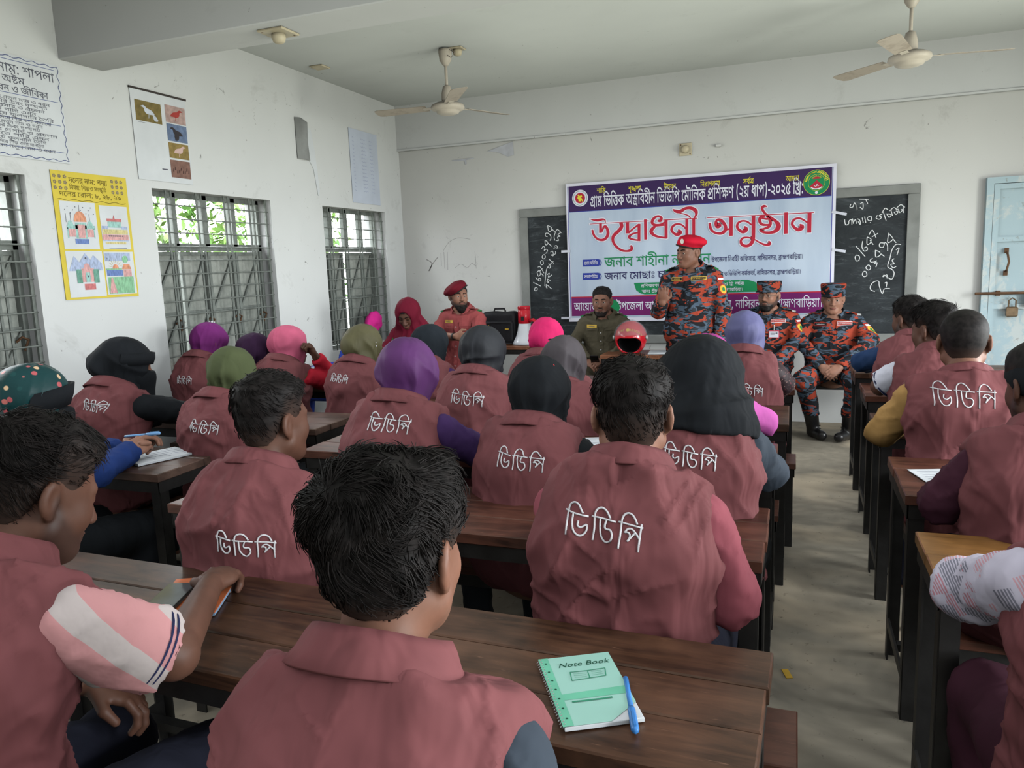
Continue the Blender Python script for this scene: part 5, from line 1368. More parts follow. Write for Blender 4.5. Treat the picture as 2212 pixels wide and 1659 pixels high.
o_ = cmat('orange', 226, 130, 84)
tq = cmat('turquoise', 140, 198, 186)
pk = cmat('pink', 222, 150, 146)
bl = cmat('blue', 74, 106, 182)
lb = cmat('pale_blue', 160, 178, 216)
gn = cmat('green', 116, 186, 130)
dg = cmat('dark_green', 74, 142, 116)
yw = cmat('yellow', 214, 196, 116)
rd = cmat('red', 206, 90, 88)
ik = m_ink
x0, y0 = 0.03, 0.285
draw([(tq, [('r', x0 + .03, y0 + .115, x0 + .215, y0 + .135), ('h', x0 + .055, y0 + .135, .018, .025), ('h', x0 + .185, y0 + .135, .018, .025), ('r', x0 + .03, y0 + .062, x0 + .038, y0 + .12), ('r', x0 + .205, y0 + .062, x0 + .213, y0 + .12), ('r', x0 + .085, y0 + .06, x0 + .16, y0 + .15)]),
      (o_, [('h', x0 + .122, y0 + .155, .042, .06)]), (pk, [('r', x0 + .04, y0 + .07, x0 + .085, y0 + .113), ('r', x0 + .16, y0 + .07, x0 + .204, y0 + .113), ('r', x0 + .1, y0 + .065, x0 + .148, y0 + .14, .0006)]),
      (bl, [('r', x0 + .075, y0 + .03, x0 + .165, y0 + .058)]),
      (ik, [('l', [(x0 + .122, y0 + .21), (x0 + .122, y0 + .25)], .002), ('l', [(x0 + .03, y0 + .15), (x0 + .03, y0 + .2)], .002), ('l', [(x0 + .06, y0 + .16), (x0 + .06, y0 + .205)], .002), ('l', [(x0 + .185, y0 + .16), (x0 + .185, y0 + .2)], .002)] + [('d', x0 + .03 + .017 * k, y0 + .22 + .02 * math.sin(k * 2.1), .003) for k in range(12)])])
x0, y0 = 0.29, 0.285
draw([(rd, [('r', x0 + .045, y0 + .165, x0 + .15, y0 + .182), ('p', [(x0 + .09, y0 + .182), (x0 + .097, y0 + .205), (x0 + .104, y0 + .182)])]), (tq, [('r', x0 + .05, y0 + .13, x0 + .145, y0 + .165)]), (lb, [('r', x0 + .005, y0 + .12, x0 + .05, y0 + .138), ('r', x0 + .145, y0 + .12, x0 + .19, y0 + .138), ('r', x0 + .005, y0 + .05, x0 + .19, y0 + .055)]),
      (yw, [('r', x0 + .005, y0 + .09, x0 + .19, y0 + .118), ('r', x0 + .02, y0 + .032, x0 + .17, y0 + .045)]), (pk, [('r', x0 + .003, y0 + .056, x0 + .192, y0 + .088)]), (ik, [('d', x0 + .05 + k * .014, y0 + .08, .0045) for k in range(8)] + [('l', [(x0 + .04, y0 + .008), (x0 + .17, y0 + .008)], .003)])])
x0, y0 = 0.03, 0.012
draw([(lb, [('p', [(x0 + .01, y0 + .15), (x0 + .05, y0 + .235), (x0 + .09, y0 + .19), (x0 + .09, y0 + .15)]), ('p', [(x0 + .15, y0 + .2), (x0 + .18, y0 + .24), (x0 + .235, y0 + .19), (x0 + .235, y0 + .15), (x0 + .18, y0 + .15)]), ('p', [(x0 + .055, y0 + .165), (x0 + .125, y0 + .25), (x0 + .2, y0 + .165)], .0092)]),
      (rd, [('r', x0 + .1, y0 + .04, x0 + .175, y0 + .075)]), (pk, [('r', x0 + .06, y0 + .085, x0 + .2, y0 + .163), ('d', x0 + .128, y0 + .17, .022, .022, .0095)]), (dg, [('r', x0 + .055, y0 + .08, x0 + .09, y0 + .158, .0012), ('r', x0 + .168, y0 + .08, x0 + .205, y0 + .158, .0012)]), (tq, [('r', x0 + .115, y0 + .085, x0 + .145, y0 + .14, .0012)]), (ik, [('d', x0 + .13, y0 + .118, .004, .006, .0105), ('d', x0 + .125, y0 + .222, .006, .006, .0098)])])
x0, y0 = 0.285, 0.016
draw([(lb, [('r', x0 + .005, y0 + .2, x0 + .19, y0 + .25)]), (gn, [('r', x0 + .01, y0 + .005, x0 + .2, y0 + .105), ('d', x0 + .15, y0 + .21, .022), ('r', x0 + .005, y0 + .148, x0 + .12, y0 + .156)]), (bl, [('r', x0 + .008, y0 + .112, x0 + .125, y0 + .147)]), (o_, [('h', x0 + .075, y0 + .155, .022, .026), ('p', [(x0 + .12, y0 + .15), (x0 + .135, y0 + .182), (x0 + .178, y0 + .182), (x0 + .19, y0 + .15)])]),
      (yw, [('l', [(x0 + .075 + .03 * math.cos(a_), y0 + .16 + .03 * math.sin(a_)), (x0 + .075 + .05 * math.cos(a_), y0 + .16 + .05 * math.sin(a_))], .003) for a_ in np.linspace(.3, 2.9, 8)]), (pk, [('r', x0 + .13, y0 + .105, x0 + .19, y0 + .148), ('p', [(x0 + .015, y0 + .008), (x0 + .035, y0 + .1), (x0 + .045, y0 + .1), (x0 + .07, y0 + .008)], .0092)]), (ik, [('l', [(x0 + .01, y0 + .2), (x0 + .02, y0 + .22), (x0 + .03, y0 + .2), (x0 + .042, y0 + .215)], .002)])])

# bird calendar
r, Mw, W, Hh = wall_sheet('bird_calendar', 3.80, 2.128, 4.262, 2.68, m_paper, 'hanging calendar sheet with five bird photographs on the left wall')
MB().box((-0.006, Hh - 0.006, 0.004), (W + 0.006, Hh + 0.006, 0.012), Mw).build('hanger_bar', plain('dark_strip', rgb(66, 60, 56), 0.6), r)
BIRD = [((0.03, 0.36, 0.24, 0.485), rgb(128, 112, 64)), ((0.275, 0.385, 0.45, 0.495), rgb(186, 158, 150)), ((0.275, 0.268, 0.45, 0.378), rgb(110, 128, 158)), ((0.275, 0.16, 0.45, 0.258), rgb(150, 128, 74)), ((0.275, 0.035, 0.45, 0.148), rgb(138, 104, 92))]
bird_body = [rgb(210, 216, 226), rgb(178, 66, 60), rgb(60, 56, 60), rgb(216, 184, 176), rgb(88, 64, 60)]
for k, ((a_, b_, c_, d_), cc) in enumerate(BIRD):
    MB().rect(a_, b_, c_, d_, Mw, 0.007).build('photo_print', plain('bird_photo_ground_%d' % k, cc, 0.5, 0.3, 0.25, 30), r)
    mx, my = (a_ + c_) / 2, (b_ + d_) / 2
    mt = plain('bird_photo_figure_%d' % k, bird_body[k], 0.5)
    g = MB()
    if k < 4:
        sg = 1 if k in (1, 3) else -1
        g.ribbon([(mx - sg * .045, my - .012, .006), (mx - sg * .02, my - .002, .028), (mx + sg * .015, my + .004, .034), (mx + sg * .03, my + .022, .018), (mx + sg * .042, my + .028, .014), (mx + sg * .06, my + .026, .003)], Mw, 0.008)
        g.ribbon([(mx, my - .01, .004), (mx - .004, my - .04, .003)], Mw, 0.008)
        if k == 0:
            g.ribbon([(mx + .03, my - .01, .004), (mx + .05, my - .035, .03), (mx + .07, my - .045, .01)], Mw, 0.0082)
        if k == 2:
            g.ribbon([(mx, my, .03), (mx - .01, my - .03, .04), (mx - .02, my - .045, .01)], Mw, 0.0082)
    else:
        for q in range(9):
            g.ribbon([(a_ + .02 + q * .017, my - .02 + .012 * math.sin(q * 2), .01), (a_ + .024 + q * .017, my + .012 * math.sin(q * 2), .008)], Mw, 0.008)
    g.build('bird_print', mt, r)
g = MB()
g.rect(0.2, 0.075, 0.25, 0.082, Mw, 0.007).rect(0.04, 0.35, 0.1, 0.352, Mw, 0.007)
g.build('caption', m_ink, r)

# ruled sheet near the corner
r, Mw, W, Hh = wall_sheet('ruled_paper', 6.295, 2.14, 6.80, 2.81, m_paperb, 'faded sheet with rows of handwriting near the front corner of the left wall', 'paper')
g = MB()
for k in range(15):
    for j in range(3):
        xa = 0.05 + j * 0.15
        g.ribbon([(xa + q * 0.012, Hh - 0.08 - k * 0.034 + 0.005 * math.sin(q * 2.3 + k), 0.0035) for q in range(3 + (k * 7 + j * 5) % 7)], Mw, 0.0072)
g.build('handwriting', plain('faint_ink', rgb(168, 178, 206), 0.8), r)
# torn calendar remnant: curled paper
r = empty('torn_paper', (XL, 5.50, 2.30), 0, 'torn grey paper remnant curling off the left wall', 'paper')
V, Fq = [], []
for j in range(9):
    z = j / 8
    for i in range(5):
        u = i / 4
        wd = 0.16 * (1 - 0.55 * z)
        V.append((0.008 + 0.07 * math.sin(u * 2.6) * (0.3 + z) * (1 if z < 0.95 else 0.3), -0.02 + u * wd, 0.14 + z * 0.33))
for j in range(8):
    for i in range(4):
        a_ = j * 5 + i
        Fq.append((a_, a_ + 1, a_ + 6, a_ + 5))
mesh_obj('curled_flap', V, Fq, plain('grey_paper', rgb(150, 152, 150), 0.7), r, True)
Mw = frame((0, 0, 0), (0, 1, 0), (0, 0, 1))
MB().prism([(0.03, 0.46), (0.20, 0.40), (0.24, 0.2), (0.27, -0.1), (0.24, -0.14), (0.2, 0.08), (0.1, 0.2), (0.05, 0.25)], Mw @ Matrix.Translation((0, 0, 0.002)), 0.002).build('paper_back', m_paper, r)
# torn paper on the front wall
Mf = frame((0, YF - 0.001, 0), (1, 0, 0), (0, 0, 1))
tag(MB().prism([(-2.87, 2.63), (-2.60, 2.70), (-2.595, 2.57), (-2.66, 2.56), (-2.76, 2.61)], Mf, 0.004).build('torn_paper', plain('lilac_paper', rgb(206, 208, 214), 0.8)), 'torn triangular paper scrap high on the front wall', 'paper')
tag(MB().prism([(-3.26, 2.575), (-3.02, 2.58), (-3.02, 2.573), (-3.105, 2.565), (-3.10, 2.53), (-3.115, 2.52), (-3.125, 2.56), (-3.26, 2.568)], Mf, 0.004).build('torn_paper', MATS['lilac_paper']), 'narrow strip of torn tape on the front wall near the corner', 'paper')

# pencil scribbles on the front wall
def scribble(strokes, label, wd=0.004):
    g = MB()
    Mq = frame((0, YF - 0.0012, 0), (1, 0, 0), (0, 0, 1))
    for st in strokes:
        g.ribbon([crop_to_wall(x, y, 840, 240, 0.3255) + (wd,) for x, y in st], Mq, 0.0)
    tag(g.build('wall_scribble', plain('pencil_grey', rgb(150, 148, 144), 0.9)), label, 'scribble')


scribble([[(360, 930), (400, 870), (460, 842), (540, 850)], [(345, 940), (350, 1030)], [(365, 935), (372, 1045)], [(388, 935), (392, 1055)], [(440, 1040), (480, 1015), (520, 1040), (550, 1012), (580, 1030)], [(572, 930), (580, 1045)]], 'faint pencil drawing of a domed building on the front wall', 0.0035)
scribble([[(250, 985), (285, 1010), (270, 1060)], [(325, 970), (290, 1015), (265, 1062)]], 'dark pencil mark shaped like a Y on the front wall', 0.009)


# ------------------------------------------------------------------ signed-distance modelling
def smin(a, b, k):
    h = np.clip(0.5 + 0.5 * (b - a) / k, 0, 1)
    return b + (a - b) * h - k * h * (1 - h)


def rcone(p, a, b, ra, rb):
    a = np.asarray(a, float)
    b = np.asarray(b, float)
    ab = b - a
    t = np.clip(((p - a) @ ab) / max(ab @ ab, 1e-9), 0, 1)
    d = p - a - t[:, None] * ab
    return np.sqrt((d * d).sum(1)) - (ra + (rb - ra) * t)


def chain(p, pts, rad, k=0.0):
    d = None
    for i in range(len(pts) - 1):
        e = rcone(p, pts[i], pts[i + 1], rad[i], rad[i + 1])
        d = e if d is None else (smin(d, e, k) if k else np.minimum(d, e))
    return d


def ell(p, c, r):
    q = (p - np.asarray(c, float))
    r = np.asarray(r, float)
    k0 = np.sqrt(((q / r) ** 2).sum(1))
    k1 = np.sqrt(((q / r ** 2) ** 2).sum(1)) + 1e-9
    return k0 * (k0 - 1) / k1


def rbox(p, c, h, r):
    q = np.abs(p - np.asarray(c, float)) - (np.asarray(h, float) - r)
    return np.sqrt((np.maximum(q, 0) ** 2).sum(1)) + np.minimum(q.max(1), 0) - r


def mesh_sdf(fn, lo, hi, h, lip=1.35):
    """surface nets over a sparse fine grid"""
    lo = np.asarray(lo, float) - 2 * h
    hi = np.asarray(hi, float) + 2 * h
    B = 4
    nb = np.maximum(1, np.ceil((hi - lo) / (B * h)).astype(int))
    g = np.stack(np.meshgrid(*[np.arange(n) for n in nb], indexing='ij'), -1).reshape(-1, 3)
    cen = lo + (g * B + (B - 1) / 2) * h
    dc = fn(cen)
    D = np.repeat(np.repeat(np.repeat(dc.reshape(nb), B, 0), B, 1), B, 2).astype(np.float32)
    act = np.abs(dc) < B * h * 0.9 * lip + h
    ga = g[act]
    off = np.stack(np.meshgrid(*[np.arange(B)] * 3, indexing='ij'), -1).reshape(-1, 3)
    idx = (ga[:, None, :] * B + off[None]).reshape(-1, 3)
    if len(idx):
        D[idx[:, 0], idx[:, 1], idx[:, 2]] = fn(lo + idx * h)
    S = D < 0
    n0, n1, n2 = D.shape
    cnt = np.zeros((n0 - 1, n1 - 1, n2 - 1), np.int8)
    for i in (0, 1):
        for j in (0, 1):
            for k in (0, 1):
                cnt += S[i:n0 - 1 + i, j:n1 - 1 + j, k:n2 - 1 + k]
    C = np.argwhere((cnt > 0) & (cnt < 8))
    if len(C) == 0:
        return np.zeros((0, 3)), np.zeros((0, 4), int)
    vid = -np.ones(cnt.shape, np.int64)
    vid[C[:, 0], C[:, 1], C[:, 2]] = np.arange(len(C))
    acc = np.zeros((len(C), 3))
    num = np.zeros(len(C))
    corner = [(i, j, k) for i in (0, 1) for j in (0, 1) for k in (0, 1)]
    val = {c: D[C[:, 0] + c[0], C[:, 1] + c[1], C[:, 2] + c[2]].astype(float) for c in corner}
    for ax in range(3):
        for c in corner:
            if c[ax]:
                continue
            e = list(c)
            e[ax] = 1
            a, b = val[c], val[tuple(e)]
            m_ = (a < 0) != (b < 0)
            t_ = np.where(m_, a / np.where(m_, a - b, 1), 0)
            pt = np.tile(np.array(c, float), (len(C), 1))
            pt[:, ax] = t_
            acc += pt * m_[:, None]
            num += m_
    V = lo + (C + acc / num[:, None]) * h
    Q = []
    for ax in range(3):
        sl0 = [slice(None)] * 3
        sl1 = [slice(None)] * 3
        sl0[ax] = slice(0, -1)
        sl1[ax] = slice(1, None)
        A = S[tuple(sl0)]
        Bq = S[tuple(sl1)]
        E_ = np.argwhere(A != Bq)
        u_, v_ = [(1, 2), (2, 0), (0, 1)][ax]
        ok = (E_[:, u_] > 0) & (E_[:, v_] > 0) & (E_[:, u_] < D.shape[u_] - 1) & (E_[:, v_] < D.shape[v_] - 1)
        E_ = E_[ok]
        if not len(E_):
            continue
        inside = A[E_[:, 0], E_[:, 1], E_[:, 2]]
        q = []
        for du, dv in ((-1, -1), (0, -1), (0, 0), (-1, 0)):
            e2 = E_.copy()
            e2[:, u_] += du
            e2[:, v_] += dv
            q.append(vid[e2[:, 0], e2[:, 1], e2[:, 2]])
        q = np.stack(q, 1)
        q[~inside] = q[~inside][:, ::-1]
        Q.append(q)
    F_ = np.concatenate(Q)
    return V, F_


def vnoise(p, seed=0):
    p = np.asarray(p, float)
    i = np.floor(p).astype(np.int64)
    f = p - i
    u = f * f * (3 - 2 * f)
    out = 0
    for dx in (0, 1):
        for dy in (0, 1):
            for dz in (0, 1):
                hsh = ((i[:, 0] + dx) * 374761393 + (i[:, 1] + dy) * 668265263 + (i[:, 2] + dz) * 2147483647 + seed * 1442695) & 0xffffffff
                hsh = ((hsh ^ (hsh >> 13)) * 1274126177) & 0xffffffff
                hsh = (hsh ^ (hsh >> 16)) & 0xffff
                wgt = (u[:, 0] if dx else 1 - u[:, 0]) * (u[:, 1] if dy else 1 - u[:, 1]) * (u[:, 2] if dz else 1 - u[:, 2])
                out = out + wgt * (hsh / 65535.0)
    return out * 2 - 1


def normals(V, F_):
    n = np.zeros_like(V)
    a, b, c, d = [V[F_[:, i]] for i in range(4)]
    fnm = np.cross(c - a, d - b)
    for i in range(4):
        np.add.at(n, F_[:, i], fnm)
    return n / (np.linalg.norm(n, axis=1)[:, None] + 1e-12)


def ridge(x):
    return 1 - np.abs(x)


def cloth_folds(V, F_, amp, seed, vert=0.3, freq=6.0):
    """push cloth in and out along its normals: long soft folds, diagonal pulls and small creases"""
    n = normals(V, F_)
    w_ = np.stack([vnoise(V * 5 + 7, seed + 3), vnoise(V * 5 + 17, seed + 4), vnoise(V * 5 + 27, seed + 5)], 1) * 0.07
    q = (V + w_)
    a = ridge(vnoise(q * np.array([freq, freq, freq * vert]), seed)) ** 3
    s, c = math.sin(0.85), math.cos(0.85)
    sgn = np.where(V[:, 0] > 0, 1, -1)
    q2 = np.stack([q[:, 0] * c + sgn * q[:, 2] * s, q[:, 1], -sgn * q[:, 0] * s + q[:, 2] * c], 1)
    b = ridge(vnoise(q2 * np.array([freq * 1.9, freq, freq * 0.4]), seed + 1)) ** 5
    q3 = np.stack([q[:, 0] * c - sgn * q[:, 2] * s, q[:, 1], sgn * q[:, 0] * s + q[:, 2] * c], 1)
    e = ridge(vnoise(q3 * np.array([freq * 3.6, freq * 2, freq * 0.8]), seed + 2)) ** 7
    return V + n * (amp * (1.1 * (a - 0.3) + 0.9 * (b - 0.2) + 0.45 * (e - 0.12) + 0.10 * vnoise(V * 30, seed + 6)))[:, None]


def rot(ax, a):
    c, s = math.cos(a), math.sin(a)
    return {'x': np.array([[1, 0, 0], [0, c, -s], [0, s, c]]), 'y': np.array([[c, 0, s], [0, 1, 0], [-s, 0, c]]), 'z': np.array([[c, -s, 0], [s, c, 0], [0, 0, 1]])}[ax]


# ------------------------------------------------------------------ colours of people
SK = [skin('skin_brown', rgb(132, 92, 74)), skin('skin_dark_brown', rgb(104, 71, 57)), skin('skin_light_brown', rgb(156, 112, 92))]
m_vest = fabric('maroon_vest_cloth', rgb(124, 73, 75), 0.8, 0.1, fold=0.6)
m_thread = plain('white_thread', rgb(226, 224, 226), 0.7, 0.2, 0.08, 200)
m_trou = fabric('dark_trouser_cloth', rgb(44, 46, 60))
m_hair, t = newmat('black_hair', 0.6, 0.16)
at = t.add('ShaderNodeAttribute', attribute_name='fade')
co = t.coord()
hc = t.ramp(t.noise(co, 60, 2), [(0.3, rgb(20, 18, 18)), (0.7, rgb(42, 38, 37))])
t.link(t.mix(at.outputs['Fac'], hc, rgb(80, 62, 54)), t.p.inputs['Base Color'])
m_shoe = plain('black_boot_leather', rgb(30, 29, 30), 0.35, 0.5, 0.2, 30, 0.2, 50)
m_eye = plain('eye_white', rgb(186, 172, 162), 0.5, 0.2, 0.02)
m_iris = plain('dark_iris', rgb(30, 21, 17), 0.6, 0.2, 0.05)
m_lip = plain('lip_brown', rgb(128, 76, 68), 0.5, 0.3, 0.08)
m_brow = plain('eyebrow_black', rgb(34, 28, 26), 0.7, 0.2, 0.1)

# ------------------------------------------------------------------ the head, in its own frame: x right, y forward, z up
CR_C, CR_R = (0, -0.012, 0.030), (0.076, 0.096, 0.084)


def head_sdf(q, detail=True, neck=True, ears=True):
    d = ell(q, CR_C, CR_R)
    d = smin(d, ell(q, (0, 0.026, -0.030), (0.062, 0.062, 0.082)), 0.03)
    d = smin(d, ell(q, (0, 0.052, -0.088), (0.034, 0.034, 0.027)), 0.03)
    ax = np.abs(q[:, 0])
    qm = q.copy()
    qm[:, 0] = ax
    d = smin(d, rcone(qm, (0.050, 0.002, -0.055), (0.014, 0.060, -0.094), 0.026, 0.020), 0.025)
    if detail:
        d = smin(d, ell(qm, (0.034, 0.056, -0.028), (0.024, 0.022, 0.024)), 0.03)
        d = smin(d, rcone(qm, (0.0, 0.082, 0.020), (0.042, 0.070, 0.022), 0.011, 0.009), 0.014)
        so = ell(qm, (0.031, 0.094, -0.001), (0.017, 0.013, 0.011))
        d = -smin(-d, so, 0.010)
        d = smin(d, rcone(q, (0, 0.085, 0.010), (0, 0.106, -0.034), 0.0075, 0.0115), 0.010)
        d = smin(d, ell(qm, (0.012, 0.096, -0.037), (0.009, 0.011, 0.008)), 0.007)
        d = smin(d, ell(q, (0, 0.088, -0.061), (0.023, 0.010, 0.0055)), 0.006)
        d = smin(d, ell(q, (0, 0.086, -0.072), (0.020, 0.010, 0.0065)), 0.006)
        # closed-ish eyelids over the eyeballs
        d = smin(d, ell(qm, (0.031, 0.073, 0.004), (0.015, 0.013, 0.009)), 0.004)
    if ears:
        qe = qm - np.array((0.079, -0.014, -0.006))
        c, s = math.cos(0.35), math.sin(0.35)
        qe = np.stack([qe[:, 0] * c + qe[:, 1] * s, -qe[:, 0] * s + qe[:, 1] * c, qe[:, 2]], 1)
        e = ell(qe, (0, -0.006, 0.004), (0.009, 0.021, 0.033))
        e = np.minimum(e, ell(qe, (-0.002, 0.002, -0.022), (0.008, 0.011, 0.013)))
        e = -smin(-e, ell(qe, (0.010, -0.003, 0.006), (0.008, 0.012, 0.021)), 0.004)
        d = smin(d, e, 0.006)
    return d


def cap_thick(q, t0, t1):
    z = q[:, 2]
    return t0 + (t1 - t0) * np.clip((z - 0.03) / 0.07, 0, 1) ** 0.8


HAIRLINE_Y = [-0.13, -0.06, -0.040, -0.025, 0.0, 0.022, 0.034, 0.050, 0.075, 0.12]
HAIRLINE_Z = [-0.062, -0.058, -0.030, 0.016, 0.022, 0.0, 0.018, 0.052, 0.064, 0.074]


class Person:
    def __init__(s, label, head, face=0, lean=0.12, sx=0.0, sex='m', hy=0, hp=0, ht=0, skin_i=0, seat=0.45, stand=False, hair_t=0.02, seed=1, sw=None, fat=1.0, cat='person', group=None, nbo=None):
        s.sex, s.seed, s.seat, s.stand = sex, seed, seat, stand
        s.skin = SK[skin_i]
        a = math.radians(face)
        s.R = rot('z', a)
        head = np.array(head, float)
        pel_w = head - s.R @ np.array((sx, lean, 0))
        s.root = empty('person', (pel_w[0], pel_w[1], 0), a, label, cat, group)
        ztop = head[2] - hair_t
        s.hp_ = math.radians(hp)
        s.Hc = np.array((sx, lean, ztop - 0.114))
        s.Rh = rot('z', math.radians(hy)) @ rot('y', math.radians(ht)) @ rot('x', math.radians(hp))
        s.pz = (seat + 0.10) if not stand else 0.93
        s.Pel = np.array((0, 0, s.pz))
        fw = s.Rh @ np.array((0, 1, 0))
        nby, nbz = nbo or ((-0.055, -0.130) if sex == 'm' else (-0.075, -0.112))
        s.Nb = s.Hc + np.array((0, nby, nbz)) - 0.02 * np.array((fw[0], fw[1], 0))
        v = s.Nb - s.Pel
        s.ch = s.Pel + v * 0.72 + np.array((0, -0.020 - 0.10 * lean, 0))
        s.wa = s.Pel + v * 0.36 + np.array((0, -0.015 - 0.14 * lean, 0))
        s.sw = sw or (0.155 if sex == 'm' else 0.140)
        s.fat = fat
        up = v / np.linalg.norm(v)
        s.up = up
        s.Sh = [s.Nb + np.array((k * s.sw, 0.005, -0.078)) for k in (-1, 1)]
        s.k = 1.36
        s.parts = {}

    def tohead(s, p):
        return (p - s.Hc) @ s.Rh

    def fromhead(s, q):
        return np.asarray(q) @ s.Rh.T + s.Hc

    # ---- arms: elbow and wrist in local coordinates (left, right)
    def set_arms(s, left=None, right=None):
        def dflt(k):
            return (np.array((k * (s.sw + 0.065), s.Sh[0][1] + 0.10, 0.80)), np.array((k * 0.06, s.Sh[0][1] + 0.31, 0.805)))
        s.arm = []
        for k, a in ((-1, left), (1, right)):
            s.arm.append(tuple(np.array(v, float) for v in a) if a is not None else dflt(k))

    def torso(s, p, grow=0.0, hem=None):
        q = p.copy()
        q[:, 0] = q[:, 0] / s.k
        f = s.fat

        def L_(v):
            return np.array((v[0] / s.k, v[1], v[2]))
        low = s.Pel + np.array((0, 0, -0.06)) if hem is None else np.array((0, 0.0, hem))
        m_ = s.sex == 'm'
        pts = [L_(low), L_(s.Pel), L_(s.wa), L_(s.ch), L_(s.Nb + (s.ch - s.Nb) * 0.32), L_(s.Nb)]
        rad = [0.118 * f, 0.118 * f, (0.108 if m_ else 0.106) * f, (0.118 if m_ else 0.112) * f, 0.090, 0.050]
        return chain(q, pts, [r + grow for r in rad], 0.05)

    def shoulders(s, p, grow=0.0):
        d = None
        for k in (0, 1):
            sgn = (-1, 1)[k]
            a = s.Nb + np.array((sgn * 0.035, -0.005, -0.028))
            e = rcone(p, a, s.Sh[k], 0.052 + grow, 0.050 + grow)
            d = e if d is None else smin(d, e, 0.04)
        return d

    def arms_sdf(s, p, r=(0.050, 0.041, 0.028), upto=1.0, grow=0.0, which=(0, 1)):
        d = np.full(len(p), 9.0)
        for k in which:
            E_, W_ = s.arm[k]
            d = np.minimum(d, rcone(p, s.Sh[k], E_, r[0] + grow, r[1] + grow))
            if upto > 0:
                w2 = E_ + (W_ - E_) * upto
                d = smin(d, rcone(p, E_, w2, r[1] + grow, r[1] + (r[2] - r[1]) * upto + grow), 0.02)
        return d

    def legpts(s, k):
        if hasattr(s, 'legs_custom'):
            return s.legs_custom[k]
        sg = (-1, 1)[k]
        if s.stand:
            return [np.array((sg * 0.09, 0, 0.90)), np.array((sg * 0.11, 0.01, 0.50)), np.array((sg * 0.12, -0.02, 0.10))]
        return [np.array((sg * 0.085, 0.02, s.pz - 0.02)), np.array((sg * 0.13, 0.40, s.seat + 0.055)), np.array((sg * 0.13, 0.40, 0.10))]

    def legs_sdf(s, p, grow=0.0):
        d = np.full(len(p), 9.0)
        for k in (0, 1):
            a, b, c = s.legpts(k)
            d = np.minimum(d, smin(rcone(p, a, b, 0.082 + grow, 0.060 + grow), rcone(p, b, c, 0.058 + grow, 0.040 + grow), 0.03))
        return d

    # ---- meshes
    def body(s, h=0.016, hh=0.006, face=False, hands=(), vis_arm=False, stubble=0.0, eyes=True):
        neck0 = s.fromhead((0, -0.022, -0.055))

        def f(p):
            d = smin(s.torso(p, -0.012), s.shoulders(p, -0.012), 0.05)
            d = smin(d, s.arms_sdf(p, (0.046, 0.040, 0.027) if vis_arm else (0.036, 0.032, 0.026)), 0.02)
            d = smin(d, s.legs_sdf(p, -0.014), 0.03)
            d = smin(d, rcone(p, neck0, s.Nb, 0.052, 0.056), 0.03)
            for k in (0, 1):
                if k not in [q[0] for q in hands]:
                    E_, W_ = s.arm[k]
                    u = (W_ - E_) / np.linalg.norm(W_ - E_)
                    d = smin(d, rcone(p, W_, W_ + u * 0.13, 0.030, 0.018), 0.02)
                a, b, c = s.legpts(k)
                d = smin(d, rcone(p, c + np.array((0, 0, -0.045)), np.array((c[0], c[1], 0.04)) + getattr(s, 'toe', [np.array((0, 1.0, 0))] * 2)[k] * 0.12, 0.026, 0.022), 0.02)
            return d
        allp = np.array([s.Pel, s.Nb, neck0] + s.Sh + [v for a in s.arm for v in a] + [v for k in (0, 1) for v in s.legpts(k)])
        V, F_ = mesh_sdf(f, allp.min(0) - 0.17, allp.max(0) + 0.17, h)

        def fh(p):
            q = s.tohead(p)
            return smin(head_sdf(q, True), rcone(p, neck0, s.Nb, 0.052, 0.057), 0.03)
        c = s.Hc
        V2, F2 = mesh_sdf(fh, np.minimum(c - 0.15, s.Nb - 0.06), np.maximum(c + 0.15, s.Nb + 0.06), hh)
        Vs, Fs, n = [V, V2], [F_, F2 + len(V)], len(V) + len(V2)
        for k, d_, nrm, curl, thumb in hands:
            V3, F3 = s.hand(k, d_, nrm, curl, thumb)
            Vs.append(V3)
            Fs.append(F3 + n)
            n += len(V3)
        o = mesh_obj('body', np.concatenate(Vs), np.concatenate(Fs), s.skin, s.root, True)
        s.parts['body'] = o
        q = s.tohead(V2)
        lim = np.interp(q[:, 1], [-0.03, -0.005, 0.02, 0.05, 0.07, 0.10], [-0.02, 0.02, -0.022, -0.045, -0.05, -0.046])
        st = np.clip((lim - q[:, 2]) / 0.02, 0, 1) * np.clip((q[:, 1] + 0.02) / 0.015, 0, 1) * np.clip((q[:, 2] + 0.125) / 0.02, 0, 1)
        st *= 1 - np.clip(1 - np.sqrt((q[:, 0] / 0.026) ** 2 + ((q[:, 2] + 0.066) / 0.012) ** 2), 0, 1) * 1.5 * (q[:, 1] > 0.07)
        val = np.zeros(n, np.float32)
        val[len(V):len(V) + len(V2)] = np.clip(st, 0, 1) * stubble
        at_ = o.data.attributes.new('stubble', 'FLOAT', 'POINT')
        at_.data.foreach_set('value', val)
        if face:
            s.face(eyes)
        return o

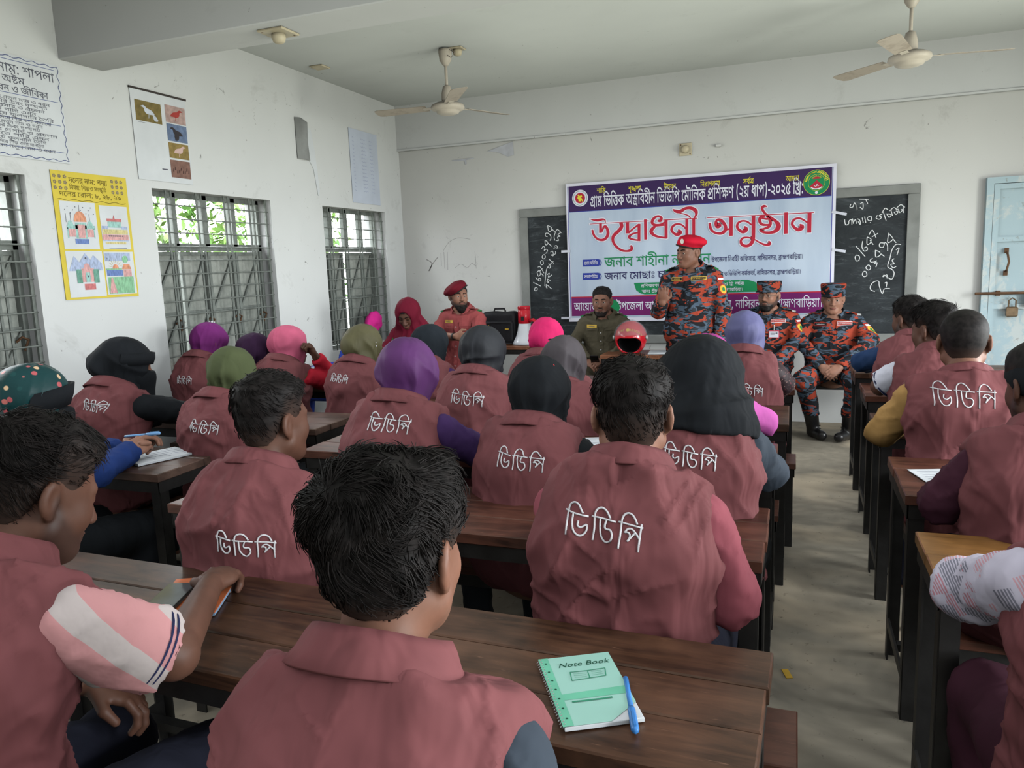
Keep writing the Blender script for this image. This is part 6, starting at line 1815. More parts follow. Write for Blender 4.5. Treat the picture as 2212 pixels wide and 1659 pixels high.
    def hand(s, k, d_, nrm, curl, thumb, h=0.0042):
        W_ = s.arm[k][1]
        y = np.array(d_, float)
        y /= np.linalg.norm(y)
        z = np.array(nrm, float)
        z -= y * (z @ y)
        z /= np.linalg.norm(z)
        x = np.cross(y, z) * thumb          # towards the thumb
        Mx = np.stack([x, y, z], 1)
        E_ = s.arm[k][0]
        fo = (E_ - W_) @ Mx
        fo = fo / np.linalg.norm(fo) * 0.06

        def f(p):
            q = (p - W_) @ Mx
            d = rcone(q, fo, (0, 0.0, 0), 0.028, 0.025)
            pal = ell(q, (0, 0.050, -0.002), (0.042, 0.056, 0.019))
            d = smin(d, pal, 0.02)
            for i, (ox, ln) in enumerate(((-0.031, 0.060), (-0.011, 0.074), (0.010, 0.080), (0.030, 0.072))):
                b = np.array((ox, 0.088 - 0.006 * abs(i - 2), 0.0))
                ang = 0.0
                r_ = 0.0098
                for j, fr in enumerate((0.45, 0.30, 0.25)):
                    ang += curl * (0.75 if j == 0 else 1.0) * (1 + 0.06 * i)
                    e = b + ln * fr * np.array((ox * 0.6 * (j == 0), math.cos(ang), -math.sin(ang)))
                    d = smin(d, rcone(q, b, e, r_, r_ * 0.92), 0.004)
                    b = e
                    r_ *= 0.92
            b = np.array((0.026, 0.022, -0.006))
            e = b + 0.045 * np.array((0.70, 0.66, -0.28))
            d = smin(d, rcone(q, b, e, 0.014, 0.0115), 0.01)
            e2 = e + 0.034 * np.array((0.25 - 0.4 * min(curl, 1), 0.85, -0.35))
            d = smin(d, rcone(q, e, e2, 0.0115, 0.009), 0.004)
            return d
        return mesh_sdf(f, W_ - 0.21, W_ + 0.21, h)

    def face(s, eyes=True):
        for sg in (-1, 1):
            if not eyes:
                P = [s.fromhead((sg * x, y, z)) for x, y, z in ((0.018, 0.0845, -0.003), (0.031, 0.0875, -0.006), (0.044, 0.081, -0.003))]
                MB().tube(P, 0.0016, 5).build('eyelashes', m_brow, s.root, True)
            c = s.fromhead((sg * 0.031, 0.0750, -0.002))
            if eyes:
                MB().lathe([(0.0120 * math.sin(a_), -0.0120 * math.cos(a_)) for a_ in np.linspace(0.15, pi - 0.15, 8)], c, 12).build('eye', m_eye, s.root, True)
                ci = s.fromhead((sg * 0.031, 0.0815, -0.0025))
                MB().lathe([(0.0068 * math.sin(a_), -0.0068 * math.cos(a_)) for a_ in np.linspace(0.2, pi - 0.2, 6)], ci, 10).build('iris', m_iris, s.root, True)
            P = [s.fromhead((sg * x, y, z)) for x, y, z in ((0.012, 0.0935, 0.0195), (0.026, 0.090, 0.025), (0.040, 0.081, 0.024), (0.050, 0.071, 0.018))]
            MB().tube(P, [0.0035, 0.0045, 0.004, 0.002], 6).build('eyebrow', m_brow, s.root, True)
        P = [s.fromhead((x, y, -0.0665)) for x, y in ((-0.022, 0.0895), (-0.010, 0.0965), (0, 0.098), (0.010, 0.0965), (0.022, 0.0895))]
        MB().tube(P, [0.002, 0.0052, 0.006, 0.0052, 0.002], 6).build('lips', m_lip, s.root, True)

    def vest(s, mat=None, h=0.011, hem=None, amp=0.010, name='vest', grow=0.020):
        hem = (s.seat - 0.0) if hem is None else hem
        mat = mat or m_vest

        def f(p):
            d = smin(s.torso(p, grow, hem + 0.10), s.shoulders(p, grow + 0.004), 0.05)
            for k in (0, 1):
                sg = (-1, 1)[k]
                n_ = np.array((sg * 0.95, 0.0, 0.15))
                d = np.maximum(d, (p - (s.Sh[k] + np.array((sg * 0.030, 0, 0)))) @ n_)
            # open neck
            d = np.maximum(d, (p - s.Nb - np.array((0, 0, 0.016))) @ np.array((0, 0.5, 0.866)))
            return np.maximum(d, hem - p[:, 2])
        pts = np.array([s.Pel, s.wa, s.ch, s.Nb] + s.Sh)
        lo, hi = pts.min(0) - 0.24, pts.max(0) + 0.24
        lo[2] = hem - 0.02
        hi[2] = s.Nb[2] + 0.09
        V, F_ = mesh_sdf(f, lo, hi, h)
        V = cloth_folds(V, F_, amp, s.seed)
        o = mesh_obj(name, V, F_, mat, s.root, True)
        s.parts['vest'] = o
        s.bvh = BVHTree.FromPolygons([tuple(v) for v in V], [tuple(q) for q in F_])
        return o

    def sleeves(s, mat, length='long', h=0.011, amp=0.007, which=(0, 1), name='sleeve', loose=0.012):
        for k in which:
            E_, W_ = s.arm[k]
            S0 = s.Sh[k]

            def f(p):
                if length == 'short':
                    e = S0 + (E_ - S0) * 0.86
                    u = (E_ - S0) / np.linalg.norm(E_ - S0)
                    d = rcone(p, S0, E_, 0.055 + loose, 0.060 + loose)
                    return np.maximum(d, (p - e) @ u)
                d = smin(rcone(p, S0, E_, 0.050 + loose, 0.043 + loose), rcone(p, E_, W_, 0.043 + loose, 0.031 + loose), 0.02)
                u = (W_ - E_) / np.linalg.norm(W_ - E_)
                return np.maximum(d, (p - (W_ - u * 0.005)) @ u)
            pts = np.array([S0, E_, W_])
            V, F_ = mesh_sdf(f, pts.min(0) - 0.08, pts.max(0) + 0.08, h)
            V = cloth_folds(V, F_, amp, s.seed + 11 + k, 0.6, 12)
            mesh_obj(name, V, F_, mat, s.root, True)

    def shirt(s, mat, h=0.010, sleeve='long', amp=0.008, hem=None, grow=0.016):
        """uniform shirt: torso and sleeves in one"""
        hem = s.seat + 0.02 if hem is None else hem

        def f(p):
            d = smin(s.torso(p, grow, hem + 0.10), s.shoulders(p, grow), 0.05)
            d = np.maximum(d, (p - s.Nb - np.array((0, 0, 0.016))) @ np.array((0, 0.5, 0.866)))
            d = np.maximum(d, hem - p[:, 2])
            for k in (0, 1):
                E_, W_ = s.arm[k]
                if sleeve == 'short':
                    e = s.Sh[k] + (E_ - s.Sh[k]) * 0.86
                    u = (E_ - s.Sh[k]) / np.linalg.norm(E_ - s.Sh[k])
                    a = np.maximum(rcone(p, s.Sh[k], E_, 0.062, 0.066), (p - e) @ u)
                else:
                    u = (W_ - E_) / np.linalg.norm(W_ - E_)
                    a = np.maximum(smin(rcone(p, s.Sh[k], E_, 0.064, 0.056), rcone(p, E_, W_, 0.056, 0.042), 0.02), (p - (W_ - u * 0.005)) @ u)
                d = smin(d, a, 0.02)
            return d
        pts = np.array([s.Pel, s.wa, s.ch, s.Nb] + s.Sh + [v for a in s.arm for v in a])
        lo, hi = pts.min(0) - 0.22, pts.max(0) + 0.22
        lo[2] = min(hem, lo[2] + 0.1) - 0.02
        hi[2] = max(s.Nb[2] + 0.09, pts[:, 2].max() + 0.06)
        V, F_ = mesh_sdf(f, lo, hi, h)
        V = cloth_folds(V, F_, amp, s.seed, 0.5, 11)
        o = mesh_obj('shirt', V, F_, mat, s.root, True)
        s.parts['vest'] = o
        s.bvh = BVHTree.FromPolygons([tuple(v) for v in V], [tuple(q) for q in F_])
        return o

    def trousers(s, mat=None, h=0.018, amp=0.008, ankle=0.0):
        def f(p):
            d = smin(s.legs_sdf(p, 0.016), ell(p, s.Pel + np.array((0, 0, -0.02)), (0.165, 0.135, 0.10)), 0.05)
            if ankle:
                d = np.maximum(d, ankle - p[:, 2])
            return d
        pts = np.array([s.Pel] + [v for k in (0, 1) for v in s.legpts(k)])
        V, F_ = mesh_sdf(f, pts.min(0) - 0.2, pts.max(0) + 0.18, h)
        V = cloth_folds(V, F_, amp, s.seed + 31, 0.6, 10)
        o = mesh_obj('trousers', V, F_, mat or m_trou, s.root, True)
        return o

    def boots(s, h=0.009, tall=0.20):
        for k in (0, 1):
            a, b, c = s.legpts(k)
            dr_ = getattr(s, 'toe', [np.array((0, 1.0, 0))] * 2)[k]
            toe = np.array((c[0], c[1], 0.045)) + dr_ * 0.16

            def f(p):
                up_ = (b - c) / np.linalg.norm(b - c)
                d = rcone(p, np.array((c[0], c[1], 0.05)), c + up_ * tall * 0.7, 0.050, 0.060)
                d = np.maximum(d, (p - (c + up_ * tall * 0.7)) @ up_)
                q = p.copy()
                d = smin(d, rcone(p, np.array((c[0], c[1], 0.042)) - dr_ * 0.02, toe, 0.042, 0.040), 0.03)
                return np.maximum(d, 0.004 - p[:, 2])
            pts = np.array([c, toe, c + np.array((0, 0, 0.22))])
            V, F_ = mesh_sdf(f, pts.min(0) - 0.1, pts.max(0) + 0.1, h)
            V[:, 2] = np.maximum(V[:, 2], 0.001)
            bo = mesh_obj('boot', V, F_, m_shoe, s.root, True)
            g = MB()
            sd = np.array((-dr_[1], dr_[0], 0))
            for j in range(6):
                z = 0.085 + j * 0.024
                base = np.array((c[0], c[1], 0)) + dr_ * (0.085 - j * 0.008 if j < 3 else 0.06) + np.array((0, 0, z))
                up_ = (b - c) / np.linalg.norm(b - c)
                base += np.array((up_[0], up_[1], 0)) * max(0, z - 0.1)
                g.tube([base - sd * 0.03 - dr_ * 0.012, base, base + sd * 0.03 - dr_ * 0.012], 0.0035, 5)
            g.build('lace', m_black, bo)

    def collar(s, mat=None, hgt=0.045, fall=0.044, spread=0.032, opening=0.5, r0=0.069, name='collar'):
        """shirt collar: stands up round the neck and folds outward"""
        n_ = 40
        a0 = pi / 2 + opening / 2
        a1 = pi / 2 + 2 * pi - opening / 2
        c = s.Nb + np.array((0, 0.004, 0.020))
        ax = np.array((0, 0.42, 0.91))
        ax /= np.linalg.norm(ax)
        xx = np.array((1.0, 0, 0))
        yy = np.cross(ax, xx)
        prof = [(0.0, -0.012), (0.0, hgt * 0.6), (0.004, hgt), (0.011, hgt + 0.003), (0.018, hgt - 0.008), (spread * 0.8, hgt - fall * 0.6), (spread + 0.006, hgt - fall), (spread + 0.002, hgt - fall - 0.004), (0.012, hgt - 0.016), (0.006, -0.012)]
        V, F_ = [], []
        m_ = len(prof)
        for i in range(n_ + 1):
            t_ = a0 + (a1 - a0) * i / n_
            fr = 0.5 + 0.5 * math.sin(t_)
            end = 1 - min(1, min(i, n_ - i) / 4)
            for r_, z in prof:
                rr = r0 + r_ * (1 + 0.5 * end) + 0.006 * fr
                zz = z - 0.016 * fr - 0.012 * end * (r_ > 0.02)
                V.append(tuple(c + xx * (rr * 1.06 * math.cos(t_)) + yy * (rr * math.sin(t_)) + ax * zz))
        for i in range(n_):
            for j in range(m_ - 1):
                F_.append((i * m_ + j, i * m_ + j + 1, (i + 1) * m_ + j + 1, (i + 1) * m_ + j))
        F_.append(tuple(range(m_)))
        F_.append(tuple((n_ * m_ + m_ - 1 - j) for j in range(m_)))
        V = np.array(V)
        V = V + 0.0025 * np.stack([vnoise(V * 22, s.seed), vnoise(V * 22 + 9, s.seed), vnoise(V * 22 + 19, s.seed)], 1)
        return mesh_obj(name, V, F_, mat or m_vest, s.root, True)

    # ---- hair
    def hair(s, t0=0.004, t1=0.022, h=0.006, strands=1500, slen=0.02, fade_h=0.05, line=None, wave=0.3, swirl=(0.0, -0.075, 0.075), thick=0.0006, lump=0.004, lf=38.0, back=0.0, lift=0.12, fadeamt=0.8):
        ly, lz = line or (HAIRLINE_Y, HAIRLINE_Z)

        def f(p):
            q = s.tohead(p)
            d = ell(q, CR_C, CR_R)
            d = smin(d, ell(q, (0, -0.02, -0.03), (0.060, 0.066, 0.07)), 0.03)
            above = q[:, 2] - np.interp(q[:, 1], ly, lz)
            th = cap_thick(q, t0, t1) + back * np.clip(-q[:, 1] / 0.09, 0, 1) * np.clip((q[:, 2] + 0.06) / 0.06, 0, 1)
            th = th * np.clip(above / 0.03, 0.25, 1)
            nz = vnoise(q * lf, s.seed) * lump * np.clip(th / 0.012, 0.1, 1)
            return np.maximum(d - th - nz, -above * 0.7)
        V, F_ = mesh_sdf(f, s.Hc - 0.16, s.Hc + 0.16, h, 1.6)
        nv = len(V)
        Vs, Fs = [V], [F_]
        q = s.tohead(V)
        above = q[:, 2] - np.interp(q[:, 1], ly, lz)
        fade = np.clip(1 - above / fade_h, 0, 1) * fadeamt
        fade = np.where(q[:, 1] > 0.04, 0, fade)
        fades = [fade]
        if strands:
            rg = np.random.default_rng(s.seed)
            nr = normals(V, F_)
            out = np.where((ell(q, CR_C, CR_R) > 0.002))[0]
            wgt = np.clip(above[out] / 0.03, 0.15, 1)
            pick = rg.choice(out, strands, p=wgt / wgt.sum())
            q0 = q[pick] + rg.normal(0, h * 0.5, (strands, 3))
            nq = (nr[pick] @ s.Rh)
            sw_ = np.array(swirl)
            away = q0 - sw_
            away /= np.linalg.norm(away, axis=1)[:, None] + 1e-9
            side = np.cross(nq, away)
            lock = np.stack([vnoise(q0 * 30, s.seed + 7), vnoise(q0 * 30 + 11, s.seed + 8), vnoise(q0 * 30 + 23, s.seed + 9)], 1)
            flow = away + 0.45 * side + np.array((0, 0, -0.35)) + lock * wave * 2.2 + rg.normal(0, 0.12, (strands, 3))
            flow -= nq * (flow * nq).sum(1)[:, None]
            flow /= np.linalg.norm(flow, axis=1)[:, None] + 1e-9
            ln = slen * np.clip(above[pick] / 0.07, 0.10, 1) * rg.uniform(0.6, 1.25, strands)
            lf_ = lift * (1 + 1.2 * lock[:, :1]) + rg.normal(0, 0.05, (strands, 1))
            bend = np.cross(nq, flow) * lock[:, 1:2] * wave
            pts = []
            for j in range(4):
                u = j / 3
                pts.append(q0 - nq * 0.002 + (flow * u + nq * (lf_ * 2.2 * u - (0.25 + lf_ * 0.9) * u * u) + bend * (u * u)) * ln[:, None])
            sd = np.cross(flow, nq)
            VV = []
            for j, pt in enumerate(pts):
                w_ = thick * (1, 1, 0.8, 0.25)[j]
                VV += [pt + sd * w_, pt - sd * w_ * 0.6 + nq * w_, pt - sd * w_ * 0.6 - nq * w_]
            VV = np.stack(VV, 1)
            base = nv + np.arange(strands)[:, None] * 12
            ff = []
            for j in range(3):
                for a_ in range(3):
                    b_ = (a_ + 1) % 3
                    ff.append(np.concatenate([base + j * 3 + a_, base + j * 3 + b_, base + j * 3 + 3 + b_, base + j * 3 + 3 + a_], 1))
            Fs.append(np.concatenate(ff))
            Vs.append(s.fromhead(VV.reshape(-1, 3)))
            fades.append(np.repeat(fade[pick] * 0.5, 12))
        o = mesh_obj('hair', np.concatenate(Vs), np.concatenate(Fs), m_hair, s.root, True)
        at_ = o.data.attributes.new('fade', 'FLOAT', 'POINT')
        at_.data.foreach_set('value', np.concatenate(fades).astype(np.float32))
        return o

    def beard(s, t=0.007, h=0.006, fade=0.0, length=0.0, goatee=False):
        def f(p):
            q = s.tohead(p)
            d = head_sdf(q, False, ears=False) - t
            if length:
                d = smin(d, ell(q, (0, 0.058, -0.115), (0.040, 0.036, length)), 0.02)
            d = d - 0.003 * vnoise(q * 70, s.seed)
            # region: jaw band below the cheek line
            lim = np.interp(q[:, 1], [-0.03, -0.005, 0.02, 0.05, 0.07, 0.10], [-0.03, -0.005, -0.045, -0.070, -0.080, -0.084])
            d = np.maximum(d, q[:, 2] - lim)
            d = np.maximum(d, (0.045 if goatee else -0.012) - q[:, 1])
            return d
        V, F_ = mesh_sdf(f, s.Hc - 0.2, s.Hc + 0.14, h, 1.5)

        def fm(p):
            q = s.tohead(p)
            q2 = q.copy()
            q2[:, 0] = np.abs(q2[:, 0])
            return rcone(q2, (0, 0.0945, -0.051), (0.024, 0.083, -0.060), 0.0055, 0.004) - 0.001 * vnoise(q * 120)
        V2, F2 = mesh_sdf(fm, s.fromhead((0, 0.09, -0.055)) - 0.05, s.fromhead((0, 0.09, -0.055)) + 0.05, 0.004)
        o = mesh_obj('beard', np.concatenate([V, V2]), np.concatenate([F_, F2 + len(V)]), m_hair, s.root, True)
        at_ = o.data.attributes.new('fade', 'FLOAT', 'POINT')
        at_.data.foreach_set('value', np.full(len(V) + len(V2), fade, np.float32))
        return o

    # ---- head coverings
    def hijab(s, mat, h=0.008, amp=0.017, big=0.0, bun=0.0, cape=0.0, skirt=0.0, nw=0.085, folds=9.0, tilt=0.6):
        def f(p):
            q = s.tohead(p)
            d = ell(q, (0, -0.024, 0.016), (0.099 + big, 0.122 + big, 0.108 + big * 0.6))
            if bun:
                d = smin(d, ell(q, (0, -0.118, -0.02), (0.052 + bun, 0.045 + bun, 0.05 + bun)), 0.04)
            d = smin(d, rcone(q, (0, 0.004, -0.050), (0, 0.012, -0.115), 0.074 + big, 0.062 + big), 0.04)
            d = smin(d, rcone(p, s.fromhead((0, -0.015, -0.06)), s.Nb + np.array((0, 0.012, 0.0)), nw * 0.86 + big * 0.6, nw * 0.86), 0.03)
            if skirt:
                pb = p - s.Nb
                pb = pb / np.array((1.18, 1, 1))
                d = smin(d, rcone(pb, (s.Hc - s.Nb) / np.array((1.18, 1, 1)) + np.array((0, -0.01, 0.0)), np.array((0.012, -0.012, -0.03)), 0.095, 0.110 + skirt), 0.05)
                d = np.maximum(d, -(p - s.Nb + np.array((0, 0, 0.040))) @ np.array((0.08, 0.25, 0.96)))
            elif cape:
                pb = p.copy()
                pb[:, 0] = pb[:, 0] / 1.45
                c0 = s.Nb + np.array((0, 0.01, -0.01))
                c1 = s.ch + np.array((0, 0.03, cape))
                d = smin(d, rcone(pb, c0 * np.array((1 / 1.45, 1, 1)), c1 * np.array((1 / 1.45, 1, 1)), 0.10, 0.172), 0.06)
                d = np.maximum(d, c1[2] - 0.02 - p[:, 2])
            else:
                d = np.maximum(d, -(p - s.Nb + np.array((0, 0, 0.02))) @ np.array((0, 0.45, 0.89)))
            op = ell(q, (0, 0.125, -0.006), (0.058, 0.088, 0.084))
            return -smin(-d, op, 0.012)
        lo = np.minimum(s.Hc - 0.2, s.Nb - np.array((0.30, 0.3, 0.30 if cape else 0.06)))
        hi = np.maximum(s.Hc + 0.18, s.Nb + np.array((0.30, 0.3, 0.05)))
        V, F_ = mesh_sdf(f, lo, hi, h)
        n = normals(V, F_)
        q = s.tohead(V)
        # folds that run round the head and gather towards the throat
        ang = np.arctan2(q[:, 0], -(q[:, 1] + 0.02))
        hgt = q[:, 2] + tilt * 0.10 * np.sin(ang * 0.9 + s.seed)
        w_ = vnoise(q * 9 + s.seed, 3) * 0.02
        fo = ridge(vnoise(np.stack([(hgt + w_) * 13 + ang * 0.9 * (s.seed % 3 - 1), ang * 0.8 + 5, np.full(len(q), s.seed * 3.7)], 1), s.seed)) ** 2
        lowr = np.clip((0.09 - q[:, 2]) / 0.14, 0.22, 1)
        f2 = ridge(vnoise(np.stack([ang * folds * 0.32 + q[:, 2] * 4 * (s.seed % 2 - 0.5), q[:, 2] * 3, np.full(len(q), s.seed * 1.7)], 1), s.seed + 5)) ** 2
        edge = np.clip(np.abs(ell(q, (0, 0.125, -0.006), (0.058, 0.088, 0.084))) / 0.02, 0, 1)
        V = V + n * (amp * edge * lowr * ((fo - 0.45) * 1.1 + (f2 - 0.45) * 0.8))[:, None] + n * (0.0025 * vnoise(V * 18, s.seed))[:, None]
        o = mesh_obj('hijab', V, F_, mat, s.root, True)
        s.parts['hijab'] = o
        return o

    def band(s, mat, zc, hh_, r=(0.101, 0.128), a0=-0.3, a1=pi + 0.3, dip=0.0, name='head_band', yc=-0.018):
        V, F_ = [], []
        n_ = 28
        for i in range(n_ + 1):
            a_ = a0 + (a1 - a0) * i / n_
            for z, rr in ((-hh_, 0.0), (0, 0.004), (hh_, 0.0), (hh_, -0.008), (-hh_, -0.008)):
                V.append(s.fromhead(((r[0] + rr) * math.cos(a_), yc + (r[1] + rr) * math.sin(a_), zc + z - dip * (1 - math.sin(a_)))))
        for i in range(n_):
            for j in range(5):
                k = (j + 1) % 5
                F_.append((i * 5 + j, i * 5 + k, (i + 1) * 5 + k, (i + 1) * 5 + j))
        return mesh_obj(name, V, F_, mat, s.parts['hijab'], True)

    def niqab(s, mat, h=0.009, band=True, long_=0.10):
        """face veil over nose and mouth"""
        def f(p):
            q = s.tohead(p)
            d = ell(q, (0, 0.03, -0.045), (0.078, 0.088, 0.085))
            d = smin(d, rcone(q, (0, 0.075, -0.06), (0, 0.085, -0.10 - long_), 0.05, 0.065), 0.04)
            sl = np.maximum(np.abs(q[:, 2] - 0.0) - 0.014, -(q[:, 1] - 0.06))
            return np.maximum(np.maximum(d, q[:, 2] - (-0.014)), -0.005 - q[:, 1])
        V, F_ = mesh_sdf(f, s.Hc - 0.28, s.Hc + 0.22, h, 1.5)
        mesh_obj('face_veil', V, F_, mat, s.root, True)

    def beret(s, mat, tilt=0.35, h=0.007, badge=True, side=1, size=1.0, band_mat=None):
        """soft round beret pulled over one ear"""
        Rb = rot('y', tilt * side) @ rot('x', 0.10)

        def f(p):
            q = s.tohead(p) - np.array((0, -0.008, 0.062))
            q = q @ Rb
            d = ell(q, (side * 0.024, -0.006, 0.034), (0.102 * size, 0.116 * size, 0.044))
            d = smin(d, ell(q, (0, 0, 0.0), (0.087, 0.107, 0.050)), 0.03)
            return np.maximum(d, -0.018 - q[:, 2])
        V, F_ = mesh_sdf(f, s.Hc - 0.2, s.Hc + 0.24, h)
        n = normals(V, F_)
        V = V + n * (0.003 * vnoise(V * 22, s.seed))[:, None]
        o = mesh_obj('beret', V, F_, mat, s.root, True)
        P = []
        for i in range(33):
            a_ = 2 * pi * i / 32
            q = np.array((0.087 * math.cos(a_), 0.107 * math.sin(a_), -0.014)) @ Rb.T + np.array((0, -0.008, 0.062))
            P.append(s.fromhead(q))
        MB().tube(P, 0.0065, 6).build('leather_band', band_mat or m_black, o, True)
        if badge:
            q = np.array((side * 0.030, 0.112, 0.024)) @ Rb.T + np.array((0, -0.008, 0.062))
            c = s.fromhead(q)
            Mx = frame(c, s.Rh @ np.array((1, 0, 0)), s.Rh @ np.array((0, 0, 1)))
            MB().prism([(0.017 * math.cos(a_), 0.020 * math.sin(a_)) for a_ in np.linspace(0, 2 * pi, 13)[:-1]], Mx, 0.005).build('badge', plain('silver_badge', rgb(206, 200, 190), 0.35, 0.6, 0.1, 200, metal=0.4), o)
            MB().disc(0, 0, 0.008, Mx, 0.0055, 10).build('badge_mark', plain('badge_red', rgb(120, 40, 36), 0.5), o)
        return o

    def cap(s, mat, brim=True, h=0.007, rise=0.075):
        """field cap: flat round crown, short peak"""
        def f(p):
            q = s.tohead(p) - np.array((0, -0.010, 0.044))
            r_ = np.sqrt((q[:, 0] / 0.088) ** 2 + (q[:, 1] / 0.108) ** 2)
            side_ = (r_ - 1 - 0.06 * np.clip(q[:, 2] / 0.07, -0.2, 1)) * 0.088
            d = np.maximum(side_, np.abs(q[:, 2] - rise / 2) - rise / 2)
            return d - 0.005
        V, F_ = mesh_sdf(f, s.Hc - 0.18, s.Hc + 0.2, h, 1.6)
        o = mesh_obj('cap', V, F_, mat, s.root, True)
        if brim:
            Vb, Fb = [], []
            nseg = 14
            for i in range(nseg + 1):
                a_ = pi * (0.12 + 0.76 * i / nseg)
                for rr in (0.0, 0.5, 1.0):
                    ext = 0.052 * math.sin(a_) ** 0.6 * rr
                    for dz in (0.0, -0.004):
                        q = np.array(((0.090 + ext * 0.35) * math.cos(a_), (0.108 + ext) * math.sin(a_) - 0.010, 0.050 - 0.018 * rr + dz))
                        Vb.append(tuple(s.fromhead(q)))
            for i in range(nseg):
                for j in range(2):
                    a_ = i * 6 + j * 2
                    Fb.append((a_, a_ + 2, a_ + 8, a_ + 6))
                    Fb.append((a_ + 1, a_ + 7, a_ + 9, a_ + 3))
                Fb.append((i * 6 + 4, i * 6 + 5, i * 6 + 11, i * 6 + 10))
            mesh_obj('peak', Vb, Fb, mat, o, True)
        return o

    # ---- things sewn on the front or the back
    def patch(s, x, z, w_, hg, mat, name, side=1, off=0.004, parent=None, nx_=4, nz_=3, shape=None, thick=0.0, rotz=0.0):
        """cloth patch laid on the shirt surface; side=1 front, -1 back"""
        V, F_ = [], []
        for j in range(nz_ + 1):
            for i in range(nx_ + 1):
                u, v_ = i / nx_ - 0.5, j / nz_ - 0.5
                if shape == 'round':
                    a_ = math.atan2(v_, u)
                    r_ = max(abs(u), abs(v_))
                    u, v_ = r_ * math.cos(a_), r_ * math.sin(a_)
                dx = u * w_ * math.cos(rotz) - v_ * hg * math.sin(rotz)
                dz = u * w_ * math.sin(rotz) + v_ * hg * math.cos(rotz)
                V.append(s.hit(x + dx, z + dz, side, off))
        for j in range(nz_):
            for i in range(nx_):
                a_ = j * (nx_ + 1) + i
                q = (a_, a_ + 1, a_ + nx_ + 2, a_ + nx_ + 1)
                F_.append(q if side < 0 else q[::-1])
        return mesh_obj(name, V, F_, mat, parent or s.root)

    def hit(s, x, z, side, off=0.004):
        loc, nn, _, _ = s.bvh.ray_cast(Vector((x, side * 1.2 + s.ch[1], z)), Vector((0, -side, 0)))
        if loc is None:
            return (x, s.ch[1] + side * 0.12, z)
        return tuple(loc + Vector((0, side * off, 0)))

    def patch_side(s, k, t_, w_, hg, mat, name, off=0.004, shape='round', n_=6):
        """round patch on the outer side of the upper sleeve"""
        S0, E_ = s.Sh[k], s.arm[k][0]
        c = S0 + (E_ - S0) * t_
        sg = (-1, 1)[k]
        V, F_ = [], []
        for j in range(n_ + 1):
            for i in range(n_ + 1):
                u, v_ = i / n_ - 0.5, j / n_ - 0.5
                if shape == 'round':
                    a_ = math.atan2(v_, u)
                    r_ = max(abs(u), abs(v_))
                    u, v_ = r_ * math.cos(a_), r_ * math.sin(a_)
                dirv = Vector((-sg * 0.8, -0.6, 0)).normalized()
                tang = Vector((-0.6 * sg, 0.8, 0)).normalized()
                o_ = Vector(c) - dirv * 0.4 + tang * (u * w_) + Vector((0, 0, v_ * hg))
                loc, nn, _, _ = s.bvh.ray_cast(o_, dirv)
                if loc is None:
                    loc = Vector(c) - dirv * 0.06
                V.append(tuple(loc - dirv * off))
        for j in range(n_):
            for i in range(n_):
                a_ = j * (n_ + 1) + i
                F_.append((a_, a_ + 1, a_ + n_ + 2, a_ + n_ + 1))
        return mesh_obj(name, V, F_, mat, s.root)

    def lettering(s, x, z, width, slant=0.0, r_=None, part=None):
        """embroidered word on the back of the vest"""
        k = width / 3.55
        g = MB()
        r_ = r_ or max(0.0022, 0.040 * k)
        for si, st in enumerate(WORD):
            if part is not None and si not in part:
                continue
            P = smooth_line(st, 4) if len(st) > 2 else st
            if len(st) == 2:
                P = [tuple(np.array(st[0]) * (1 - u) + np.array(st[1]) * u) for u in np.linspace(0, 1, 5)]
            Q = []
            for u, v_ in P:
                lx, lz = (u - 1.78) * k, (v_ - 0.55) * k
                Q.append(s.hit(x + lx, z + lz + slant * lx, -1, 0.0015))
            g.tube(Q, r_, 5)
        g.build('lettering', m_thread, s.parts['vest'], True)


# the embroidered Bengali word as strokes (three syllables)
WORD = []


def _syl(ox, strokes):
    WORD.append([(ox + 0.06, 0.0), (ox + 0.10, 0.5), (ox + 0.10, 1.0), (ox + 0.17, 1.28), (ox + 0.38, 1.42), (ox + 0.62, 1.33), (ox + 0.82, 1.05)])
    WORD.append([(ox - 0.04, 1.0), (ox + 1.08, 0.96)])
    for st in strokes:
        WORD.append([(ox + x, y) for x, y in st])


_syl(0.0, [[(0.36, 0.98), (0.34, 0.65), (0.42, 0.28), (0.62, 0.08), (0.84, 0.12), (1.0, 0.34), (1.0, 0.60)], [(0.62, 0.72), (0.60, 0.52), (0.72, 0.44), (0.88, 0.52), (1.0, 0.60)]])
_syl(1.25, [[(0.36, 0.98), (0.36, 0.62), (0.44, 0.25), (0.66, 0.05), (0.88, 0.15), (0.98, 0.40), (0.86, 0.58), (0.64, 0.58), (0.58, 0.70), (0.66, 0.97)]])
_syl(2.5, [[(0.28, 0.64), (0.40, 0.80), (0.58, 0.83), (0.78, 0.70), (0.95, 0.54)], [(0.32, 0.68), (0.47, 0.66), (0.53, 0.53), (0.43, 0.34)], [(0.43, 0.34), (0.58, 0.52), (0.74, 0.70)], [(1.0, 1.10), (0.93, 0.0)]])


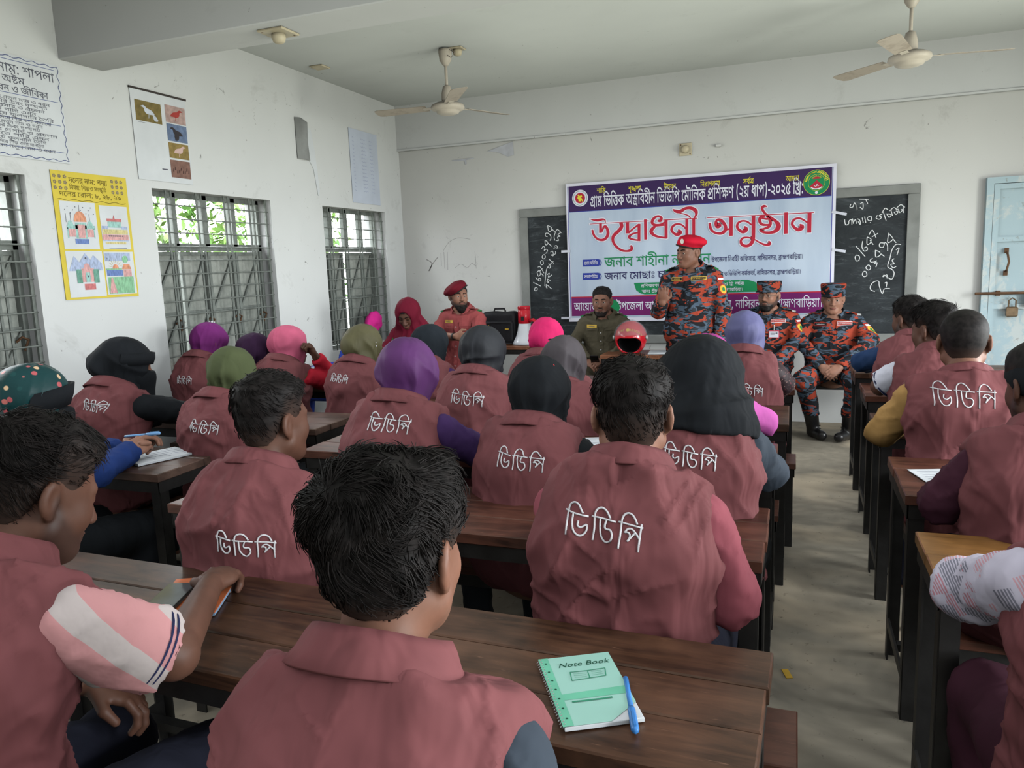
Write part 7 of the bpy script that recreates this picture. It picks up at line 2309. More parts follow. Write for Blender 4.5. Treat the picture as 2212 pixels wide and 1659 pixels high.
# ------------------------------------------------------------------ cloth for the cast
def floral(name, base, spots, scale=38, thr=0.34, rough=0.6):
    if name in MATS:
        return MATS[name]
    m, t = newmat(name, rough, 0.3)
    co = t.coord()
    v = t.add('ShaderNodeTexVoronoi')
    v.inputs['Scale'].default_value = scale
    t.link(co, v.inputs['Vector'])
    f = t.ramp(v.outputs['Distance'], [(thr - 0.06, (1, 1, 1)), (thr, (0, 0, 0))])
    sepc = t.add('ShaderNodeSeparateColor')
    t.link(v.outputs['Color'], sepc.inputs[0])
    n = len(spots)
    sc_ = t.ramp(sepc.outputs[0], [(i / n, c) for i, c in enumerate(spots)], 'CONSTANT')
    t.link(t.mix(f, base, sc_), t.p.inputs['Base Color'])
    t.bump(t.noise(co, 16, 3), 0.25, 0.02)
    return m


m_print, t = newmat('printed_white_cloth', 0.75, 0.2)
co = t.coord((1, 1, 1), (0.3, 0.5, 0.2))
v = t.add('ShaderNodeTexVoronoi', distance='CHEBYCHEV')
v.inputs['Scale'].default_value = 21
t.link(co, v.inputs['Vector'])
sepc = t.add('ShaderNodeSeparateColor')
t.link(v.outputs['Color'], sepc.inputs[0])
pc = t.ramp(sepc.outputs[0], [(0, rgb(206, 200, 214)), (0.30, rgb(196, 112, 122)), (0.55, rgb(96, 98, 112)), (0.74, rgb(210, 204, 216)), (0.86, rgb(214, 150, 156))], 'CONSTANT')
wv = t.add('ShaderNodeTexWave', wave_type='BANDS')
wv.inputs['Scale'].default_value = 60
wv.inputs['Distortion'].default_value = 2.5
t.link(co, wv.inputs['Vector'])
f = t.ramp(v.outputs['Distance'], [(0.50, (1, 1, 1)), (0.52, (0, 0, 0))])
ln_ = t.mix(t.ramp(wv.outputs['Fac'], [(0.55, (0.75,) * 3), (0.65, (0, 0, 0))]), rgb(206, 200, 214), pc)
t.link(t.mix(f, rgb(206, 200, 214), ln_), t.p.inputs['Base Color'])
t.bump(t.noise(co, 12, 3), 0.3, 0.02)

m_polo, t = newmat('pink_striped_polo', 0.85, 0.2)
co = t.coord((1, 1, 1))
wv = t.add('ShaderNodeTexWave', wave_type='BANDS', bands_direction='DIAGONAL')
wv.inputs['Scale'].default_value = 4.2
t.link(co, wv.inputs['Vector'])
t.link(t.ramp(wv.outputs['Fac'], [(0, rgb(206, 148, 148)), (0.62, rgb(196, 184, 180))], 'CONSTANT'), t.p.inputs['Base Color'])
t.bump(t.noise(co, 16, 3), 0.3, 0.02)

C = dict(purple=fabric('plum_purple_hijab', rgb(122, 46, 116)), plum=fabric('dark_plum_hijab', rgb(58, 34, 62)), pink=fabric('pink_hijab', rgb(214, 104, 134)), olive=fabric('olive_satin_hijab', rgb(98, 94, 66), satin=True),
         teal=fabric('black_teal_hijab', rgb(38, 44, 50)), blacksat=fabric('black_satin_hijab', rgb(46, 48, 53), satin=True), hot=fabric('hot_pink_hijab', rgb(212, 42, 104)), grey=fabric('dark_grey_satin_hijab', rgb(82, 76, 80), satin=True),
         blue=fabric('blue_grey_hijab', rgb(98, 98, 138), satin=True), mag=fabric('magenta_hijab', rgb(170, 66, 140)), black=fabric('black_hijab', rgb(30, 33, 37)), green=fabric('olive_green_hijab', rgb(84, 92, 62)), violet=fabric('violet_satin_hijab', rgb(94, 50, 104), satin=True),
         sheer=fabric('black_georgette_hijab', rgb(27, 30, 34), fold=0.5), floral=floral('teal_floral_hijab', rgb(22, 66, 68), [rgb(208, 120, 112), rgb(226, 190, 150), rgb(30, 78, 78), rgb(196, 96, 100), rgb(22, 66, 68)], 30, 0.33, 0.45),
         maroon=fabric('maroon_cape_cloth', rgb(112, 22, 44)))
SL = dict(purple=fabric('dark_purple_sleeve', rgb(70, 46, 94)), black=fabric('black_sleeve', rgb(32, 35, 39)), slate=fabric('slate_sleeve', rgb(60, 68, 78)), pink=fabric('orchid_sleeve', rgb(206, 100, 178)), red=fabric('red_sleeve', rgb(196, 38, 56)),
          bw=floral('black_white_floral_sleeve', rgb(24, 24, 26), [rgb(214, 208, 190), rgb(60, 58, 54), rgb(196, 190, 170)], 70, 0.42), blue=fabric('blue_sleeve', rgb(34, 58, 116)), patt=floral('dark_red_floral_sleeve', rgb(46, 30, 34), [rgb(150, 120, 110), rgb(110, 50, 60), rgb(46, 30, 34)], 80, 0.34),
          navy=fabric('navy_sleeve', rgb(38, 62, 100)), white=fabric('white_sleeve', rgb(214, 214, 224)), must=fabric('mustard_sleeve', rgb(182, 142, 86)), mar=fabric('dark_maroon_sleeve', rgb(78, 42, 56)), dusty=fabric('dusty_pink_sleeve', rgb(158, 84, 94)))
GA = 'seated trainees in maroon vests'


def woman(label, head, hij, sleeve, seed, text=None, hy=0, hp=-14, ht=0, lean=0.17, face=0, h=0.012, arms=(None, None), big=0.0, bun=0.0, collar=True, sl='long', hk={}, fat=1.0, hands=(), veil=None, sk=0, sx=0.0, nbo=None):
    p = Person(label, head, face, lean, sx, 'f', hy, hp, ht, sk, hair_t=0.026, seed=seed, fat=fat, group=GA, nbo=nbo)
    p.set_arms(*arms)
    p.body(0.026, 0.009 if veil or abs(hy) > 30 else 0.014, hands=hands)
    p.vest(h=h, amp=0.014)
    p.sleeves(sleeve, sl, h=h)
    p.trousers(SL['black'], 0.024)
    p.hijab(hij, h=h * 0.72, big=big, bun=bun, **hk)
    if collar:
        p.collar(r0=0.080, hgt=0.026, fall=0.048, spread=0.036)
    if veil:
        p.niqab(veil, h * 0.8)
    if text:
        p.lettering(*text)
    return p


def pin(p, q, r_, mat, name='hijab_pin'):
    c = p.fromhead(q)
    MB().lathe([(r_ * math.sin(a_), -r_ * math.cos(a_)) for a_ in np.linspace(0.2, pi - 0.2, 6)], c, 8).build(name, mat, p.parts['hijab'], True)


m_redpin = plain('red_bead', rgb(220, 40, 50), 0.3, 0.6)
m_pearl = plain('white_bead', rgb(226, 222, 226), 0.3, 0.6)

# --- third row of the middle column and around
p = woman('woman in plain black hijab with a red bead, left of the short haired man', (-0.81, 2.45, 1.205), C['black'], SL['black'], 21, (0.017, 0.894, 0.15, -0.11), lean=0.15, h=0.010, big=0.004)
pin(p, (0.062, -0.075, 0.085), 0.006, m_redpin)
p = woman('woman in large loose black hijab with slate sleeve, right end of the middle column', (-0.27, 2.42, 1.268), C['sheer'], SL['slate'], 22, (-0.001, 0.935, 0.148, -0.11), lean=0.14, h=0.010, big=0.018, ht=4, hk=dict(skirt=0.035, amp=0.018), collar=False, arms=(None, ((0.205, 0.20, 0.82), (0.07, 0.42, 0.815))))
p = woman('woman in violet satin hijab with dark purple sleeve in the middle', (-1.32, 2.46, 1.267), C['violet'], SL['purple'], 23, (0.045, 0.985, 0.142, -0.11), lean=0.17, h=0.010, big=0.006, hy=8, arms=(None, ((0.30, 0.14, 0.84), (0.14, 0.38, 0.815))))
# --- fourth row
p = woman('woman in shiny black satin hijab behind the violet hijab', (-1.36, 3.30, 1.24), C['blacksat'], m_vest, 24, (0.014, 0.925, 0.150, -0.11), lean=0.15, hy=-16, big=0.002)
p = woman('woman in pleated dark grey satin hijab with orchid sleeve', (-1.0, 3.40, 1.18), C['grey'], SL['pink'], 25, (0.018, 0.87, 0.14, -0.11), lean=0.16, hy=-5, hk=dict(amp=0.020, folds=16.0), arms=(None, ((0.27, 0.2, 0.82), (0.10, 0.42, 0.81))))
p = woman('woman in magenta hijab mostly hidden behind the large black hijab', (-0.34, 3.34, 1.195), C['mag'], SL['pink'], 26, None, lean=0.14, arms=(None, ((0.225, 0.16, 0.80), (0.08, 0.40, 0.81))))
# --- fifth row
p = woman('woman in hot pink hijab tied with a black strap', (-1.34, 4.20, 1.212), C['hot'], m_vest, 27, None, lean=0.13, bun=0.002)
MB().tube([p.fromhead((0.099 * math.cos(a_), -0.02 + 0.122 * math.sin(a_), -0.012 + 0.01 * math.sin(a_))) for a_ in np.linspace(pi, 2 * pi, 17)], 0.006, 6).build('black_strap', C['black'], p.parts['hijab'], True)
p = woman('woman in blue grey hijab at the right end of the fifth row', (-0.24, 4.20, 1.232), C['blue'], SL['patt'], 28, (0.03, 0.835, 0.145, -0.11), lean=0.10, collar=True, hk=dict(amp=0.016, folds=12.0), sl='short')
p = woman('woman in dark teal hijab in front of the man in the dark red beret', (-2.08, 4.20, 1.18), C['teal'], SL['purple'], 29, None, lean=0.13, hy=-30)
# --- window column
p = woman('woman in olive green hijab, second row of the window column', (-2.36, 2.75, 1.205), C['green'], SL['patt'], 30, (0.045, 0.875, 0.128, -0.11), lean=0.12, h=0.011, hy=10, sl='short')
p = woman('woman in black headwrap and face veil with black sleeve by the window', (-2.98, 2.75, 1.245), C['black'], SL['black'], 31, (0.04, 0.945, 0.122, -0.11), lean=0.12, h=0.011, hy=-34, bun=0.008, big=0.004, veil=C['black'], collar=True, arms=(None, ((0.30, 0.20, 0.86), (0.30, 0.45, 0.82))))
p.band(C['black'], 0.048, 0.028, (0.106, 0.125), dip=0.02)
p = woman('woman in plum purple hijab with white bead pin beside the window', (-3.50, 3.90, 1.232), C['purple'], SL['black'], 32, (0.0, 0.88, 0.122, -0.03), lean=0.10, hy=-15, veil=C['black'], collar=True)
for q in ((0.02, -0.03, 0.125), (0.03, -0.04, 0.122), (0.012, -0.045, 0.124), (0.025, -0.02, 0.124)):
    pin(p, q, 0.006, m_pearl)
p = woman('woman in dark plum hijab and black veil next to the window', (-3.17, 3.92, 1.16), C['plum'], SL['black'], 33, None, lean=0.13, hy=-26, veil=C['black'])
p = woman('woman in pink hijab and red sleeve resting chin on hand', (-2.93, 3.95, 1.205), C['pink'], SL['red'], 34, None, lean=0.14, hy=-40, hp=-8, sk=1, arms=(None, ((0.20, 0.30, 0.815), (0.165, 0.155, 0.985))), hands=((1, (-0.25, -0.35, 1), (0.7, 0.7, 0.2), 1.1, 1),), collar=True)
p = woman('woman in olive satin hijab with floral sleeve near the blue chair', (-2.37, 3.90, 1.208), C['olive'], SL['bw'], 35, (-0.03, 0.905, 0.112, -0.11), lean=0.12, hy=-18, bun=0.004, arms=(None, ((0.29, 0.10, 0.84), (0.18, 0.34, 0.81))))
for q in ((0.095, -0.01, 0.02), (0.097, -0.005, 0.0), (0.096, 0.002, 0.03)):
    pin(p, q, 0.004, m_pearl)
p = woman('woman in teal floral headscarf with black forehead band writing at the left', (-2.60, 1.98, 1.225), C['floral'], SL['blue'], 36, None, lean=0.14, hy=-25, hp=-16, h=0.011, big=0.004, veil=C['black'], sk=2,
          arms=(((-0.10, 0.26, 0.80), (0.03, 0.46, 0.825)), ((0.17, 0.20, 0.80), (0.10, 0.43, 0.82))), hands=((1, (-0.15, 1, 0.25), (0.6, 0.1, 0.8), 0.9, -1), (0, (0.5, 1, 0.35), (-0.3, 0, 0.9), 0.55, 1)))
p.band(C['black'], 0.040, 0.040, (0.105, 0.124), -0.25, pi + 0.25, 0.05, 'forehead_band')
pen_w = p.arm[1][1] + np.array((-0.02, 0.09, 0.045))

# ------------------------------------------------------------------ men of the audience
def man(label, head, seed, text=None, hy=0, hp=-4, ht=0, lean=0.10, face=0, h=0.010, arms=(None, None), sleeve=None, sl='long', hair={}, sk=0, beard=None, hb=0.023, hh=0.007, hands=(), collar=True, vis_arm=False, sx=0.0, sw=None, amp=0.014, hair_t=0.022, ck={}, nbo=None, stubble=0.0, trou=None):
    p = Person(label, head, face, lean, sx, 'm', hy, hp, ht, sk, hair_t=hair_t, seed=seed, sw=sw, group=GA, nbo=nbo)
    p.set_arms(*arms)
    p.body(hb, hh, hands=hands, vis_arm=vis_arm, stubble=stubble)
    p.vest(h=h, amp=amp)
    if sleeve is not None:
        p.sleeves(sleeve, sl, h=h)
    p.trousers(trou, 0.022)
    p.hair(**hair)
    if beard:
        p.beard(**beard)
    if collar:
        p.collar(**ck)
    if text:
        p.lettering(*text)
    return p


man('man with wavy black hair in the centre foreground, seen from behind', (-0.475, 0.82, 1.283), 41, None, hy=-2, hp=-6, lean=0.08, h=0.0075, hh=0.005, sleeve=SL['slate'], sw=0.162, arms=(((-0.215, 0.03, 0.72), (-0.08, 0.22, 0.60)), ((0.215, 0.03, 0.72), (0.08, 0.22, 0.60))),
    hair=dict(t0=0.010, t1=0.026, h=0.005, strands=8000, slen=0.034, fade_h=0.03, wave=0.5, thick=0.0008, lump=0.009, lf=24.0, back=0.006), hair_t=0.028, nbo=(-0.05, -0.145), amp=0.014, ck=dict(hgt=0.05, fall=0.046, spread=0.034))
man('man with short spiky hair and large back lettering in the second row', (-0.34, 1.68, 1.290), 42, (-0.017, 0.962, 0.160, -0.13), hy=11, hp=-2, lean=0.08, h=0.0085, hh=0.006, sleeve=SL['dusty'], arms=(((-0.17, 0.14, 0.80), (-0.05, 0.36, 0.805)), ((0.222, 0.03, 0.76), (0.17, 0.27, 0.80))),
    hair=dict(t0=0.004, t1=0.026, strands=2600, thick=0.0009, slen=0.024, fade_h=0.09, wave=0.3, lump=0.005, lift=0.12), sk=2, amp=0.018)
man('man with side fade haircut turned right in the second row', (-1.34, 1.70, 1.238), 43, (0.075, 0.838, 0.142, -0.14), hy=-15, hp=-2, lean=0.10, h=0.009, hh=0.006, sleeve=m_vest,
    hair=dict(t0=0.003, t1=0.028, strands=2600, thick=0.0009, slen=0.026, fade_h=0.07, wave=0.25), sk=1, nbo=(-0.05, -0.14))
pm4 = man('man in pink striped polo sleeves writing at the left foreground', (-1.255, 0.93, 1.268), 44, None, hy=-12, hp=-22, lean=0.20, face=0, h=0.008, hb=0.009, hh=0.005, sleeve=m_polo, sl='short', vis_arm=True, sk=1,
    arms=(((-0.24, 0.14, 0.80), (-0.06, 0.30, 0.705)), ((0.225, 0.245, 0.835), (0.03, 0.555, 0.815))), hands=((1, (-0.35, 1, -0.05), (0.15, -0.1, 1), 0.95, -1), (0, (0.75, 0.45, -0.5), (0.2, 0.3, 0.9), 0.55, 1)),
    hair=dict(t0=0.003, t1=0.030, strands=4500, slen=0.038, fade_h=0.10, wave=0.4, thick=0.0008, lump=0.008, lf=24.0), stubble=0.6, nbo=(-0.085, -0.10))
for u_ in (0.74, 0.79):
    S0, E_ = pm4.Sh[1], pm4.arm[1][0]
    MB().bar(tuple(S0 + (E_ - S0) * u_), tuple(S0 + (E_ - S0) * (u_ + 0.012)), 0.0735, n=24).build('cuff_stripe', plain('navy_stripe', rgb(40, 46, 84), 0.8), pm4.root, True)
# right column
man('man in navy sleeve, farthest of the right column', (0.62, 4.85, 1.245), 45, None, hy=36, hp=-6, lean=0.12, h=0.013, sleeve=SL['navy'], arms=(((-0.24, 0.16, 0.86), (-0.10, 0.38, 0.81)), None), hair=dict(t1=0.026, strands=1500, slen=0.03, h=0.007), stubble=0.7, sk=1)
p = man('man in white sleeve with navy stripe in the right column', (0.62, 4.05, 1.258), 46, None, hy=40, hp=-6, lean=0.14, h=0.012, sleeve=SL['white'], sl='short', vis_arm=True, hb=0.013, arms=(((-0.22, 0.13, 0.85), (-0.10, 0.38, 0.815)), None), hair=dict(t1=0.028, strands=2000, slen=0.032, h=0.007), sk=1)
for k in (0,):
    S0, E_ = p.Sh[k], p.arm[k][0]
    u = (E_ - S0) / np.linalg.norm(E_ - S0)
    MB().bar(tuple(S0 + (E_ - S0) * 0.70), tuple(S0 + (E_ - S0) * 0.76), 0.0725, n=20).build('sleeve_stripe', plain('navy_stripe', rgb(40, 46, 84), 0.8), p.root, True)
man('man with close cropped hair and mustard sleeve in the right column', (0.60, 3.25, 1.288), 47, (-0.03, 0.978, 0.195, -0.03), hy=-7, hp=-4, lean=0.10, h=0.0095, sleeve=SL['must'], arms=(((-0.265, 0.10, 0.80), (-0.14, 0.33, 0.81)), None), hair=dict(t0=0.004, t1=0.010, strands=0, fade_h=0.05, lump=0.001), sk=0, collar=True, ck=dict(hgt=0.02, fall=0.03, spread=0.02), sw=0.165)
p = man('man in black bandana with white letters at the right edge', (0.635, 2.40, 1.255), 48, (0.09, 0.92, 0.15, -0.05), hy=18, hp=-10, lean=0.12, h=0.009, sleeve=SL['mar'], hair=dict(strands=0), sk=1, stubble=0.7, arms=(((-0.235, 0.08, 0.79), (-0.05, 0.32, 0.81)), None))


def fb(pp):
    q = p.tohead(pp)
    d = ell(q, (0, -0.014, 0.030), (0.086, 0.110, 0.096))
    return np.maximum(d, (np.interp(q[:, 1], [-0.12, -0.04, 0.03, 0.09], [-0.05, -0.03, 0.022, 0.045]) - q[:, 2]) * 0.8)


V, F_ = mesh_sdf(fb, p.Hc - 0.16, p.Hc + 0.17, 0.007)
o = mesh_obj('bandana', V, F_, C['black'], p.root, True)
p.bvh2 = BVHTree.FromPolygons([tuple(a_) for a_ in V], [tuple(a_) for a_ in F_])
for ch_, ang, zz in (('A', -2.62, 0.088), ('N', -2.42, 0.066), ('D', -2.22, 0.040)):
    dirq = np.array((math.cos(ang), math.sin(ang), 0.25))
    c = p.fromhead(np.array((0, -0.014, zz)) + dirq * 0.3)
    dv = p.Rh @ (-dirq / np.linalg.norm(dirq))
    loc, nn, _, _ = p.bvh2.ray_cast(Vector(c), Vector(dv))
    if loc is None:
        continue
    yax = Vector((0.85, 0.3, 0.75))
    yax = (yax - nn * nn.dot(yax)).normalized()
    latin('lettering', ch_, 0.040, frame(loc, yax.cross(nn), yax), m_thread, o, 0.004)
man('man in printed white sleeve at the right edge of the foreground', (0.555, 1.53, 1.27), 49, None, hy=0, lean=0.10, h=0.009, sleeve=m_print, arms=(((-0.225, 0.245, 0.815), (0.02, 0.44, 0.825)), ((0.26, 0.12, 0.80), (0.12, 0.38, 0.81))), hair=dict(strands=0), sk=1, trou=SL['mar'])

# ------------------------------------------------------------------ officials at the front
m_camo = camo()
m_olive = fabric('olive_uniform_cloth', rgb(84, 78, 62))
m_uni = fabric('maroon_uniform_cloth', rgb(158, 76, 76))
m_red = fabric('scarlet_beret_felt', rgb(206, 26, 52), fold=0.1)
m_dred = fabric('dark_red_beret_felt', rgb(108, 24, 38), fold=0.1)
m_tagr = plain('red_name_tape', rgb(170, 52, 44), 0.8)
m_tagk = plain('black_name_tape', rgb(36, 32, 34), 0.8)
m_taggold = plain('gold_thread', rgb(206, 170, 66), 0.6)
m_green = plain('green_slide', rgb(44, 132, 72), 0.7)
m_patchy = plain('yellow_patch', rgb(222, 178, 62), 0.7)
m_silver = plain('silver_star', rgb(206, 204, 200), 0.35, 0.6, 0.1, 100)


def epaulettes(p, mat, slide, star=True):
    for k in (0, 1):
        sg = (-1, 1)[k]
        a = p.Nb + np.array((sg * 0.075, 0.005, 0.0))
        P_ = []
        for u in np.linspace(0, 1, 6):
            x = a[0] + (p.Sh[k][0] + sg * 0.035 - a[0]) * u
            loc, nn, _, _ = p.bvh.ray_cast(Vector((x, p.Sh[k][1] + 0.005, p.Nb[2] + 0.4)), Vector((0, 0, -1)))
            z = loc.z if loc else p.Sh[k][2] + 0.07
            P_.append((x, p.Sh[k][1] + 0.005, z + 0.006))
        g = MB()
        for q0, q1 in zip(P_[:-1], P_[1:]):
            g.flat(q0, q1, 0.045, 0.007)
        e = g.build('epaulette', mat, p.root)
        MB().flat(P_[-2], P_[-1], 0.050, 0.010).build('rank_slide', slide, e)
        if star:
            for q in (P_[2], P_[3]):
                MB().box((q[0] - 0.008, q[1] - 0.008, q[2] + 0.002), (q[0] + 0.008, q[1] + 0.008, q[2] + 0.008), bev=0.003).build('rank_star', m_silver, e)


def placket(p, mat, n=6, z0=None):
    z1 = p.Nb[2] - 0.10
    z0 = z0 or p.seat + 0.12
    V, F_ = [], []
    for j in range(13):
        z = z0 + (z1 - z0) * j / 12
        for x in (-0.017, 0.017):
            V.append(p.hit(x, z, 1, 0.003))
    for j in range(12):
        F_.append((2 * j + 1, 2 * j, 2 * j + 2, 2 * j + 3))
    o = mesh_obj('placket', V, F_, mat, p.root)
    for j in range(n):
        c = p.hit(0.004, z0 + (z1 - z0) * (j + 0.5) / n, 1, 0.005)
        MB().disc(0, 0, 0.006, frame(c, (-1, 0, 0), (0, 0, 1)), 0, 8).build('button', m_silver if mat is not m_camo else m_black, o)


def pockets(p, mat, dz=0.0, w_=0.105):
    for x in (-0.085, 0.085):
        z = p.ch[2] - 0.02 + dz
        p.patch(x, z, w_, 0.115, mat, 'chest_pocket', 1, 0.005)
        p.patch(x, z + 0.055, w_ + 0.008, 0.035, mat, 'pocket_flap', 1, 0.009)


def tape(p, x, z, w_, hg, base, edge, text, tm, size):
    o = p.patch(x, z, w_, hg, edge, 'name_tape', 1, 0.011)
    p.patch(x, z, w_ - 0.008, hg - 0.008, base, 'tape_ground', 1, 0.0125, parent=o)
    c0, c1 = Vector(p.hit(x - w_ * 0.4, z, 1, 0.0145)), Vector(p.hit(x + w_ * 0.4, z, 1, 0.0145))
    cm = Vector(p.hit(x, z, 1, 0.0145))
    cm.y = max(cm.y, (c0.y + c1.y) / 2 + 0.002)
    Mt = frame(cm, c0 - c1, (0, 0, 1))
    if text:
        latin('tape_lettering', text, size, Mt, tm, o)
    else:
        g = MB()
        g.ribbon([(-w_ * 0.32 + w_ * 0.64 * k / 14, 0.0035 * (-1) ** k, 0.0022) for k in range(15)], Mt)
        g.build('tape_stitching', tm, o)


def fire_patches(p):
    k = 0
    o = p.patch_side(k, 0.34, 0.075, 0.085, m_tagr, 'sleeve_patch', 0.004)
    p.patch_side(k, 0.34, 0.058, 0.066, m_patchy, 'patch_ground', 0.006)
    p.patch_side(k, 0.34, 0.026, 0.034, m_green, 'patch_emblem', 0.008)
    p.patch_side(k, 0.02, 0.08, 0.03, m_tagr, 'shoulder_flash', 0.005, None)
    p.patch_side(k, 0.02, 0.066, 0.014, m_thread, 'flash_letters', 0.007, None)


# 1 standing speaker
p = Person('man in camouflage and scarlet beret standing and speaking before the banner', (-0.785, 6.20, 1.70), 178, 0.03, 0, 'm', -38, -2, 0, 0, seat=0.45, stand=True, hair_t=0.036, seed=61, sw=0.172, fat=1.06)
p.set_arms(((-0.265, 0.00, 1.09), (-0.25, 0.10, 0.86)), ((0.235, 0.09, 1.09), (0.16, 0.29, 1.17)))
p.body(0.014, 0.0042, True, hands=((1, (-0.15, 0.25, 1), (-0.2, 0.9, -0.2), 0.75, 1), (0, (0, 0.3, -1), (-1, 0, 0), 0.4, 1)))
p.shirt(m_camo, 0.008, hem=0.80)
p.trousers(m_camo, 0.016)
p.boots()
p.collar(m_camo, 0.035, 0.045, 0.034, 0.9)
p.hair(0.003, 0.006, 0.006, 500, 0.008, 0.07)
p.beret(m_red, 0.20, side=-1)
placket(p, m_camo, 5, 0.9)
pockets(p, m_camo)
tape(p, -0.085, p.ch[2] + 0.065, 0.115, 0.028, m_tagk, m_taggold, 'FSCD BANGLADESH', m_taggold, 0.0135)
tape(p, 0.085, p.ch[2] + 0.065, 0.09, 0.028, m_tagk, m_taggold, None, m_taggold, 0.014)
epaulettes(p, m_camo, m_green)
fire_patches(p)

# 2 seated, glasses
p = Person('seated man in camouflage with cap, glasses and identity card', (-0.20, 6.75, 1.318), 176, 0.02, 0, 'm', -14, 3, 0, 2, seat=0.46, hair_t=0.034, seed=62, sw=0.172, fat=1.05)
p.set_arms(((-0.235, 0.06, 0.79), (-0.05, 0.32, 0.60)), ((0.26, 0.06, 0.79), (0.05, 0.32, 0.60)))
p.body(0.014, 0.0042, True, stubble=0.85, hands=((1, (-0.5, 0.8, -0.3), (0.2, 0.4, 0.9), 0.5, -1), (0, (0.5, 0.8, -0.3), (-0.2, 0.4, 0.9), 0.5, 1)))
p.shirt(m_camo, 0.008, hem=0.55)
p.trousers(m_camo, 0.014)
p.boots()
p.collar(m_camo, 0.03, 0.045, 0.036, 1.0)
p.hair(0.004, 0.008, 0.006, 500, 0.01, 0.04)
p.beard(0.004, length=0.020, goatee=True)
p.cap(m_camo, True)
g = MB()
for sg in (-1, 1):
    g.tube([p.fromhead((sg * (0.032 + 0.021 * math.cos(a_)), 0.101 - 0.006 * abs(math.cos(a_)), -0.002 + 0.016 * math.sin(a_))) for a_ in np.linspace(0, 2 * pi, 17)], 0.0013, 5)
    g.tube([p.fromhead((sg * 0.053, 0.097, 0.002)), p.fromhead((sg * 0.074, 0.06, 0.004)), p.fromhead((sg * 0.080, -0.01, 0.004))], 0.0014, 5)
g.tube([p.fromhead((-0.011, 0.103, 0.002)), p.fromhead((0, 0.107, 0.005)), p.fromhead((0.011, 0.103, 0.002))], 0.0013, 5)
g.build('glasses', plain('thin_metal_rim', rgb(150, 140, 130), 0.3, 0.6, 0.05, metal=0.6), p.root, True)
placket(p, m_camo, 5)
pockets(p, m_camo)
tape(p, -0.085, p.ch[2] + 0.06, 0.115, 0.03, m_tagr, m_thread, 'FSCD BANGLADESH', m_thread, 0.0135)
epaulettes(p, m_camo, m_silver, False)
fire_patches(p)
c = np.array(p.hit(-0.055, p.ch[2] - 0.05, 1, 0.012))
o = MB().box((c[0] - 0.043, c[1], c[2] - 0.032), (c[0] + 0.043, c[1] + 0.004, c[2] + 0.032)).build('identity_card', plain('card_pink_edge', rgb(206, 70, 92), 0.5), p.root)
MB().box((c[0] - 0.037, c[1] + 0.003, c[2] - 0.026), (c[0] + 0.037, c[1] + 0.006, c[2] + 0.024)).build('card_face', plain('card_white', rgb(220, 222, 230), 0.4), o)
Mc = frame((c[0], c[1] + 0.0065, c[2]), (-1, 0, 0), (0, 0, 1))
MB().rect(-0.026, 0.006, 0.012, 0.010, Mc).rect(-0.026, -0.004, 0.006, -0.001, Mc).rect(0.014, 0.004, 0.028, 0.014, Mc).build('card_print', m_ink, o)
MB().tube([(c[0], c[1] + 0.002, c[2] + 0.03), (c[0] - 0.002, c[1] + 0.004, c[2] + 0.05), (c[0], c[1] + 0.0, c[2] + 0.075)], 0.004, 6).build('card_clip', m_silver, o)

# 3 seated at right, hands clasped
p = Person('seated man in camouflage and flat cap with clasped hands and black boots', (0.30, 6.75, 1.278), 178, 0.03, 0, 'm', 0, -2, 0, 2, seat=0.46, hair_t=0.034, seed=63, sw=0.178, fat=1.08)
p.set_arms(((-0.285, 0.08, 0.80), (-0.06, 0.335, 0.615)), ((0.245, 0.08, 0.80), (0.075, 0.33, 0.615)))
p.legs_custom = [[np.array((-0.085, 0.02, 0.54)), np.array((-0.17, 0.42, 0.52)), np.array((-0.135, 0.17, 0.10))], [np.array((0.085, 0.02, 0.54)), np.array((0.20, 0.42, 0.52)), np.array((0.125, 0.13, 0.10))]]
p.toe = [np.array((0.42, 0.9, 0)), np.array((-0.40, 0.91, 0))]
p.body(0.014, 0.0042, True, hands=((1, (-0.62, 0.5, -0.45), (0.25, 0.75, 0.55), 0.45, -1), (0, (0.62, 0.55, -0.40), (-0.25, 0.75, 0.55), 0.5, 1)))
p.shirt(m_camo, 0.008, hem=0.55)
p.trousers(m_camo, 0.012, ankle=0.20)
p.boots(tall=0.26)
p.collar(m_camo, 0.03, 0.045, 0.036, 1.0)
p.hair(0.003, 0.006, 0.006, 400, 0.008, 0.06)
p.cap(m_camo, True, rise=0.08)
placket(p, m_camo, 5)
pockets(p, m_camo)
tape(p, -0.09, p.ch[2] + 0.06, 0.115, 0.03, m_tagr, m_thread, 'FSCD BANGLADESH', m_thread, 0.0135)
tape(p, 0.09, p.ch[2] + 0.055, 0.10, 0.03, m_tagk, m_tagr, None, m_thread, 0.014)
epaulettes(p, m_camo, m_silver, False)
fire_patches(p)

# 4 seated in olive
p = Person('seated man in olive uniform holding a phone behind the helmet table', (-1.545, 6.42, 1.302), 182, 0.06, 0, 'm', 0, -2, 0, 0, seat=0.46, hair_t=0.018, seed=64, sw=0.165, fat=1.05)
p.set_arms(((-0.26, 0.06, 0.82), (-0.07, 0.30, 0.69)), ((0.26, 0.06, 0.82), (0.08, 0.30, 0.68)))
p.body(0.014, 0.0042, True, stubble=0.25, hands=((1, (-0.7, 0.6, -0.25), (0.1, 0.5, 0.8), 0.55, -1), (0, (0.7, 0.6, -0.1), (-0.1, 0.5, 0.8), 0.55, 1)))
p.shirt(m_olive, 0.008, hem=0.55)
p.trousers(m_olive, 0.016)
p.boots()
p.collar(m_olive, 0.03, 0.048, 0.036, 1.0)
p.hair(0.003, 0.016, 0.005, 1800, 0.014, 0.03)
p.beard(0.002, fade=0.1, length=0.016, goatee=True)
placket(p, m_olive, 5)
pockets(p, m_olive)
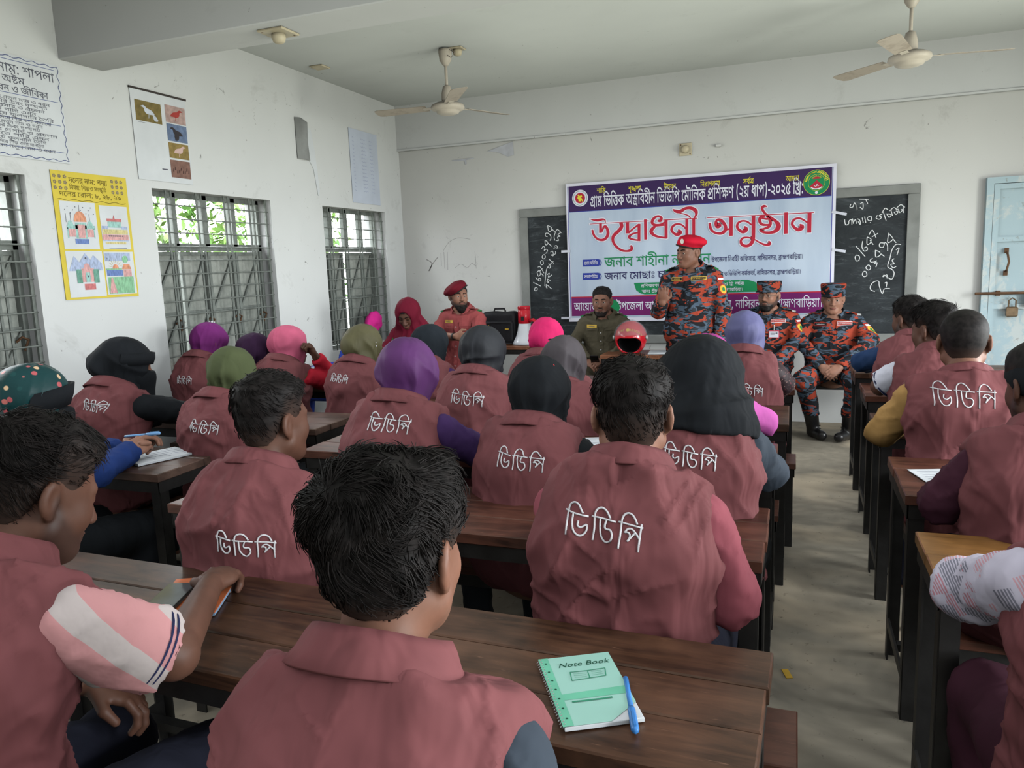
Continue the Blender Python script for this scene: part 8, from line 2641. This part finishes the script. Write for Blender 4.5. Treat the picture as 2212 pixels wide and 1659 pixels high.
tape(p, 0.085, p.ch[2] + 0.055, 0.095, 0.028, m_taggold, m_taggold, None, m_ink, 0.014)
epaulettes(p, m_olive, m_green)
mid = (p.arm[0][1] + p.arm[1][1]) / 2 + np.array((0, 0.08, 0.02))
ph = p.root.matrix_basis @ Vector(mid)
tag(MB().box((-0.035, -0.006, -0.05), (0.035, 0.006, 0.05), Matrix.Translation(ph) @ Matrix.Rotation(0.7, 4, 'X'), 0.004).build('mobile_phone', plain('black_glass', rgb(20, 20, 24), 0.15, 0.6)), 'black phone held by the man in olive uniform', 'phone')

# 5 seated in maroon uniform, arms folded
p = Person('bearded man in maroon uniform and dark red beret with folded arms', (-2.86, 6.36, 1.405), 176, 0.02, 0, 'm', 46, 2, 0, 2, seat=0.46, hair_t=0.045, seed=65, sw=0.168, fat=1.0)
p.set_arms(((-0.235, 0.10, 0.895), (0.09, 0.235, 0.885)), ((0.235, 0.10, 0.895), (-0.08, 0.265, 0.905)))
p.body(0.009, 0.0042, True, stubble=0.85, hands=((1, (-1, -0.1, -0.05), (0.0, 1, 0.1), 0.5, -1), (0, (1, -0.1, 0.0), (0.0, 1, 0.1), 0.5, 1)), vis_arm=True)
p.shirt(m_uni, 0.008, 'short', hem=0.55)
p.trousers(None, 0.02)
p.collar(m_uni, 0.03, 0.046, 0.034, 1.0)
p.hair(0.004, 0.008, 0.006, 600, 0.01, 0.05)
p.beard(0.006, length=0.040, goatee=True)
p.beret(m_dred, 0.55, badge=False, side=1, size=1.06)
placket(p, m_uni, 5)
pockets(p, m_uni)
tape(p, 0.085, p.ch[2] + 0.06, 0.10, 0.026, m_taggold, m_taggold, None, m_ink, 0.013)
epaulettes(p, m_uni, m_green)
E_, W_ = p.arm[1]
u = (W_ - E_) / np.linalg.norm(W_ - E_)
MB().bar(tuple(W_ - u * 0.035), tuple(W_ - u * 0.01), 0.031, n=16).build('wrist_watch', m_black, p.root, True)

# 6 woman in cape
p = Person('woman in maroon hijab cape with green stripes looking down', (-3.0, 5.62, 1.278), 182, 0.10, 0, 'f', 4, -30, 0, 1, seat=0.46, hair_t=0.024, seed=66)
p.set_arms(((-0.22, 0.14, 0.82), (-0.06, 0.32, 0.80)), ((0.22, 0.14, 0.82), (0.06, 0.32, 0.80)))
p.body(0.018, 0.0045, True, eyes=False)
p.shirt(C['maroon'], 0.012)
p.trousers(SL['black'], 0.024)
o = p.hijab(C['maroon'], h=0.008, cape=0.02, big=0.002)
bv = BVHTree.FromPolygons([tuple(v.co) for v in o.data.vertices], [tuple(f_.vertices) for f_ in o.data.polygons])
for sg in (-1, 1):
    g = MB()
    Q = []
    for u in np.linspace(0, 1, 9):
        x, z = sg * (0.215 - 0.205 * u), p.Nb[2] - 0.045 - 0.16 * u
        loc, nn, _, _ = bv.ray_cast(Vector((x, 1.0, z)), Vector((0, -1, 0)))
        if loc:
            Q.append(tuple(loc + Vector((0, 0.003, 0))))
    for a_, b_ in zip(Q[:-1], Q[1:]):
        g.flat(a_, b_, 0.024, 0.003, (0, 1, 0))
    if g.v:
        g.build('green_stripe', m_green, o)


def fin(pp):
    q = p.tohead(pp)
    d = ell(q, (0, -0.014, 0.027), (0.080, 0.102, 0.090))
    return np.maximum(np.maximum(d, 0.052 - q[:, 2]), 0.035 - q[:, 1])


V, F_ = mesh_sdf(fin, p.Hc - 0.15, p.Hc + 0.16, 0.006)
mesh_obj('under_scarf', V, F_, C['black'], o, True)


# ------------------------------------------------------------------ things on the tables
def slab(name, corners, z0, z1, mat, label=None, cat=None, parent=None):
    n = len(corners)
    V = [(x, y, z0) for x, y in corners] + [(x, y, z1) for x, y in corners]
    F_ = [tuple(range(n))[::-1], tuple(range(n, 2 * n))] + [(i, (i + 1) % n, n + (i + 1) % n, n + i) for i in range(n)]
    o = mesh_obj(name, V, F_, mat, parent)
    return tag(o, label, cat)


DZ = 0.762
m_gcover = plain('mint_green_cover', rgb(168, 218, 202), 0.45, 0.35, 0.05, 6)
nb = empty('notebook', (-0.437, 1.251, DZ), 0, 'mint green spiral notebook lying on the near desk', 'notebook')
ux = Vector((0.114, 0.063, 0)).normalized()
uy = Vector((0.076, -0.21, 0)).normalized() * -1
Mn = frame((0, 0, 0), ux, (uy - ux * uy.dot(ux)))
W_, H_ = 0.135, 0.215
MB().box((0.003, -H_, 0.0), (W_, 0, 0.008), Mn, 0.001).build('pages', m_paper, nb)
MB().poly([(0.0, -H_), (W_ - 0.055, -H_), (W_, -H_ + 0.045), (W_, 0), (0, 0)], Mn, 0.0092).build('cover', m_gcover, nb)
MB().poly([(0.0, -H_ * 0.66), (W_, -H_ * 0.66), (W_, -H_ * 0.55), (0.0, -H_ * 0.58)], Mn, 0.0096).rect(0.0, -H_, 0.018, 0, Mn, 0.0099).build('cover_band', plain('green_band', rgb(118, 202, 168), 0.45), nb)
g = MB()
for k in range(26):
    g.tube([Mn @ Vector((0.006, -0.006 - k * 0.0081, 0.001)), Mn @ Vector((-0.003, -0.006 - k * 0.0081, 0.006)), Mn @ Vector((0.005, -0.006 - k * 0.0081, 0.0115))], 0.0008, 4)
o = g.build('spiral_binding', m_silver, nb)
o['kind'] = 'stuff'
for k in range(7):
    MB().disc(0.011, -0.02 - k * 0.029, 0.0022, Mn, 0.0104, 8).build('cover_dot', plain('dark_green_print', rgb(26, 88, 66), 0.5), nb)
latin('cover_title', 'Note Book', 0.021, Mn @ Matrix.Translation((0.078, -0.032, 0.0102)), MATS['dark_green_print'], nb, 0, 0.35)
g = MB()
for a_, b_ in (((0.045, -0.085), (0.078, -0.083)), ((0.078, -0.083), (0.080, -0.058)), ((0.08, -0.058), (0.048, -0.057)), ((0.048, -0.057), (0.045, -0.085)), ((0.078, -0.083), (0.108, -0.081)), ((0.108, -0.081), (0.113, -0.056)), ((0.113, -0.056), (0.08, -0.058))):
    g.ribbon([(a_[0], a_[1], 0.0018), (b_[0], b_[1], 0.0018)], Mn, 0.0102)
for k in range(3):
    g.ribbon([(0.052, -0.064 - k * 0.006, 0.0008), (0.074, -0.065 - k * 0.006, 0.0008)], Mn, 0.0102).ribbon([(0.085, -0.063 - k * 0.006, 0.0008), (0.105, -0.062 - k * 0.006, 0.0008)], Mn, 0.0102)
g.ribbon([(0.03, -0.150, 0.004), (0.075, -0.1505, 0.004), (0.1, -0.15, 0.004)], Mn, 0.0102)
g.build('cover_print', plain('mid_green_print', rgb(60, 150, 116), 0.5), nb)


def pen(a, b, r_, mat, label, z=True):
    a, b = Vector(a), Vector(b)
    o = empty('ballpoint_pen', tuple(a), 0, label, 'pen')
    d = (b - a)
    MB().tube([(0, 0, 0), d * 0.02, d * 0.62], [r_ * 0.5, r_ * 0.9, r_ * 0.9], 10).build('barrel', mat, o, True)
    MB().tube([d * 0.60, d * 0.64, d * 0.97, d], [r_ * 1.1, r_ * 1.25, r_ * 1.25, r_ * 0.8], 10).build('cap', mat, o, True)
    MB().flat(d * 0.72 + Vector((0, 0, r_ * 1.5)), d * 0.97 + Vector((0, 0, r_ * 1.5)), 0.004, 0.003).build('clip', mat, o)
    return o


m_penb = plain('sky_blue_plastic', rgb(70, 140, 214), 0.25, 0.5, 0.05)
pen((-0.270, 1.240, DZ + 0.007), (-0.222, 1.088, DZ + 0.007), 0.0055, m_penb, 'sky blue pen lying beside the green notebook')
pw = [o for o in bpy.data.objects if o.get('label', '').startswith('woman in teal floral')][0].matrix_basis @ Vector(pen_w)
pen(tuple(pw + Vector((-0.085, -0.02, -0.004))), tuple(pw + Vector((0.065, 0.025, 0.006))), 0.0055, plain('pale_blue_plastic', rgb(130, 180, 232), 0.25, 0.5, 0.05), 'pale blue pen in the hands of the woman in floral headscarf')

# papers and exercise books on the desks
def book(c, w_, h_, a, th, mat, label, cat='notebook', name='exercise_book'):
    M_ = Matrix.Translation((c[0], c[1], DZ)) @ Matrix.Rotation(a, 4, 'Z')
    r = empty(name, (c[0], c[1], DZ), a, label, cat)
    MB().box((-w_ / 2, -h_ / 2, 0), (w_ / 2, h_ / 2, th), bev=0.0008).build('pages', mat, r)
    g = MB()
    I_ = Matrix.Identity(4)
    for k in range(7):
        y = h_ / 2 - 0.03 - k * 0.022
        if y > -h_ / 2 + 0.02:
            g.rect(-w_ / 2 + 0.02, y, w_ / 2 - 0.02 - 0.02 * (k % 3), y + 0.0025, I_, th + 0.0006)
    g.build('writing', plain('pale_ink', rgb(150, 154, 172), 0.8), r)
    return r


book((-0.79, 2.98), 0.15, 0.20, 0.3, 0.003, m_paper, 'white paper on the desk in front of the black hijab', 'paper', 'paper_sheet')
book((0.47, 2.73), 0.15, 0.21, 0.25, 0.003, m_paper, 'white paper on the right column desk', 'paper', 'paper_sheet')
book((-3.03, 4.38), 0.20, 0.24, 0.5, 0.006, m_paperb, 'open booklet on the desk before the pink hijab')
book((-3.55, 4.93), 0.2, 0.22, 0.4, 0.012, m_paperb, 'white exercise book on the desk before the blue chair')
book((-1.0, 6.16), 0.2, 0.26, 0.1, 0.003, m_paper, 'white paper on the helmet table', 'paper', 'paper_sheet')
book((-2.50, 2.40), 0.18, 0.24, -0.35, 0.010, m_paper, 'open white notebook under the hands of the floral headscarf woman')
book((-2.78, 2.42), 0.18, 0.16, 0.3, 0.006, plain('pink_striped_cover', rgb(196, 150, 170), 0.5, var=0.3, scale=30), 'pink striped booklet beside the floral headscarf woman')
# orange notebook and phone of the writing man
r = empty('notebook', (-1.30, 1.31, DZ), 0.45, 'orange covered notebook under the hand of the writing man', 'notebook')
MB().box((-0.075, -0.105, 0), (0.075, 0.105, 0.007), bev=0.001).build('pages', plain('blue_page_edge', rgb(130, 160, 190), 0.6), r)
MB().box((-0.075, -0.105, 0.0072), (0.075, 0.105, 0.009)).build('cover', plain('orange_cover', rgb(214, 116, 70), 0.4, 0.4, 0.2, 20), r)
MB().rect(-0.05, 0.04, 0.04, 0.05, Matrix.Identity(4), 0.0095).rect(-0.03, 0.06, 0.03, 0.066, Matrix.Identity(4), 0.0095).build('cover_print', m_ink, r)
r = empty('mobile_phone', (-1.335, 1.27, DZ + 0.0095), 0.35, 'phone with dark screen lying on the orange notebook', 'phone')
MB().box((-0.037, -0.078, 0), (0.037, 0.078, 0.009), bev=0.003).build('case', m_black, r)
MB().rect(-0.033, -0.074, 0.033, 0.074, Matrix.Identity(4), 0.0093).build('screen', plain('phone_screen', rgb(84, 92, 94), 0.1, 0.6, 0.2, 12), r)

# helmet
hx, hy_, hz = -1.236, 6.10, 0.762
m_helm = plain('red_gloss_shell', rgb(198, 30, 42), 0.18, 0.6, 0.06)
r = empty('helmet', (hx, hy_, hz), 0, 'red rescue helmet with clear visor standing on the table', 'helmet')


def fhel(p):
    o_ = ell(p, (0, 0.0, 0.125), (0.128, 0.145, 0.140))
    i_ = ell(p, (0, 0.0, 0.120), (0.108, 0.125, 0.118))
    d = np.maximum(o_, -i_)
    d = np.maximum(d, 0.004 - p[:, 2])
    op = rbox(p, (0.0, -0.16, 0.052), (0.100, 0.12, 0.082), 0.05)
    return np.maximum(d, -op)


V, F_ = mesh_sdf(fhel, (-0.15, -0.17, 0), (0.15, 0.17, 0.28), 0.005)
mesh_obj('shell', V, F_, m_helm, r, True)


def flin(p):
    o_ = ell(p, (0, 0.0, 0.120), (0.110, 0.127, 0.120))
    i_ = ell(p, (0, -0.03, 0.105), (0.085, 0.11, 0.095))
    d = np.maximum(np.maximum(o_, -i_), 0.004 - p[:, 2])
    return np.maximum(d, -rbox(p, (0.0, -0.16, 0.045), (0.088, 0.12, 0.075), 0.05))


V, F_ = mesh_sdf(flin, (-0.14, -0.16, 0), (0.14, 0.16, 0.26), 0.006)
mesh_obj('padding', V, F_, plain('black_padding', rgb(22, 22, 24), 0.9, 0.1), r, True)
m_vis, t = newmat('clear_visor', 0.08, 0.5)
t.p.inputs['Base Color'].default_value = (0.75, 0.77, 0.8, 1)
t.p.inputs['Alpha'].default_value = 0.14


def fvis(p):
    o_ = ell(p, (0, -0.012, 0.128), (0.136, 0.152, 0.146))
    i_ = ell(p, (0, -0.012, 0.128), (0.132, 0.148, 0.142))
    d = np.maximum(o_, -i_)
    d = np.maximum(d, 0.150 - p[:, 2] - 0.12 * (p[:, 1] + 0.1))
    return np.maximum(d, p[:, 1] - 0.03)


V, F_ = mesh_sdf(fvis, (-0.15, -0.18, 0.1), (0.15, 0.06, 0.29), 0.0045, 1.6)
mesh_obj('visor', V, F_, m_vis, r, True)
for sg in (-1, 1):
    MB().bar((sg * 0.128, -0.02, 0.13), (sg * 0.142, -0.02, 0.13), 0.016, n=14).build('visor_screw', m_silver, r)
bvh = BVHTree.FromPolygons([tuple(a_) for a_ in mesh_sdf(lambda p: ell(p, (0, 0.0, 0.125), (0.128, 0.145, 0.140)), (-0.15, -0.17, 0), (0.15, 0.17, 0.28), 0.008)[0]], [tuple(a_) for a_ in mesh_sdf(lambda p: ell(p, (0, 0.0, 0.125), (0.128, 0.145, 0.140)), (-0.15, -0.17, 0), (0.15, 0.17, 0.28), 0.008)[1]])
for i, ch_ in enumerate('RESCUE'):
    x = 0.022 + i * 0.0155
    loc, nn, _, _ = bvh.ray_cast(Vector((x, -0.5, 0.196 - 0.0016 * i * i)), Vector((0, 1, 0)))
    if loc:
        yv = Vector((0, 0, 1)) - nn * nn.z
        latin('helmet_lettering', ch_, 0.028, frame(loc, yv.cross(nn), yv), m_patchy, r, 0.004)
for i, ch_ in enumerate('FIRE'):
    x = -0.078 + i * 0.0155
    loc, nn, _, _ = bvh.ray_cast(Vector((x, -0.5, 0.196 - 0.0016 * (4 - i) ** 2)), Vector((0, 1, 0)))
    if loc:
        yv = Vector((0, 0, 1)) - nn * nn.z
        latin('helmet_lettering', ch_, 0.028, frame(loc, yv.cross(nn), yv), m_patchy, r, 0.004)
loc, nn, _, _ = bvh.ray_cast(Vector((0.002, -0.5, 0.198)), Vector((0, 1, 0)))
yv = Vector((0, 0, 1)) - nn * nn.z
MB().disc(0, 0, 0.014, frame(loc, yv.cross(nn), yv), 0.003, 16).build('helmet_emblem', m_patchy, r)

# megaphone standing on its bell
r = empty('megaphone', (-2.39, 6.80, 0.762), 0, 'red and white megaphone standing on its bell', 'megaphone')
m_horn = plain('white_gloss_plastic', rgb(224, 226, 230), 0.25, 0.5, 0.04)
m_rp = plain('red_gloss_plastic', rgb(202, 26, 44), 0.25, 0.5, 0.06)
MB().lathe([(0.118, 0.0), (0.122, 0.006), (0.108, 0.03), (0.085, 0.075), (0.068, 0.13), (0.058, 0.19), (0.056, 0.20)], n=32).build('horn', m_horn, r, True)
MB().lathe([(0.056, 0.195), (0.060, 0.20), (0.060, 0.315), (0.056, 0.32), (0.056, 0.325), (0.058, 0.33), (0.058, 0.355), (0.052, 0.362)], n=28).build('body', m_rp, r, True)
MB().tube([(0.05, -0.02, 0.22), (0.10, -0.03, 0.23), (0.13, -0.035, 0.2), (0.16, -0.04, 0.15)], [0.016, 0.018, 0.017, 0.015], 10).build('handle', m_rp, r, True)
MB().box((-0.012, -0.064, 0.225), (0.018, -0.058, 0.265)).build('switch', m_black, r)
g = MB()
for k in range(9):
    a_ = -pi * 0.95 + k * 0.22
    g.box((0.0585 * math.cos(a_) - 0.002, 0.0585 * math.sin(a_) - 0.002, 0.332), (0.0585 * math.cos(a_) + 0.002, 0.0585 * math.sin(a_) + 0.002, 0.354))
o = g.build('grip_ribs', m_rp, r)
o['kind'] = 'stuff'

# laptop bag
r = empty('laptop_bag', (-2.66, 6.86, 0.762), -0.05, 'black laptop bag leaning behind the megaphone', 'bag')
m_bag = plain('black_nylon', rgb(34, 34, 38), 0.6, 0.3, 0.2, 60, 0.3, 200)


def fbag(p):
    return rbox(p, (0, 0, 0.155), (0.185, 0.065, 0.155), 0.045) + 0.004 * np.sin(p[:, 0] * 30) * np.cos(p[:, 2] * 22)


V, F_ = mesh_sdf(fbag, (-0.2, -0.09, 0), (0.2, 0.09, 0.32), 0.009)
V[:, 2] = np.maximum(V[:, 2], 0)
mesh_obj('main_body', V, F_, m_bag, r, True)
V, F_ = mesh_sdf(lambda p: rbox(p, (0, -0.062, 0.115), (0.165, 0.028, 0.105), 0.022), (-0.18, -0.1, 0), (0.18, 0, 0.25), 0.008)
mesh_obj('front_pocket', V, F_, m_bag, r, True)
MB().tube([(-0.15, -0.091, 0.20), (0, -0.093, 0.205), (0.15, -0.091, 0.20)], 0.004, 6).build('zipper', m_black, r)
MB().box((-0.085, -0.098, 0.13), (-0.078, -0.092, 0.185)).build('zip_pull', m_patchy, r)
MB().box((0.09, -0.098, 0.14), (0.125, -0.09, 0.152)).build('zip_pull', m_patchy, r)
MB().tube([(-0.06, 0, 0.305), (-0.05, 0, 0.335), (0.05, 0, 0.335), (0.06, 0, 0.305)], 0.009, 8).build('carry_handle', m_bag, r, True)
MB().tube([(-0.19, -0.02, 0.26), (-0.21, -0.05, 0.12), (-0.16, -0.10, 0.02), (0.05, -0.12, 0.012), (0.17, -0.10, 0.012)], 0.007, 6).build('shoulder_strap', m_bag, r, True)

# blue plastic chair
r = empty('plastic_chair', (-3.50, 5.42, 0), math.radians(180), 'bright blue moulded plastic armchair by the window wall', 'chair')
r.scale = (1.12, 1.12, 1.14)
m_bp = plain('blue_plastic', rgb(62, 92, 214), 0.35, 0.45, 0.05)


def fback(p):
    z = p[:, 2] - 0.42
    y = -0.20 - 0.22 * z - 0.35 * p[:, 0] ** 2 * -1
    sh = np.abs(p[:, 1] - y) - 0.007
    out = np.maximum(np.sqrt((p[:, 0] / 0.215) ** 2 + (np.maximum(z - 0.22, 0) / 0.22) ** 2) - 1, -1) * 0.2
    out = np.maximum(out, z - 0.44)
    out = np.maximum(out, -z)
    hole = np.minimum(rbox(np.stack([np.abs(p[:, 0]), z, p[:, 1] * 0], 1), (0.155, 0.16, 0), (0.022, 0.12, 1), 0.02), 9)
    d = np.maximum(np.maximum(out, -hole), sh)
    for i in range(3):
        for j in range(4):
            d = np.maximum(d, -(np.sqrt((p[:, 0] - (i - 1) * 0.055) ** 2 + (z - 0.12 - j * 0.07) ** 2) - 0.012))
    return d


V, F_ = mesh_sdf(fback, (-0.24, -0.36, 0.42), (0.24, -0.10, 0.90), 0.007, 1.8)
mesh_obj('backrest', V, F_, m_bp, r, True)
V, F_ = mesh_sdf(lambda p: rbox(p, (0, 0.0, 0.425), (0.225, 0.215, 0.016), 0.015), (-0.25, -0.25, 0.4), (0.25, 0.25, 0.45), 0.008)
mesh_obj('seat', V, F_, m_bp, r, True)
for sx in (-1, 1):
    for sy in (-1, 1):
        MB().flat((sx * 0.20, sy * 0.18, 0.42), (sx * 0.235, sy * 0.225, 0.0), 0.05, 0.03, (0, 1, 0)).build('leg', m_bp, r)
    MB().tube([(sx * 0.20, -0.24, 0.62), (sx * 0.24, -0.10, 0.635), (sx * 0.245, 0.08, 0.63), (sx * 0.24, 0.15, 0.56), (sx * 0.225, 0.16, 0.43)], 0.018, 8).build('armrest', m_bp, r, True)

# pink cloth hanging on the window bars
def fcl(p):
    d = smin(ell(p, (0, 0, 0), (0.05, 0.13, 0.10)), ell(p, (0.01, -0.09, -0.08), (0.045, 0.09, 0.10)), 0.04)
    return d + 0.010 * vnoise(p * 22, 4)


V, F_ = mesh_sdf(fcl, (-0.08, -0.22, -0.22), (0.08, 0.18, 0.14), 0.009, 1.6)
cl = tag(mesh_obj('hanging_cloth', V, F_, fabric('bright_pink_cloth', rgb(214, 44, 140)), None, True), 'bright pink cloth hanging on the barred window behind the maroon cape', 'cloth')
cl.location = (-3.79, 6.42, 1.02)

# litter on the floor
tag(MB().box((-0.012, -0.03, 0.0), (0.012, 0.03, 0.002), Matrix.Translation((0.0, 2.73, 0.001)) @ Matrix.Rotation(0.3, 4, 'Z')).build('candy_wrapper', m_patchy), 'small yellow wrapper lying on the aisle floor', 'wrapper')
